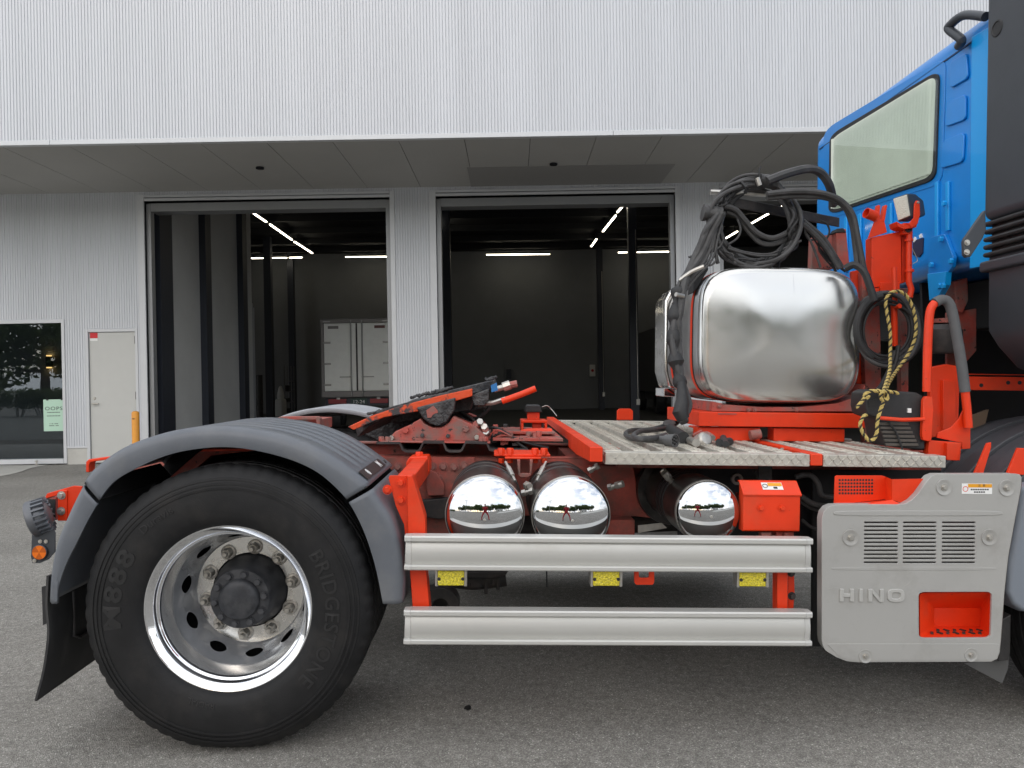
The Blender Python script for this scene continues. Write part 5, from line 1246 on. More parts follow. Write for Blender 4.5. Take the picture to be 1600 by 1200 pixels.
q = MB(); sp_ = [T(1065, 598, .55), T(1066, 625, .52), T(1063, 645, .5), T(1068, 655, .5)]; q.tube(sp_, [.018, .027, .034, .028], 12); q.build('hose_boot', BLACK, hs)
hose([(1132, 372, .7), (1125, 385, .7), (1110, 394, .69), (1090, 398, .69), (1076, 402, .69)], 0.005)
hose([(1112, 388, .68), (1104, 405, .68), (1108, 415, .68), (1118, 408, .68), (1120, 395, .68)], 0.005)
hose([(1118, 340, .7), (1116, 370, .7), (1118, 395, .7), (1122, 412, .7)], 0.009)
q = MB(); q.tube(spl([T(1062, 438, .66), T(1080, 425, .64), T(1100, 416, .62)], 5), .009, 8); q.build('light_hose', STEEL, hs)
# lines lying on the deck with their plugs
ZC = zd+0.018
def dl(px, py, dz=0.0): return TZ(px, py, ZC+dz)
def dhose(pts, r, m_=HOSE):
    q = MB(); q.tube(spl([dl(*p) for p in pts], 7), r, 9); q.build('deck_hose', m_, hs)
dhose([(1062, 652, .05), (1040, 664), (1015, 671), (990, 672), (978, 677), (984, 684), (1005, 687), (1028, 688)], 0.012)
dhose([(1064, 656, .05), (1045, 668, .02), (1020, 672, .02), (1000, 674, .02), (990, 681, .02), (1000, 686, .02), (1025, 684, .02), (1040, 680, .02)], 0.012)
dhose([(1070, 658, .06), (1085, 654, .06), (1110, 655, .05), (1125, 665, .03), (1128, 680), (1128, 690)], 0.008)
dhose([(1066, 660, .05), (1080, 656, .07), (1098, 658, .05), (1108, 668, .03)], 0.013)
pg = empty('trailer_plug', (0, 0, 0), trk); a_ = dl(1024, 687, .01); b_ = dl(1066, 689, .014); d_ = (b_-a_).normalized()
q = MB(); q.lathe([(0.012, 0), (0.016, .01), (0.019, .05), (0.024, .055), (0.026, .085), (.028, .10), (.024, .101), (.024, .095), (1e-5, .094)], a_, d_, 20); q.build('plug_body', mat('grey plug', (0.09, 0.09, 0.09), .5), pg)
q = MB()
for k in range(7):
    a = 2*PI*k/6; u = d_.orthogonal().normalized(); w_ = d_.cross(u); r_ = 0 if k == 6 else .014
    q.cyl(a_+d_*.092+(u*math.cos(a)+w_*math.sin(a))*r_, a_+d_*.10+(u*math.cos(a)+w_*math.sin(a))*r_, .004, 8)
q.build('plug_pins', INK, pg)
q = MB(); c_ = dl(1046, 664, .03); q.lathe([(1e-5, 0), (.03, 0), (.033, .006), (.033, .012), (.028, .016), (1e-5, .017)], c_, (-.1, -.4, .9), 24); q.build('plug_cover', HOSE, pg)
q = MB(); q.cyl(dl(1048, 670, .02), dl(1068, 684, .01), .026, 18); q.build('plug_socket', BLACK, pg)
gh = empty('glad_hand_coupling', (0, 0, 0), trk)
q = MB(); q.cyl(dl(1096, 676, .0), dl(1096, 663, .03), .012, 12); q.cyl(dl(1096, 664, .03), dl(1096, 660, .035), .015, 10); q.build('nipple', STEEL, gh)
q = MB(); c_ = dl(1100, 688, .0); q.lathe([(1e-5, -.02), (.026, -.02), (.034, -.005), (.034, .01), (.024, .02), (1e-5, .022)], c_, (.3, -.8, .4), 22); q.build('coupling_head', STEEL, gh)
q = MB(); q.tube(spl([dl(1084, 690), dl(1092, 682, .015), dl(1104, 678, .02), dl(1114, 684, .01)], 5), .012, 10); q.build('coupling_arm', STEEL, gh)
q = MB(); q.cb(dl(1090, 678, .02), (.05, .02, .02), Matrix.Rotation(-.5, 3, 'Y')); q.build('red_tag', RED_OLD, gh, bev=.004)
q = MB(); q.cyl(dl(1124, 692), dl(1140, 690), .018, 14); q.cyl(dl(1130, 684, .01), dl(1134, 694), .014, 12); q.build('small_plug', BLACK, gh)
q = MB(); p0 = dl(1090, 690); q.tube([dl(1078, 688), dl(1088, 692)], .017, 12); q.build('coupling_neck', STEEL, gh)

# ---- red tower beside the tank
tw = empty('lamp_tower', (0, 0, 0), trk)
YT = 0.78
q = MB(); PP(q, [(1362, 371), (1408, 361), (1409, 443), (1362, 450)], YT, 0.06); q.build('box_plate', RED, tw, bev=0.003)
q = MB(); PP(q, [(1409.5, 361), (1416, 366), (1416, 440), (1409.5, 443)], YT+.012, 0.05); q.build('box_side', RED, tw, bev=0.002)
q = MB(); PP(q, [(1356, 373), (1366, 347), (1381, 341), (1386, 363)], YT-.006, 0.006); q.build('triangle_bracket', RED, tw, bev=0.001)
q = MB(); q.lathe([(.021, 0), (.024, 0), (.024, .05), (.021, .05)], T(1367, 338, YT-.01), (-.9, -.2, .25), 20, closed=True); q.build('cable_saddle', RED, tw)
for (xa, xb) in ((1374, 1372), (1385, 1380)): q = MB(); PP(q, [(xa-1.5, 320), (xa+1.5, 321), (xb+2.5, 345), (xb-3, 345)], YT-.008, 0.03); q.build('hook_fin', RED, tw, bev=0.001)
q = MB(); PP(q, [(1306, 360), (1322, 357), (1328, 416), (1309, 420)], 0.80, 0.05); q.build('red_strut', RED_OLD, tw, bev=0.004)
q = MB(); PP(q, [(1304, 364), (1308, 357), (1318, 356), (1323, 363)], 0.795, 0.06); q.build('strut_cap', BLACK, tw, bev=0.004)
q = MB(); PP(q, [(1270, 370), (1300, 366), (1303, 420), (1268, 420)], 0.95, 0.05); q.build('red_back_plate', RED_OLD, tw, bev=0.004)
q = MB(); PP(q, [(1346, 425), (1372, 415), (1376, 520), (1378, 640), (1408, 640), (1408, 450), (1420, 450), (1420, 700), (1350, 700), (1352, 600)], 0.84, 0.04); q.build('upright_frame', RED_OLD, tw, bev=0.004)
q = MB(); PB(q, 1376, 441, 1406, 462, 0.77, 0.02); PB(q, 1362, 450, 1374, 470, .772, .03); q.build('cross_plate', RED, tw, bev=0.003)
q = MB(); PP(q, [(1330, 424), (1362, 417), (1366, 470), (1352, 600), (1340, 600)], 0.88, 0.02); q.build('rear_plate', RED, tw, bev=0.003)
q = MB(); q.tube([T(1421, 358, .76), T(1420, 400, .76), T(1420, 440, .76), T(1424, 452, .76), T(1421, 465, .76)], 0.014, 12); q.cyl(T(1420, 374, .76), T(1420, 377, .76), .02, 12); q.cyl(T(1421, 421, .76), T(1421, 425, .76), .02, 12); q.build('conduit_pipe', RED, tw)
q = MB(); q.tube(spl([T(1425, 388, .78), T(1432, 402, .78), T(1433, 408, .78), T(1426, 412, .78)], 6), .002, 5); q.build('wire_clip', STEEL, tw)
q = MB(); PB(q, 1412, 348, 1426, 366, 0.745, 0.04); q.build('lamp_base', RED, tw, bev=0.003)
q = MB(); q.lathe([(1e-5, 0.002), (.006, .002), (.006, .004), (.016, .004), (.016, 0)], T(1419, 358, .745), (0, -1, 0), 16); q.build('base_grommet', BLACK, tw)
# work lamp facing back and outward
wl = empty('work_lamp', (0, 0, 0), trk)
fA, fB, fC, fD = T(1395, 311, .76), T(1417, 304, .72), T(1422, 337, .72), T(1403, 345, .76)
nn_ = (fB-fA).cross(fD-fA).normalized()
if nn_.y > 0: nn_ = -nn_
cc_ = (fA+fB+fC+fD)/4
q = MB(); q.prism([fA, fB, fC, fD], -nn_*0.02); q.build('lens', LENS, wl, bev=0.004)
ex = [cc_+(p-cc_)*1.12 for p in (fA, fB, fC, fD)]; bk = [cc_+(p-cc_)*0.72+Vector((.115, .05, 0.005)) for p in (fA, fB, fC, fD)]; ex2 = [p+nn_*0.003 for p in ex]
q = MB(); vs = [p-nn_*0.003 for p in ex]+[cc_+(p-cc_)*1.12+Vector((.05, .02, .004)) for p in (fA, fB, fC, fD)]+bk
q._add(vs, [(i, (i+1) % 4, 4+(i+1) % 4, 4+i) for i in range(4)]+[(4+i, 4+(i+1) % 4, 8+(i+1) % 4, 8+i) for i in range(4)]+[(0, 1, 2, 3), (8, 9, 10, 11)]); q.build('housing', DUCT, wl, bev=0.008)
q = MB(); PP(q, [(1429, 318), (1432, 313), (1437, 314), (1438, 335), (1434, 350), (1425, 356), (1420, 350), (1428, 340)], 0.715, 0.008); q.build('lamp_yoke', RED, wl, bev=0.002)
q = MB(); PP(q, [(1401, 346), (1412, 352), (1426, 352), (1434, 346), (1432, 355), (1412, 358), (1403, 354)], 0.72, 0.07); q.build('yoke_base', RED, wl, bev=0.002)
q = MB(); q.hexb(T(1434, 316.5, .715), .006, .006); q.build('yoke_bolt', STEEL, wl)

# ---- coiled cable on its hook
ck = empty('hanging_cable_coil', (0, 0, 0), trk)
q = MB(); q.tube([T(1397, 418, .70), T(1398, 445, .70), T(1398.5, 472, .70), T(1401, 480, .68), T(1406, 478, .66)], .011, 10); q.tube([T(1397, 475, .71), T(1398, 540, .74)], .014, 10); q.build('coil_hook', RED, ck)
random.seed(5)
for k in range(11):
    cxp, cyp = 1386+random.uniform(-4, 4), 514+random.uniform(-5, 5); rx, ry = 47+random.uniform(-11, 6), 52+random.uniform(-11, 5); pts = []
    for j in range(16):
        a = 2*PI*j/16; pts.append(T(cxp+rx*math.cos(a), cyp-ry*math.sin(a), 0.66+0.02*math.sin(a+k)+k*0.008))
    q = MB(); q.tube(spl(pts, 4, True), random.choice((.006, .008, .0095)), 9, closed=True); q.build('cable_loop', BLACK if k % 3 else HOSE, ck)
pts = [T(1386+47*math.cos(a), 513-52*math.sin(a), 0.645) for a in [math.radians(100+k*10) for k in range(15)]]
q = MB(); q.tube(pts, [.019 if i % 2 else .0165 for i in range(15)], 10); q.build('spiral_wrap', BLACK, ck)
q = MB(); q.tube(spl([T(1404, 540, .64), T(1398, 570, .64), T(1385, 595, .64), T(1373, 608, .64)], 6), .010, 8); q.tube(spl([T(1398, 548, .64), T(1390, 575, .64), T(1378, 600, .64), T(1370, 610, .64)], 6), .010, 8); q.build('cable_tail', BLACK, ck)
# ---- wheel chock and its holder
ho = empty('chock_holder', (0, 0, 0), trk)
YH = 0.34
q = MB(); q.tube(spl([T(1448, 612, YH), T(1449, 560, YH), T(1451, 510, YH), T(1454, 484, YH), T(1461, 473, YH)], 6), .0165, 14); q.build('hoop_left', RED, ho)
q = MB(); q.tube(spl([T(1461, 473, YH), T(1470, 468.5, YH), T(1480, 471, YH), T(1487, 485, YH), T(1494, 520, YH), T(1501, 560, YH), T(1508, 612, YH)], 7), .0205, 16); q.build('foam_grip', FOAM, ho)
q = MB(); q.tube([T(1508, 612, YH), T(1511, 640, YH), T(1513, 668, YH)], .0165, 14); q.build('hoop_right', RED, ho)
q = MB(); PP(q, [(1443, 625), (1447, 619), (1457, 620), (1459, 640), (1456, 687), (1452, 690), (1443, 688), (1441, 680)], YH-.015, .02); q.build('holder_plate', RED, ho, bev=.003)
q = MB(); PP(q, [(1514, 636), (1516.5, 636), (1516.5, 701), (1503, 702), (1503, 692), (1464, 684), (1465, 676), (1486, 668), (1499, 654), (1507, 636)], YH+.02, .008); q.build('curved_web', RED, ho, bev=.002)
q = MB(); PP(q, [(1452, 688), (1503, 692), (1500, 720), (1450, 712)], YH, .04); PP(q, [(1480, 692), (1501, 692), (1501, 700), (1497, 720), (1480, 719)], YH-.02, .02); q.build('holder_base', RED, ho, bev=.003)
q = MB(); PP(q, [(1453, 574), (1480, 569), (1497, 572), (1500, 600), (1498, 680), (1455, 684)], .60, .03); q.build('holder_back', RED, ho, bev=.006)
q = MB(); PP(q, [(1474, 594), (1494, 596), (1494, 678), (1474, 682)], .58, .02); q.build('back_rib', RED, ho, bev=.003)
q = MB(); q.tube([T(1374, 653, YH-.02), T(1410, 656, YH-.03), T(1444, 655, YH-.02)], .008, 10); q.build('retaining_rod', RED, ho)
ch_y = 0.35
wc = empty('wheel_chock', ORG + RT @ T(1398, 690, ch_y)); wc.rotation_euler = RT.to_euler(); tag(wc, 'ribbed black rubber wheel chock strapped into the red holder on the deck', 'wheel chock')
wcl = RTI @ (wc.location-ORG)
def CH(mb, name, m_, **k):
    mb.v = [tuple(Vector(v)-wcl) for v in mb.v]; return mb.build(name, m_, wc, **k)
q = MB(); PP(q, [(1353, 634), (1355, 613), (1366, 608.5), (1432, 613), (1442, 618), (1446, 625), (1446, 703), (1436, 703), (1384, 697), (1373, 654), (1356, 648)], ch_y, .14); CH(q, 'body', BLACK, bev=.008)
for sl_ in ([(1358, 627), (1370, 623), (1370, 632), (1358, 635)], [(1380, 624), (1391, 622), (1391, 633), (1380, 634)]): q = MB(); PP(q, sl_, ch_y-.003, .006); CH(q, 'grip_slot', INK)
TAN = mat('worn chock tread', (0.085, 0.075, 0.065), .8, vary=.2, vscale=20)
for k in range(6):
    yy = 660+k*6.5; xl = 1374+k*2.0; q = MB(); PP(q, [(xl, yy), (1420+k*3, yy+.5), (1421+k*3, yy+4.8), (xl+.8, yy+4.3)], ch_y-.008, .012); CH(q, 'tread_rib', TAN, bev=.002)
q = MB(); PB(q, 1419, 638, 1424, 645, ch_y-.008, .01); CH(q, 'tag', WHITE)
q = MB(); q.tube(spl([T(1387, 658, ch_y-.015), T(1398, 672, ch_y-.015), T(1406, 690, ch_y-.015), T(1410, 702, ch_y-.012)], 6), .004, 8); CH(q, 'cord', BLACK)
# ---- rope, laid from twisted strands
rp = empty('rope', ORG + RT @ T(1378, 690, .30)); rp.rotation_euler = RT.to_euler(); tag(rp, 'yellow and black twisted rope knotted over the cable coil and wheel chock', 'rope')
rpl = RTI @ (rp.location-ORG)
def rope(pts, name='rope_run'):
    path = spl([T(*p) for p in pts], 14); Ls = [0]
    for a, b in zip(path[:-1], path[1:]): Ls.append(Ls[-1]+(b-a).length)
    n_ = max(12, int(Ls[-1]/0.006)); pp = []; j = 0
    for i in range(n_):
        t = Ls[-1]*i/(n_-1)
        while j < len(Ls)-2 and Ls[j+1] < t: j += 1
        pp.append(path[j].lerp(path[j+1], (t-Ls[j])/max(1e-9, Ls[j+1]-Ls[j])))
    for s_, m_ in ((0, ROPEA), (1, ROPEB), (2, ROPEA)):
        st = []; prev = None
        for i, p in enumerate(pp):
            t = (pp[min(i+1, n_-1)]-pp[max(i-1, 0)]).normalized()
            u = t.orthogonal().normalized() if prev is None else (prev-t*prev.dot(t)).normalized(); prev = u; w_ = t.cross(u)
            a = 2*PI*(i*0.006/0.034)+s_*2*PI/3; st.append(p+(u*math.cos(a)+w_*math.sin(a))*0.0038)
        q = MB(); q.tube(st, 0.0043, 6); q.v = [tuple(Vector(v)-rpl) for v in q.v]; q.build(name, m_, rp)
RY = .60
rope([(1380, 612, .33), (1390, 580, .48), (1391, 550, RY), (1391, 520, RY), (1386, 490, RY), (1384, 470, RY), (1391, 458, RY), (1404, 455, RY), (1416, 462, RY), (1426, 480, RY), (1431, 505, RY), (1429, 530, RY), (1418, 555, RY), (1402, 578, RY-.03), (1388, 600, .42), (1382, 618, .32)])
rope([(1382, 615, .32), (1374, 612, .31), (1360, 611, .31), (1351, 617, .31), (1353, 623, .31), (1358, 618, .30)], 'rope_knot')
rope([(1370, 610, .31), (1384, 615, .30), (1386, 626, .30), (1376, 622, .30), (1380, 612, .29), (1396, 613, .31), (1403, 615, .32)], 'rope_knot')
rope([(1383, 622, .30), (1376, 640, .31), (1371, 658, .31), (1370, 675, .31), (1366, 685, .31), (1358, 688, .31), (1348, 676, .31), (1344, 662, .31), (1350, 650, .32), (1354, 648, .33)])
rope([(1352, 620, .31), (1346, 628, .31), (1338, 637, .31)], 'rope_end')
# ---- canister, red pieces and beam right of the holder
q = MB(); q.lathe([(1e-5, 0), (.075, 0), (.085, .02), (.085, .11), (.06, .135), (1e-5, .14)], T(1472, 552, .85), (0, 0, 1), 28); q.build('brake_canister', DARKMET, trk)
q = MB(); q.lathe([(1e-5, 0), (.05, 0), (.05, .02), (1e-5, .025)], T(1474, 505, .85), (0, 0, 1), 20); q.build('canister_cap', RED_OLD, trk)
q = MB(); PP(q, [(1490, 440), (1513, 433), (1514, 470), (1505, 490), (1495, 487), (1492, 455)], .9, .08); q.build('cab_mount', RED_OLD, trk, bev=.008)
q = MB(); PP(q, [(1480, 488), (1526, 482), (1526, 548), (1510, 566), (1480, 575)], .92, .02); q.build('mount_web', RED_OLD, trk, bev=.004)
q = MB(); PB(q, 1511, 584, 1720, 588, .70, .08); PB(q, 1511, 588.2, 1720, 612, .70, .012); q.build('front_beam', RED, trk, bev=.003)
bolt_parts('beam_hole', [(1533, 602), (1575, 598), (1593, 598)], .6995, INK, trk, .006, .001)
q = MB(); PP(q, [(1440, 440), (1760, 420), (1760, 760), (1452, 760)], 1.25, .02); q.build('engine_shade', mat('black shade sheet', (.012, .012, .013), .8), trk)  # black sheet standing in for the darkness below and behind the cab
# ---- cab
CURT0 = mat('pale green curtain cloth', (.72, .76, .66), .8, vary=.08, vscale=3)
GLASS_W = GL.copy(); GLASS_W.name = 'cab window glass'
for n_ in GLASS_W.node_tree.nodes:
    if n_.type == 'BSDF_TRANSPARENT': n_.inputs['Color'].default_value = (.95, .97, .95, 1)
    if n_.type == 'MIX_SHADER': n_.inputs[0].default_value = .07
CX = CL.x + 2.165
cabE = empty('cab', (0, 0, 0), trk)
zt_c = TX(1292, 199, CX).z; zb_c = TX(1450, 432, CX).z
yfar = TX(1270, 300, CX).y; ynear = 0.02
q = MB(); q.box((CX, ynear, zb_c), (CX+1.9, yfar, zt_c)); q.build('cab_shell', BLUE, cabE, bev=0.09, seg=6)
# roof gutter lip, drip seam and roof ribs
q = MB(); q.box((CX-0.004, ynear+.1, zt_c-.115), (CX+.02, yfar-.1, zt_c-.108)); q.build('gutter_seam', mat('seam shadow gap', (.004, .03, .09), .5), cabE)
for k in range(4):
    yy = 0.5+k*0.45; q = MB(); q.box((CX+.10, yy, zt_c-.004), (CX+1.7, yy+.16, zt_c+.022)); q.build('roof_rib', BLUE, cabE, bev=.010)
def cab_poly(poly, th, m_, name, parent=cabE, bev=0.0, off=0.0):
    pts = [TX(px, py, CX+off) for px, py in poly]; q = MB(); q.prism(pts, (-th, 0, 0)); return q.build(name, m_, parent, bev=bev)
def rounded(poly, k=0.12, n=5):
    o = []; N = len(poly)
    for i in range(N):
        p0, p1, p2 = [Vector((*poly[(i+d) % N], 0)) for d in (-1, 0, 1)]
        a = p1.lerp(p0, k); b = p1.lerp(p2, k)
        for j in range(n+1):
            t = j/n; w_ = a*(1-t)**2+p1*2*t*(1-t)+b*t*t; o.append((w_.x, w_.y))
    return o
winp = [(1303, 216), (1467, 117), (1461, 275), (1301, 330)]
gasket = rounded([(1299, 211), (1471, 109), (1465, 281), (1297, 336)], .10)
recess = rounded([(1288, 203), (1479, 88), (1473, 287), (1286, 345)], .10)
cab_poly(recess, .004, BLUE, 'window_recess', bev=.002); cab_poly(gasket, .014, BLACK, 'window_gasket', bev=.004)
cab_poly(rounded(winp, .09), .0146, CURT0, 'window_reveal')
wn = cab_poly(rounded(winp, .09), .003, GLASS_W, 'rear_window', off=-.034)
q = MB(); poly_ = [TX(px, py, CX) for px, py in winp]; yA, yB = min(p.y for p in poly_)+.03, max(p.y for p in poly_)-.03; n_ = int((yB-yA)/.022); vs = []
def edge_z(a, b, y): t = (y-a.y)/(b.y-a.y); return a.z+(b.z-a.z)*t
for k in range(n_+1):
    y_ = yA+(yB-yA)*k/n_; zt2, zb2 = edge_z(poly_[0], poly_[1], y_)-.012, edge_z(poly_[3], poly_[2], y_)+.012; dx_ = .010 if k % 2 else 0
    vs += [(CX-.0152-dx_, y_, zb2), (CX-.0152-dx_, y_+(.012 if k % 2 else 0), zt2)]
q._add(vs, [(2*k, 2*k+1, 2*k+3, 2*k+2) for k in range(n_)]); q.build('curtain', CURT0, cabE, ang=80)
# pressed panels between window and corner
for pl2 in ([(1488, 97), (1513, 82), (1516, 122), (1487, 139)], [(1482, 160), (1512, 147), (1512, 187), (1479, 199)], [(1476, 220), (1510, 206), (1508, 253), (1472, 264)]):
    cab_poly(rounded(pl2, .2), .012, BLUE, 'pressed_panel', bev=.005)
cab_poly([(1521, 58), (1620, 0), (1620, 400), (1518, 420)], .010, BLUE_LT, 'corner_pillar', bev=.004)
for (x0, x1, y0, y1) in ((1464, 1469, 285, 395), (1393, 1396, 318, 400), (1343, 1348, 335, 420), (1322, 1326, 340, 425), (1481, 1486, 285, 360)):
    cab_poly([(x0, y0), (x1, y0-2), (x1, y1), (x0, y1+2)], .014, BLUE_LT, 'panel_bead', bev=.004)
cab_poly(rounded([(1459, 371), (1482, 365), (1496, 402), (1494, 417), (1488, 426), (1456, 430)], .12), .02, BLUE, 'mount_plate', bev=.003)
cab_poly([(1458, 428), (1488, 424), (1486, 445), (1474, 466), (1461, 470)], .03, BLUE_LT, 'mount_tab', bev=.003)
for (px, py) in ((1472, 374), (1457, 414), (1488, 408), (1470, 447), (1476, 447), (1477, 318)):
    p = TX(px, py, CX-.03); q = MB(); q.hexb(p, .014, .014, (-1, 0, 0)); q.build('cab_bolt', BLUE_LT, cabE)
cab_poly([(1428, 376), (1444, 372), (1443, 395), (1437, 402), (1428, 398)], .006, mat('dark blue decal', (.02, .02, .06), .5), 'dark_patch')
cab_poly([(1428, 375), (1431, 370), (1433, 376), (1430, 379)], .008, WHITE, 'paint_chip')
cab_poly([(1438, 368), (1441, 365), (1442, 371), (1439, 372)], .008, WHITE, 'paint_chip')
# underside of the cab (dark)
q = MB(); q.box((CX+.30, ynear+.05, zb_c-.25), (CX+1.8, yfar-.1, zb_c-.012)); q.build('cab_floor', mat('black underbody', (.012, .012, .012), .8), cabE)
# side door and lower body, beyond the picture's edge
dA, dB = CX+.62, CX+1.72
q = MB(); q.box((dA, ynear-.012, zb_c-.55), (dB, ynear+.03, zt_c-.16)); q.build('door', BLUE, cabE, bev=.012)
q = MB(); q.box((dA+.10, ynear-.020, zb_c+.36), (dB-.10, ynear-.006, zt_c-.24)); q.build('door_gasket', BLACK, cabE, bev=.006)
q = MB(); q.box((dA+.13, ynear-.024, zb_c+.39), (dB-.13, ynear-.018, zt_c-.27)); q.build('door_window', mat('dark door glass', (.02, .025, .028), .03), cabE)
q = MB(); q.box((dA+.06, ynear-.045, zb_c+.20), (dA+.24, ynear-.012, zb_c+.235)); q.build('door_handle', BLACK, cabE, bev=.008)
q = MB(); q.box((CX+1.0, ynear+.02, zb_c-.56), (CX+1.9, yfar-.02, zb_c-.01)); q.build('lower_cab', BLUE, cabE, bev=.04, seg=4)
# grab handle on the roof corner
q = MB(); q.tube(spl([TX(1498, 72, CX-.03), TX(1502, 62, CX-.05), TX(1484, 47, CX-.06), TX(1484, 40, CX-.06), TX(1506, 24, CX-.06), TX(1540, 26, CX-.05)], 7), .020, 12); q.build('roof_handle', DUCT, cabE)
# ---- intake duct
du = empty('intake_duct', (0, 0, 0), trk)
YU, DD = 0.16, 0.34
xl = T(1535, 200, YU+DD).x
zA, zB, zC_ = T(1540, 318, YU).z, T(1540, 385, YU).z, T(1560, 520, YU).z
q = MB(); q.box((xl, YU, zA), (xl+.55, YU+DD, 3.4)); q.build('upper_duct', DUCT, du, bev=.04, seg=5)
q = MB()
prof = [(xl+.012, zA+.012)]
for k in range(5):
    z = zA - (zA-zB)*k/5; q = MB(); q.box((xl+.004, YU+.004, z-(zA-zB)/5*.62), (xl+.546, YU+DD-.004, z)); q.build('bellows_fold', BLACK, du, bev=.012, seg=3)
q = MB(); q.box((xl+.03, YU+.03, zB-.01), (xl+.52, YU+DD-.03, zA+.01)); q.build('bellows_core', BLACK, du)
q = MB(); q.box((xl-.004, YU-.006, zB-.05), (xl+.555, YU+DD+.006, zB-.004)); q.build('duct_collar', DUCT, du, bev=.012)
q = MB(); PP(q, [(1540, 397), (1760, 397), (1760, 600), (1625, 592), (1585, 575), (1556, 543), (1540, 518)], YU+DD, -DD); q.build('lower_duct', DUCT, du, bev=.03, seg=4)
q = MB(); q.lathe([(1e-5, .0008), (.026, .0008), (.028, .004), (.034, .003), (.036, 0)], TX(1558, 44, xl), (-1, 0, 0), 20); q.build('duct_boss', BLACK, du)
q = MB(); PP(q, [(1540, 328), (1536, 332), (1508, 372), (1506, 377), (1507, 398), (1511, 402), (1517, 401), (1536, 372), (1541, 360)], YU+.14, .02); q.build('duct_bracket', DUCT, du, bev=.003)
bolt_parts('duct_bolt', [(1511, 379), (1510.5, 394)], YU+.138, STEEL, du, .008, .008)

# ---- front wheel, guard and grey step fender
fwx = CL.x + (1595-770)/F*2.68 + .62
wf = empty('wheel', (0, 0, 0), trk)
q = MB(); q.lathe([(r, -y) for (r, y) in full], (fwx, 0, .497), (0, -1, 0), 120, ref=(1, 0, 0)); q.build('tyre', RUBBER, wf, ang=40)
q = MB(); q.lathe([(.299, .003), (.27, -.01), (.26, .03), (.18, .05), (1e-5, .05)], (fwx, 0, .497), (0, -1, 0), 64); q.build('rim', RIMCH, wf)
q = MB(); pr = []
Rg = .60
for k in range(30):
    a = math.radians(60+k*4.2); pr.append((fwx+Rg*math.cos(a), .50+Rg*math.sin(a)))
fgd = empty('front_wheel_guard', (0, 0, 0), trk)
for j in range(7):
    y0_ = .14+j*.09; q = MB(); dr = .014 if j % 2 else 0
    ln = [Vector((fwx+(Rg+dr)*math.cos(math.radians(50+k*4.5)), 0, .55+(Rg+dr)*math.sin(math.radians(50+k*4.5)))) for k in range(34)]
    q.sweepy(ln, y0_, y0_+.0895, .03); q.build('guard_rib', GUARDM, fgd, bev=.006)
q = MB(); PP(q, [(1543, 693), (1549, 691), (1549, 699), (1536, 742), (1522, 742)], .14, .012); PP(q, [(1591, 700), (1640, 702), (1640, 742), (1573, 742)], .14, .012); q.build('guard_stay', RED, fgd, bev=.002)
q = MB(); PP(q, [(1518, 650), (1545, 640), (1530, 700), (1515, 720), (1500, 720)], .75, .02); q.build('tan_shield', mat('tan undercoat', (.16, .11, .075), .7), fgd)
q = MB(); PP(q, [(1600, 760), (1700, 760), (1700, 960), (1612, 958), (1597, 957), (1583, 945), (1574, 925), (1578, 880), (1590, 820)], .02, .3); q.build('step_fender', mat('blue grey step plastic', (.20, .225, .26), .45), trk, bev=.02, seg=4)
q = MB(); PP(q, [(1506, 1036), (1572, 1030), (1577, 1020), (1575, 1045), (1566, 1068)], .10, .008); q.build('small_mud_flap', mat('grey flap', (.10, .10, .098), .7), trk)
q = MB(); PP(q, [(1563, 970), (1580, 960), (1579, 1020), (1576, 1032), (1560, 1034)], .06, .05); q.build('flap_bracket', DARKMET, trk, bev=.004)

# ---- silver side cover
cv = empty('side_cover', (0, 0, 0), trk)
YC = -0.03
pv = lambda px, py: (T(px, py, YC).x, T(px, py, YC).z)
outp = [(1285.5, 812), (1288, 801), (1294, 793.5), (1303, 789.8), (1318, 789), (1405, 789), (1416, 787.5), (1426, 782), (1436, 772), (1451, 751), (1457, 744.5), (1466, 741), (1588, 740.5), (1595, 741.5), (1598.5, 746), (1597.5, 762), (1588, 812), (1577.5, 870), (1571.5, 924), (1566, 1000), (1564, 1020), (1560, 1030), (1551, 1035), (1340, 1036), (1325, 1034.5), (1308, 1028), (1292, 1018), (1287, 1010), (1285.5, 1000)]
holes = []
for cx0, cx1 in ((1352, 1405), (1413, 1465), (1474, 1526)):
    for r_ in range(11):
        yy = 817+r_*6.25; sl = -0.06*r_
        holes.append([(cx0+sl, yy-1.35), (cx1+sl, yy-1.35), (cx1+sl, yy+1.35), (cx0+sl, yy+1.35)])
pk = rounded([(1437, 926), (1552, 925.5), (1550, 997.5), (1437.5, 998)], .09)
loops = [[pv(*p) for p in outp]]+[[pv(*p) for p in h] for h in holes]+[[pv(*p) for p in pk]]
hole_panel('cover_skin', loops, PANEL, cv, YC+.0064, .010, .0014)
# side returns of the cover
q = MB(); pts = [T(px, py, YC+.012) for px, py in outp]; n_ = len(pts)
ins = Vector((sum(p.x for p in pts)/n_, 0, sum(p.z for p in pts)/n_))
p0 = [Vector((p.x+(ins.x-p.x)*.006, YC+.014, p.z+(ins.z-p.z)*.006)) for p in pts]; p1 = [p+Vector((0, .05, 0)) for p in p0]
q._add(p0+p1, [(i, (i+1) % n_, n_+(i+1) % n_, n_+i) for i in range(n_)]); q.build('cover_return', PANEL, cv, ang=50)
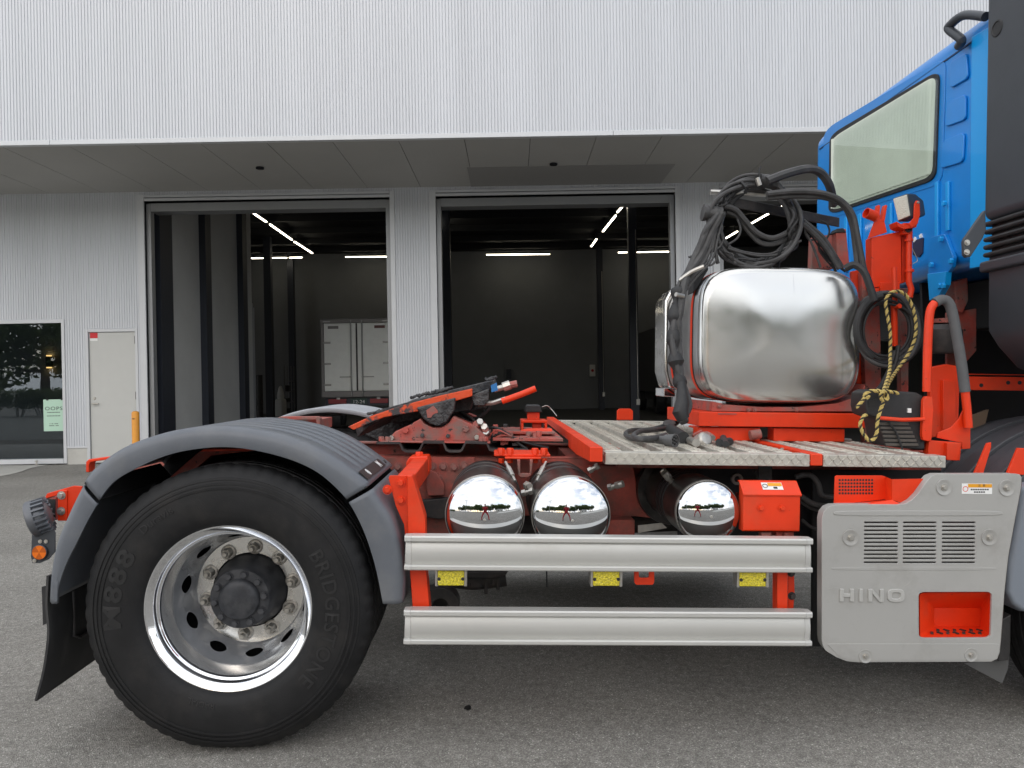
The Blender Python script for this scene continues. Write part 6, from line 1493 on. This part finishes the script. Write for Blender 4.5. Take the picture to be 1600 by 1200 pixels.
# raised field, crease and dark backing
q = MB(); f0 = rounded([(1302, 803), (1566, 803), (1562, 888), (1300, 888)], .08)
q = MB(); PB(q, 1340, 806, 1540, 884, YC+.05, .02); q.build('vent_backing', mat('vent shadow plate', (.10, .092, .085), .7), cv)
for (x0, x1, yy) in ((1302, 1566, 1006), ):
    q = MB(); PP(q, rounded([(1292, 1006), (1562, 1006), (1558, 1031), (1340, 1033), (1312, 1027)], .06), YC+.0045, .003); q.build('lower_fold', PANEL, cv, bev=.0025, seg=3)
def raised(poly, nm, th=.003):
    q = MB(); PP(q, poly, YC+.0066-th, th); return q.build(nm, PANEL, cv, bev=.0028, seg=3)
raised(rounded([(1303, 798), (1567, 798), (1567, 806), (1303, 806)], .3), 'upper_bead'); raised(rounded([(1300, 886), (1556, 886), (1556, 891), (1300, 891)], .3), 'lower_bead', .0015)
# dimpled fixing bolts
for (px, py, r_) in ((1475, 761.5, 13), (1573, 762.5, 13), (1329, 840, 13), (1546, 839.5, 13), (1352, 1025, 11), (1517, 1023, 11)):
    c_ = T(px, py, YC+.006); R_ = r_*(2.65)/F; q = MB()
    q.lathe([(R_*1.02, -.001), (R_, .0035), (R_*.86, .0035), (R_*.66, .0006), (R_*.45, .0004), (1e-5, .0004)], c_, (0, -1, 0), 28); bz = q.build('bolt_dimple', PANEL, cv, ang=60)
    q = MB(); q.hexb(c_+Vector((0, -.0005, 0)), R_*.30, .010); q.lathe([(R_*.42, 0.0), (R_*.42, .003), (1e-5, .003)], c_, (0, -1, 0), 16); q.build('bolt', STEEL, cv)
# pressed maker lettering
LET = mat('embossed cover letters', (.50, .495, .47), .36, .3)
c_ = T(1362, 930, YC+.0065); wd = T(1412, 930, YC).x-T(1311, 930, YC).x; hgt = T(1362, 920, YC).z-T(1362, 940, YC).z
def letter(mb, x0, x1, kind):
    t = wd*.060; y0_, y1_ = YC+.0070, YC+.0012; z0, z1 = c_.z-hgt/2, c_.z+hgt/2; zm = c_.z
    def bx(a, b, lo, hi): mb.box((a, y0_, lo), (b, y1_, hi))
    if kind == 'H': bx(x0, x0+t, z0, z1); bx(x1-t, x1, z0, z1); bx(x0+t, x1-t, zm-t*.45, zm+t*.45)
    if kind == 'I': bx(x0, x1, z0, z1)
    if kind == 'N':
        bx(x0, x0+t, z0, z1); bx(x1-t, x1, z0, z1); mb.prism([Vector((x0+t, y1_, z1)), Vector((x0+t, y1_, z1-t*1.1)), Vector((x1-t, y1_, z0)), Vector((x1-t, y1_, z0+t*1.1))], (0, y0_-y1_, 0))
    if kind == 'O':
        n_ = 36; o, i = [], []
        for k in range(n_):
            a = 2*PI*k/n_; u, v = sq(a, 1.0, 3.4); o.append(Vector(((x0+x1)/2+u*(x1-x0)/2, y1_, zm+v*hgt/2))); i.append(Vector(((x0+x1)/2+u*((x1-x0)/2-t), y1_, zm+v*(hgt/2-t*.8))))
        dn = Vector((0, y0_-y1_, 0)); vs = o+i+[p+dn for p in o]+[p+dn for p in i]
        mb._add(vs, [(k, (k+1) % n_, n_+(k+1) % n_, n_+k) for k in range(n_)]+[(k, 2*n_+k, 2*n_+(k+1) % n_, (k+1) % n_) for k in range(n_)]+[(n_+k, n_+(k+1) % n_, 3*n_+(k+1) % n_, 3*n_+k) for k in range(n_)])
xL = c_.x-wd/2
for kind, a, b in (('H', 0, .22), ('I', .30, .355), ('N', .44, .68), ('O', .74, 1.0)):
    q = MB(); letter(q, xL+a*wd, xL+b*wd, kind); q.build('embossed_letter', LET, cv, bev=.0016)
# step pocket
pka = [T(px, py, YC+.012) for px, py in pk]; inn = rounded([(1460, 950), (1532, 950), (1531, 978), (1460, 978)], .05)
pkb = [T(px, py, YC+.13) for px, py in inn]
q = MB(); n_ = len(pka); lp = [Vector((p.x, YC+.022, p.z)) for p in pka]
q._add(pka+lp+pkb, [(i, (i+1) % n_, n_+(i+1) % n_, n_+i) for i in range(n_)]+[(n_+i, n_+(i+1) % n_, 2*n_+(i+1) % n_, 2*n_+i) for i in range(n_)]+[tuple(range(2*n_, 3*n_))])
stp = q.build('step_pocket', RED, cv, ang=25)
for (fy, n2) in ((.35, 7), (.6, 6)):
    for k in range(n2):
        u = (k+.7+(.3 if fy > .5 else 0))/(n2+.6); i_a, i_b = T(1440, 992, YC+.02), T(1548, 992, YC+.02); j_a, j_b = Vector((pkb[-1].x, 0, 0)), 0
        xa = (1440+108*u)*(1-fy)+(1461+70*u)*fy; ya = 996*(1-fy)+979*fy; yy = YC+.022+.108*fy; p = T(xa, ya, yy)
        q = MB(); q.cb((p.x, yy, p.z+.003), (.010, .020, .004), Matrix.Rotation(.5 if k % 2 else -.5, 3, 'Z')); q.build('grip_cleat', DARKMET, cv)
# caution sticker
a_, b_ = T(1503, 755.5, YC+.0055), T(1550, 772, YC+.0055)
q = MB(); q.box((a_.x, YC+.0050, b_.z), (b_.x, YC+.0072, a_.z)); sk_ = q.build('caution_sticker', WHITE, cv)
q = MB(); q.box((T(1514, 755, YC).x, YC+.0044, T(1530, 762, YC).z), (b_.x-.001, YC+.0050, a_.z-.001)); q.build('sticker_band', ORANGE, cv)
zmid = (T(1530, 762, YC).z+a_.z)/2
text_obj('sticker_heading', '注  意', .011, INK, cv, Matrix.Translation(((T(1535, 758, YC)).x, YC+.0040, zmid)) @ Matrix.Rotation(PI/2, 4, 'X'))
q = MB(); q.lathe([(.010, 0), (.010, .0006), (.008, .0006), (.008, 0)], T(1508.5, 764, YC+.005), (0, -1, 0), 20, closed=True); q.build('sticker_symbol', RED, cv)
for r_, zz in enumerate((765, 769)):
    q = MB()
    for k in range(8 if r_ == 0 else 5): xx = 1517+k*3.6+(5 if r_ else 0); PB(q, xx, zz-1.2, xx+2.6, zz+1.0, YC+.0044, .0005)
    tag(q.build('sticker_text', INK, cv), kind='stuff')
# scratches / dents as thin creases
for pts in ([(1290, 921), (1300, 919), (1312, 918)], [(1300, 890), (1312, 894), (1320, 899)], [(1412, 916), (1420, 912), (1424, 906)]):
    q = MB(); q.tube([T(x, y, YC+.0068) for x, y in pts], .0008, 6); q.build('crease', PANEL, cv)
# perforated red tread above the cover
q = MB(); PP(q, [(1303, 789), (1304.5, 745), (1307, 743), (1378, 743), (1384, 745), (1384, 780), (1306, 789)], .10, .004); t_ = q.build('perforated_guard', RED, trk, bev=.001)
for r_ in range(5):
    for k in range(12):
        p = T(1312+k*4.6, 750+r_*5.2, .0993); q = MB() if (r_ == 0 and k == 0) else q
        q.lathe([(1e-5, .0004), (.0042, .0004), (.0042, 0)], p, (0, -1, 0), 10)
tt = q.build('vent_holes', INK, t_); tag(tt, kind='stuff')
q = MB(); a_ = T(1384, 745, .10); q.prism([T(1384, 745, .10), T(1394, 749, .02), T(1394, 781, .02), T(1384, 783, .10)], (0, .004, 0)); PP(q, [(1394, 749), (1448, 748), (1430, 776), (1412, 787), (1394, 781)], .02, .004); q.build('guard_wing', RED, trk, bev=.001)
q = MB(); q.prism([T(1306, 789, .10), T(1320, 793, .0), T(1414, 790, .0), T(1394, 781, .02), T(1384, 781, .10)], (0, 0, -.004)); q.build('guard_step', RED, trk)
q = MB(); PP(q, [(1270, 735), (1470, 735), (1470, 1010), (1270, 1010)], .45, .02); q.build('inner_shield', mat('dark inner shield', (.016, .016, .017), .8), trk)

# ---- rear lamps
rl = empty('rear_work_lamp', (0, 0, 0), trk)
pc = T(66, 806, .22); ax = Vector((-.86, -.30, -.30)).normalized()
q = MB(); q.lathe([(1e-5, -.030), (.035, -.028), (.050, -.018), (.058, -.004), (.060, .012), (.068, .016), (.070, .022), (.070, .038), (.066, .042), (.060, .043), (.058, .036), (1e-5, .034)], pc, ax, 48); q.build('lamp_body', mat('grey lamp casting', (.13, .135, .145), .4, .3), rl)
u = ax.orthogonal().normalized(); w_ = ax.cross(u)
fin = None
for k in range(20):
    a = 2*PI*k/20; dr = u*math.cos(a)+w_*math.sin(a); tn = ax.cross(dr); q = MB()
    rot = Matrix((dr, tn, ax)).transposed(); q.box((-.010, -.0035, -.022), (.008, .0035, .022), rot=rot); ofs = pc+dr*.060-ax*.004
    q.v = [tuple(Vector(v)+ofs) for v in q.v]; q.build('cooling_fin', GREY_PL, rl)
q = MB(); q.tube([pc-w_*0-Vector((-.02, 0, .06)), pc-Vector((-.03, 0, .10))], .012, 8); q.build('lamp_stem', STEEL, rl)
rr = empty('side_reflector', (0, 0, 0), trk)
q = MB(); PP(q, [(50, 826), (55, 815), (78, 820), (86, 832), (86, 862), (76, 874), (62, 880), (50, 880), (48, 870)], .20, .006); q.build('reflector_plate', DUCT, rr, bev=.002)
c_ = T(63, 862.5, .198); Rr = 10.8*(2.88)/F
for k in range(6):
    q = MB(); a0, a1 = PI/2+2*PI*k/6-PI/6, PI/2+2*PI*(k+1)/6-PI/6
    pts = [c_]+[c_+Vector((Rr*math.cos(a0+(a1-a0)*j/6), 0, Rr*math.sin(a0+(a1-a0)*j/6))) for j in range(7)]; q.prism(pts, (0, -.008, 0)); q.build('reflector_facet', AMBER if k % 2 == 0 else AMBER2, rr)
q = MB(); q.lathe([(Rr, 0), (Rr*1.10, .001), (Rr*1.10, .007), (Rr, .009)], c_, (0, -1, 0), 36); q.build('reflector_ring', DUCT, rr)
bolt_parts('reflector_screw', [(54, 876), (63, 846), (72, 846)], .198, STEEL, rr, .005, .004)
rb_ = empty('lamp_bracket', (0, 0, 0), trk)
q = MB(); PP(q, [(70, 777), (73, 771), (115, 759), (128, 760), (128, 812), (104, 812), (104, 770), (72, 779)], .30, .01); q.build('bracket_plate', RED, rb_, bev=.003)
q = MB(); PB(q, 71, 776, 88, 813, .305, .45); q.build('bracket_channel', RED_OLD, rb_, bev=.004)
q = MB(); PB(q, 73, 780, 86, 809, .30, .004); q.build('channel_mouth', INK, rb_)
q = MB(); PB(q, 90, 766, 104, 814, .292, .01); q.build('bracket_tab', RED, rb_, bev=.003)
bolt_parts('bracket_bolt', [(96, 774), (95.5, 798.5)], .291, STEEL, rb_, .011, .011)
q = MB(); a0 = T(136, 716, .55); PP(q, [(134, 738), (134, 722), (138, 718), (175, 713), (175, 717), (141, 722), (139, 726), (139, 738)], .42, .05); q.build('rear_hoop', RED, trk, bev=.003)
# red stay seen between tyre and fender, and the far bracket hoop
q = MB(); PP(q, [(258, 752), (310, 706), (325, 700), (400, 700), (405, 704), (330, 712), (300, 738), (285, 756)], .30, .25); q.build('fender_stay', RED_OLD, trk, bev=.005)
q = MB(); PP(q, [(318, 702), (392, 701), (398, 704), (312, 706)], .28, .02); q.build('stay_flange', RED, trk, bev=.002)
q = MB(); PP(q, [(425, 656), (438, 651), (497, 651), (500, 654), (500, 664), (494, 664), (494, 656), (445, 656), (430, 662)], 1.25, .05); q.build('far_hoop', RED_OLD, trk, bev=.003)
q = MB(); PB(q, 430, 655, 500, 672, 1.32, .3); q.build('rear_cross_plate', RED_OLD, trk)
# black sheet added inboard of the tyres as shade in the wheel arch
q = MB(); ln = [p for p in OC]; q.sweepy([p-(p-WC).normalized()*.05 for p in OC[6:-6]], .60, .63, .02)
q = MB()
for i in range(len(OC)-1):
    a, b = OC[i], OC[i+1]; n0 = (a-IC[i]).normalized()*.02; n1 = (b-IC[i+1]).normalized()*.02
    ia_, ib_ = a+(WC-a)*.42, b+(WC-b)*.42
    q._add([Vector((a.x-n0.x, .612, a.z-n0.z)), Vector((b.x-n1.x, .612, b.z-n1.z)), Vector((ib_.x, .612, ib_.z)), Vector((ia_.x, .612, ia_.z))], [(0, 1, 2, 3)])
o = q.build('arch_shade_sheet', mat('black arch shade', (.012, .012, .013), .8), trk)
# ------------------------------------------------------------------ the yard behind the camera (it shows in the chrome, the tank and the glass)
LEAF = mat('tree foliage', (0.11, 0.14, 0.075), 0.6, vary=0.35, vscale=0.9); BARK = mat('tree bark', (0.09, 0.07, 0.05), 0.85, vary=0.2)
POLEM = mat('galvanised pole', (0.30, 0.31, 0.32), 0.5, 0.4); SHED = mat('cream shed wall', (0.62, 0.60, 0.54), 0.6)
LEAF.node_tree.nodes.clear()
_n = LEAF.node_tree; _o = _n.nodes.new('ShaderNodeOutputMaterial'); _m = _n.nodes.new('ShaderNodeMixShader'); _d = _n.nodes.new('ShaderNodeBsdfDiffuse'); _t = _n.nodes.new('ShaderNodeBsdfTranslucent')
_d.inputs['Color'].default_value = (0.10, 0.13, 0.065, 1); _t.inputs['Color'].default_value = (0.16, 0.21, 0.08, 1); _m.inputs[0].default_value = 0.55
_n.links.new(_d.outputs[0], _m.inputs[1]); _n.links.new(_t.outputs[0], _m.inputs[2]); _n.links.new(_m.outputs[0], _o.inputs[0])
def leaves(mb, c, rad, n, sz, rnd):
    for _ in range(n):
        while True:
            v = Vector((rnd.uniform(-1, 1), rnd.uniform(-1, 1), rnd.uniform(-1, 1)))
            if 0.25 < v.length < 1: break
        p = Vector(c)+Vector((v.x*rad[0], v.y*rad[1], v.z*rad[2])); u = Vector((rnd.gauss(0, 1), rnd.gauss(0, 1), rnd.gauss(0, 1))).normalized(); w_ = u.orthogonal().normalized(); s_ = sz*rnd.uniform(.6, 1.4)
        mb._add([p-u*s_, p+w_*s_*.5, p+u*s_, p-w_*s_*.5], [(0, 1, 2, 3)])
def tree(x, y, h, r, seed, label, group):
    rnd = random.Random(seed); e = empty('tree', (x, y, 0)); tag(e, label, 'tree', group)
    t = MB(); t.tube([(0, 0, 0), (rnd.uniform(-.1, .1), 0, h*.25), (rnd.uniform(-.2, .2), rnd.uniform(-.2, .2), h*.6), (0, 0, h*.85)], [r*.09, r*.07, r*.045, r*.015], 8)
    cl = []
    for k in range(7):
        a = rnd.uniform(0, 2*PI); z0 = h*rnd.uniform(.3, .6); rr = r*rnd.uniform(.45, .75); p = Vector((math.cos(a)*rr, math.sin(a)*rr, z0+h*rnd.uniform(.08, .3))); cl.append(p)
        t.tube([(0, 0, z0), (p*0.5+Vector((0, 0, z0*.4))), p], [r*.035, r*.025, r*.008], 6)
    t.build('trunk', BARK, e); cr_ = MB()
    for p in cl: leaves(cr_, p, (r*.5, r*.5, r*.42), 330, r*.075, rnd)
    leaves(cr_, (0, 0, h*.80), (r*.6, r*.6, h*.2), 420, r*.075, rnd)
    cr_.build('crown', LEAF, e, flat=True, recalc=False)
rn = random.Random(3)
for k in range(19):
    x_ = -42+k*4.7+rn.uniform(-1.5, 1.5)
    tree(x_, -44+rn.uniform(-5, 5), rn.uniform(7, 11), rn.uniform(4.4, 6.0), 20+k, 'leafy tree in the row across the yard mirrored in the chrome tank ends', 'trees across the yard')
def hedge(x, y, n, label):
    rnd = random.Random(int(abs(x)*7)); e = empty('shrub', (x, y, 0)); tag(e, label, 'shrub', 'shrubs facing the shop window')
    m_ = MB(); st_ = MB()
    for k in range(5):
        px_, py_ = rnd.uniform(-.6, .6), rnd.uniform(-.3, .3); st_.tube([(px_*.4, py_*.4, 0), (px_, py_, .8)], .02, 5); leaves(m_, (px_, py_, .8), (.55, .45, .5), 220, .07, rnd)
    st_.build('stems', BARK, e); m_.build('foliage', LEAF, e, flat=True, recalc=False)
for k in range(9): hedge(-15.5-k*1.15, -8.5+0.3*math.sin(k*2), 5, 'green shrub in the bed mirrored in the shop window')
def pole(x, y, h, lamps, label):
    e = empty('lamp_pole', (x, y, 0)); tag(e, label, 'pole')
    m_ = MB(); m_.tube([(0, 0, 0), (0, 0, h*.5), (0, 0, h)], [.13, .11, .08], 12); m_.build('mast', POLEM, e)
    m_ = MB(); m_.box((-.25, -.25, 0), (.25, .25, .3)); m_.build('footing', CONC, e, bev=.02)
    m_ = MB(); m_.box((-1.0, -.05, h-.6), (1.0, .05, h-.5)); m_.build('cross_arm', POLEM, e)
    for k in range(lamps):
        m_ = MB(); xx = -.9+1.8*k/max(1, lamps-1); m_.lathe([(1e-5, 0), (.12, 0), (.16, .12), (.10, .28), (1e-5, .3)], (xx, 0, h-.5), (0, .5, .8), 12); m_.build('lamp_head', POLEM, e)
pole(-17, -34, 11, 5, 'tall mast with five lamp heads mirrored in the chrome tank ends'); pole(9, -36, 10, 2, 'grey pole with two lamp heads mirrored in the chrome tank ends'); pole(-9.2, -11.5, 7, 2, 'short pole with two lamp heads mirrored in the shop window')
sh = empty('shed', (20, -37, 0)); tag(sh, 'low cream shed with a flat roof mirrored in the chrome tank ends', 'building')
m_ = MB(); m_.box((-4, -2.5, 0), (4, 2.5, 3.0)); m_.build('wall', SHED, sh, bev=.02); m_ = MB(); m_.box((-4.3, -2.8, 3.0), (4.3, 2.8, 3.25)); m_.build('roof', POLEM, sh, bev=.02)
for xx in (-2.4, 2.2): m_ = MB(); m_.box((xx-.6, 2.5, .9), (xx+.6, 2.53, 2.1)); m_.build('window', IPOST, sh)
m_ = MB(); m_.box((-.5, 2.5, 0), (.5, 2.54, 2.1)); m_.build('door', DOORM, sh)
# pale concrete apron across the yard
m_ = MB(); m_.prism([Vector(p) for p in ((4, -8, .002), (40, -6, .002), (40, -26, .002), (16, -26, .002), (9, -16, .002))], (0, 0, .01)); tag(m_.build('concrete_apron', CONC), kind='structure')
# the photographer
REDCL = mat('red work clothes', (0.45, 0.03, 0.04), .8, vary=.15, vscale=12); SKIN = mat('skin', (.55, .34, .25), .55); HAIR = mat('black hair', (.012, .010, .009), .5); SHOE = mat('black work shoe', (.02, .02, .02), .5)
per = empty('person', (0, -0.46, 0)); tag(per, 'person in red work clothes standing astride and holding up a phone', 'person')
V_ = []; R_ = []; E_ = []
def vv(p, r, prev=None):
    V_.append(p); R_.append(r)
    if prev is not None: E_.append((prev, len(V_)-1))
    return len(V_)-1
pel = vv((0, -.06, .84), (.155, .115)); w1_ = vv((0, -.05, .98), (.14, .105), pel); ch = vv((0, -.04, 1.16), (.165, .115), w1_); sh_ = vv((0, -.03, 1.28), (.15, .09), ch); nk = vv((0, -.02, 1.37), (.058, .055), sh_); hd0 = vv((0, .0, 1.43), (.05, .05), nk)
for sg in (-1, 1):
    hp = vv((sg*.11, -.06, .78), (.095, .10), pel); th = vv((sg*.22, -.02, .62), (.085, .088), hp); kn = vv((sg*.30, .04, .44), (.062, .065), th); cf = vv((sg*.345, .01, .28), (.058, .060), kn); an = vv((sg*.37, -.02, .09), (.052, .056), cf); ft = vv((sg*.375, .0, .055), (.045, .04), an); to = vv((sg*.40, .15, .04), (.042, .030), ft)
    so = vv((sg*.185, -.03, 1.27), (.07, .07), sh_); el = vv((sg*.26, .06, 1.07), (.048, .05), so); fa = vv((sg*.19, .22, 1.18), (.040, .040), el); wr = vv((sg*.115, .335, 1.275), (.027, .03), fa)
me = bpy.data.meshes.new('body'); me.from_pydata(V_, E_, []); bo = bpy.data.objects.new('body', me); C.objects.link(bo); bo.parent = per
sk = bo.modifiers.new('skin', 'SKIN')
for i, r_ in enumerate(R_): me.skin_vertices[0].data[i].radius = r_
me.skin_vertices[0].data[0].use_root = True
sb = bo.modifiers.new('sub', 'SUBSURF'); sb.levels = 2; sb.render_levels = 2; sk.use_smooth_shade = True
me.materials.append(REDCL)
hd = MB(); hd.lathe([(1e-5, -.115), (.030, -.110), (.050, -.09), (.066, -.05), (.074, 0), (.076, .04), (.068, .08), (.045, .108), (1e-5, .118)], (0, .015, 1.51), (0, 0, 1), 28, ref=(0, 1, 0))
hd.v = [(v[0], v[1]*1.0+ (.018 if (v[1] > .05 and 1.44 < v[2] < 1.50) else 0), v[2]) for v in hd.v]; head = hd.build('head', SKIN, per, ang=80)
m_ = MB(); m_.prism([Vector((-.012, .088, 1.49)), Vector((.012, .088, 1.49)), Vector((0, .090, 1.53))], (0, .022, -.004)); m_.build('nose', SKIN, head)
for sg in (-1, 1):
    m_ = MB(); m_.lathe([(1e-5, .004), (.010, .003), (.012, 0)], (sg*.030, .084, 1.522), (0, 1, 0), 12); m_.build('eye', INK, head)
    m_ = MB(); m_.lathe([(1e-5, .008), (.022, .006), (.026, 0), (.018, -.01)], (sg*.076, .01, 1.51), (sg, 0, 0), 14); m_.build('ear', SKIN, head)
m_ = MB(); m_.box((-.022, .084, 1.452), (.022, .092, 1.460)); m_.build('mouth', mat('lips', (.35, .12, .10), .5), head, bev=.002)
m_ = MB(); m_.lathe([(.078, -.01), (.084, .03), (.076, .085), (.050, .118), (1e-5, .128)], (0, .005, 1.515), (0, -.15, 1), 24); m_.build('hair', HAIR, per)
for sg in (-1, 1):
    m_ = MB(); m_.box((sg*.37-.05, -.10, 0), (sg*.37+.07, .20, .035)); m_.build('shoe_sole', SHOE, per, bev=.012)
    hb = Vector((sg*.100, .355, 1.29)); pm = MB(); pm.tube([Vector((sg*.117, .33, 1.272)), hb, hb+Vector((-sg*.01, .03, .02))], [.026, .034, .030], 10)
    for k in range(4):
        z_ = 1.335-k*.021; ln_ = (.062, .070, .066, .054)[k]; pm.tube(spl([hb+Vector((0, .025, z_-1.31)), Vector((sg*.097, .425, z_)), Vector((sg*(.097-ln_*.35), .452, z_)), Vector((sg*(.097-ln_), .458, z_))], 3), .0085, 8)
    pm.tube(spl([hb+Vector((0, .01, -.01)), Vector((sg*.085, .385, 1.30)), Vector((sg*.050, .410, 1.31))], 3), .0095, 8); pm.build('hand', SKIN, per)
ph = MB(); ph.box((-.078, -.034, CAMH-.037), (.078, -.026, CAMH+.037)); tag(ph.build('phone', IPOST, None, bev=.004), 'dark phone held up level in both hands by the person', 'phone')
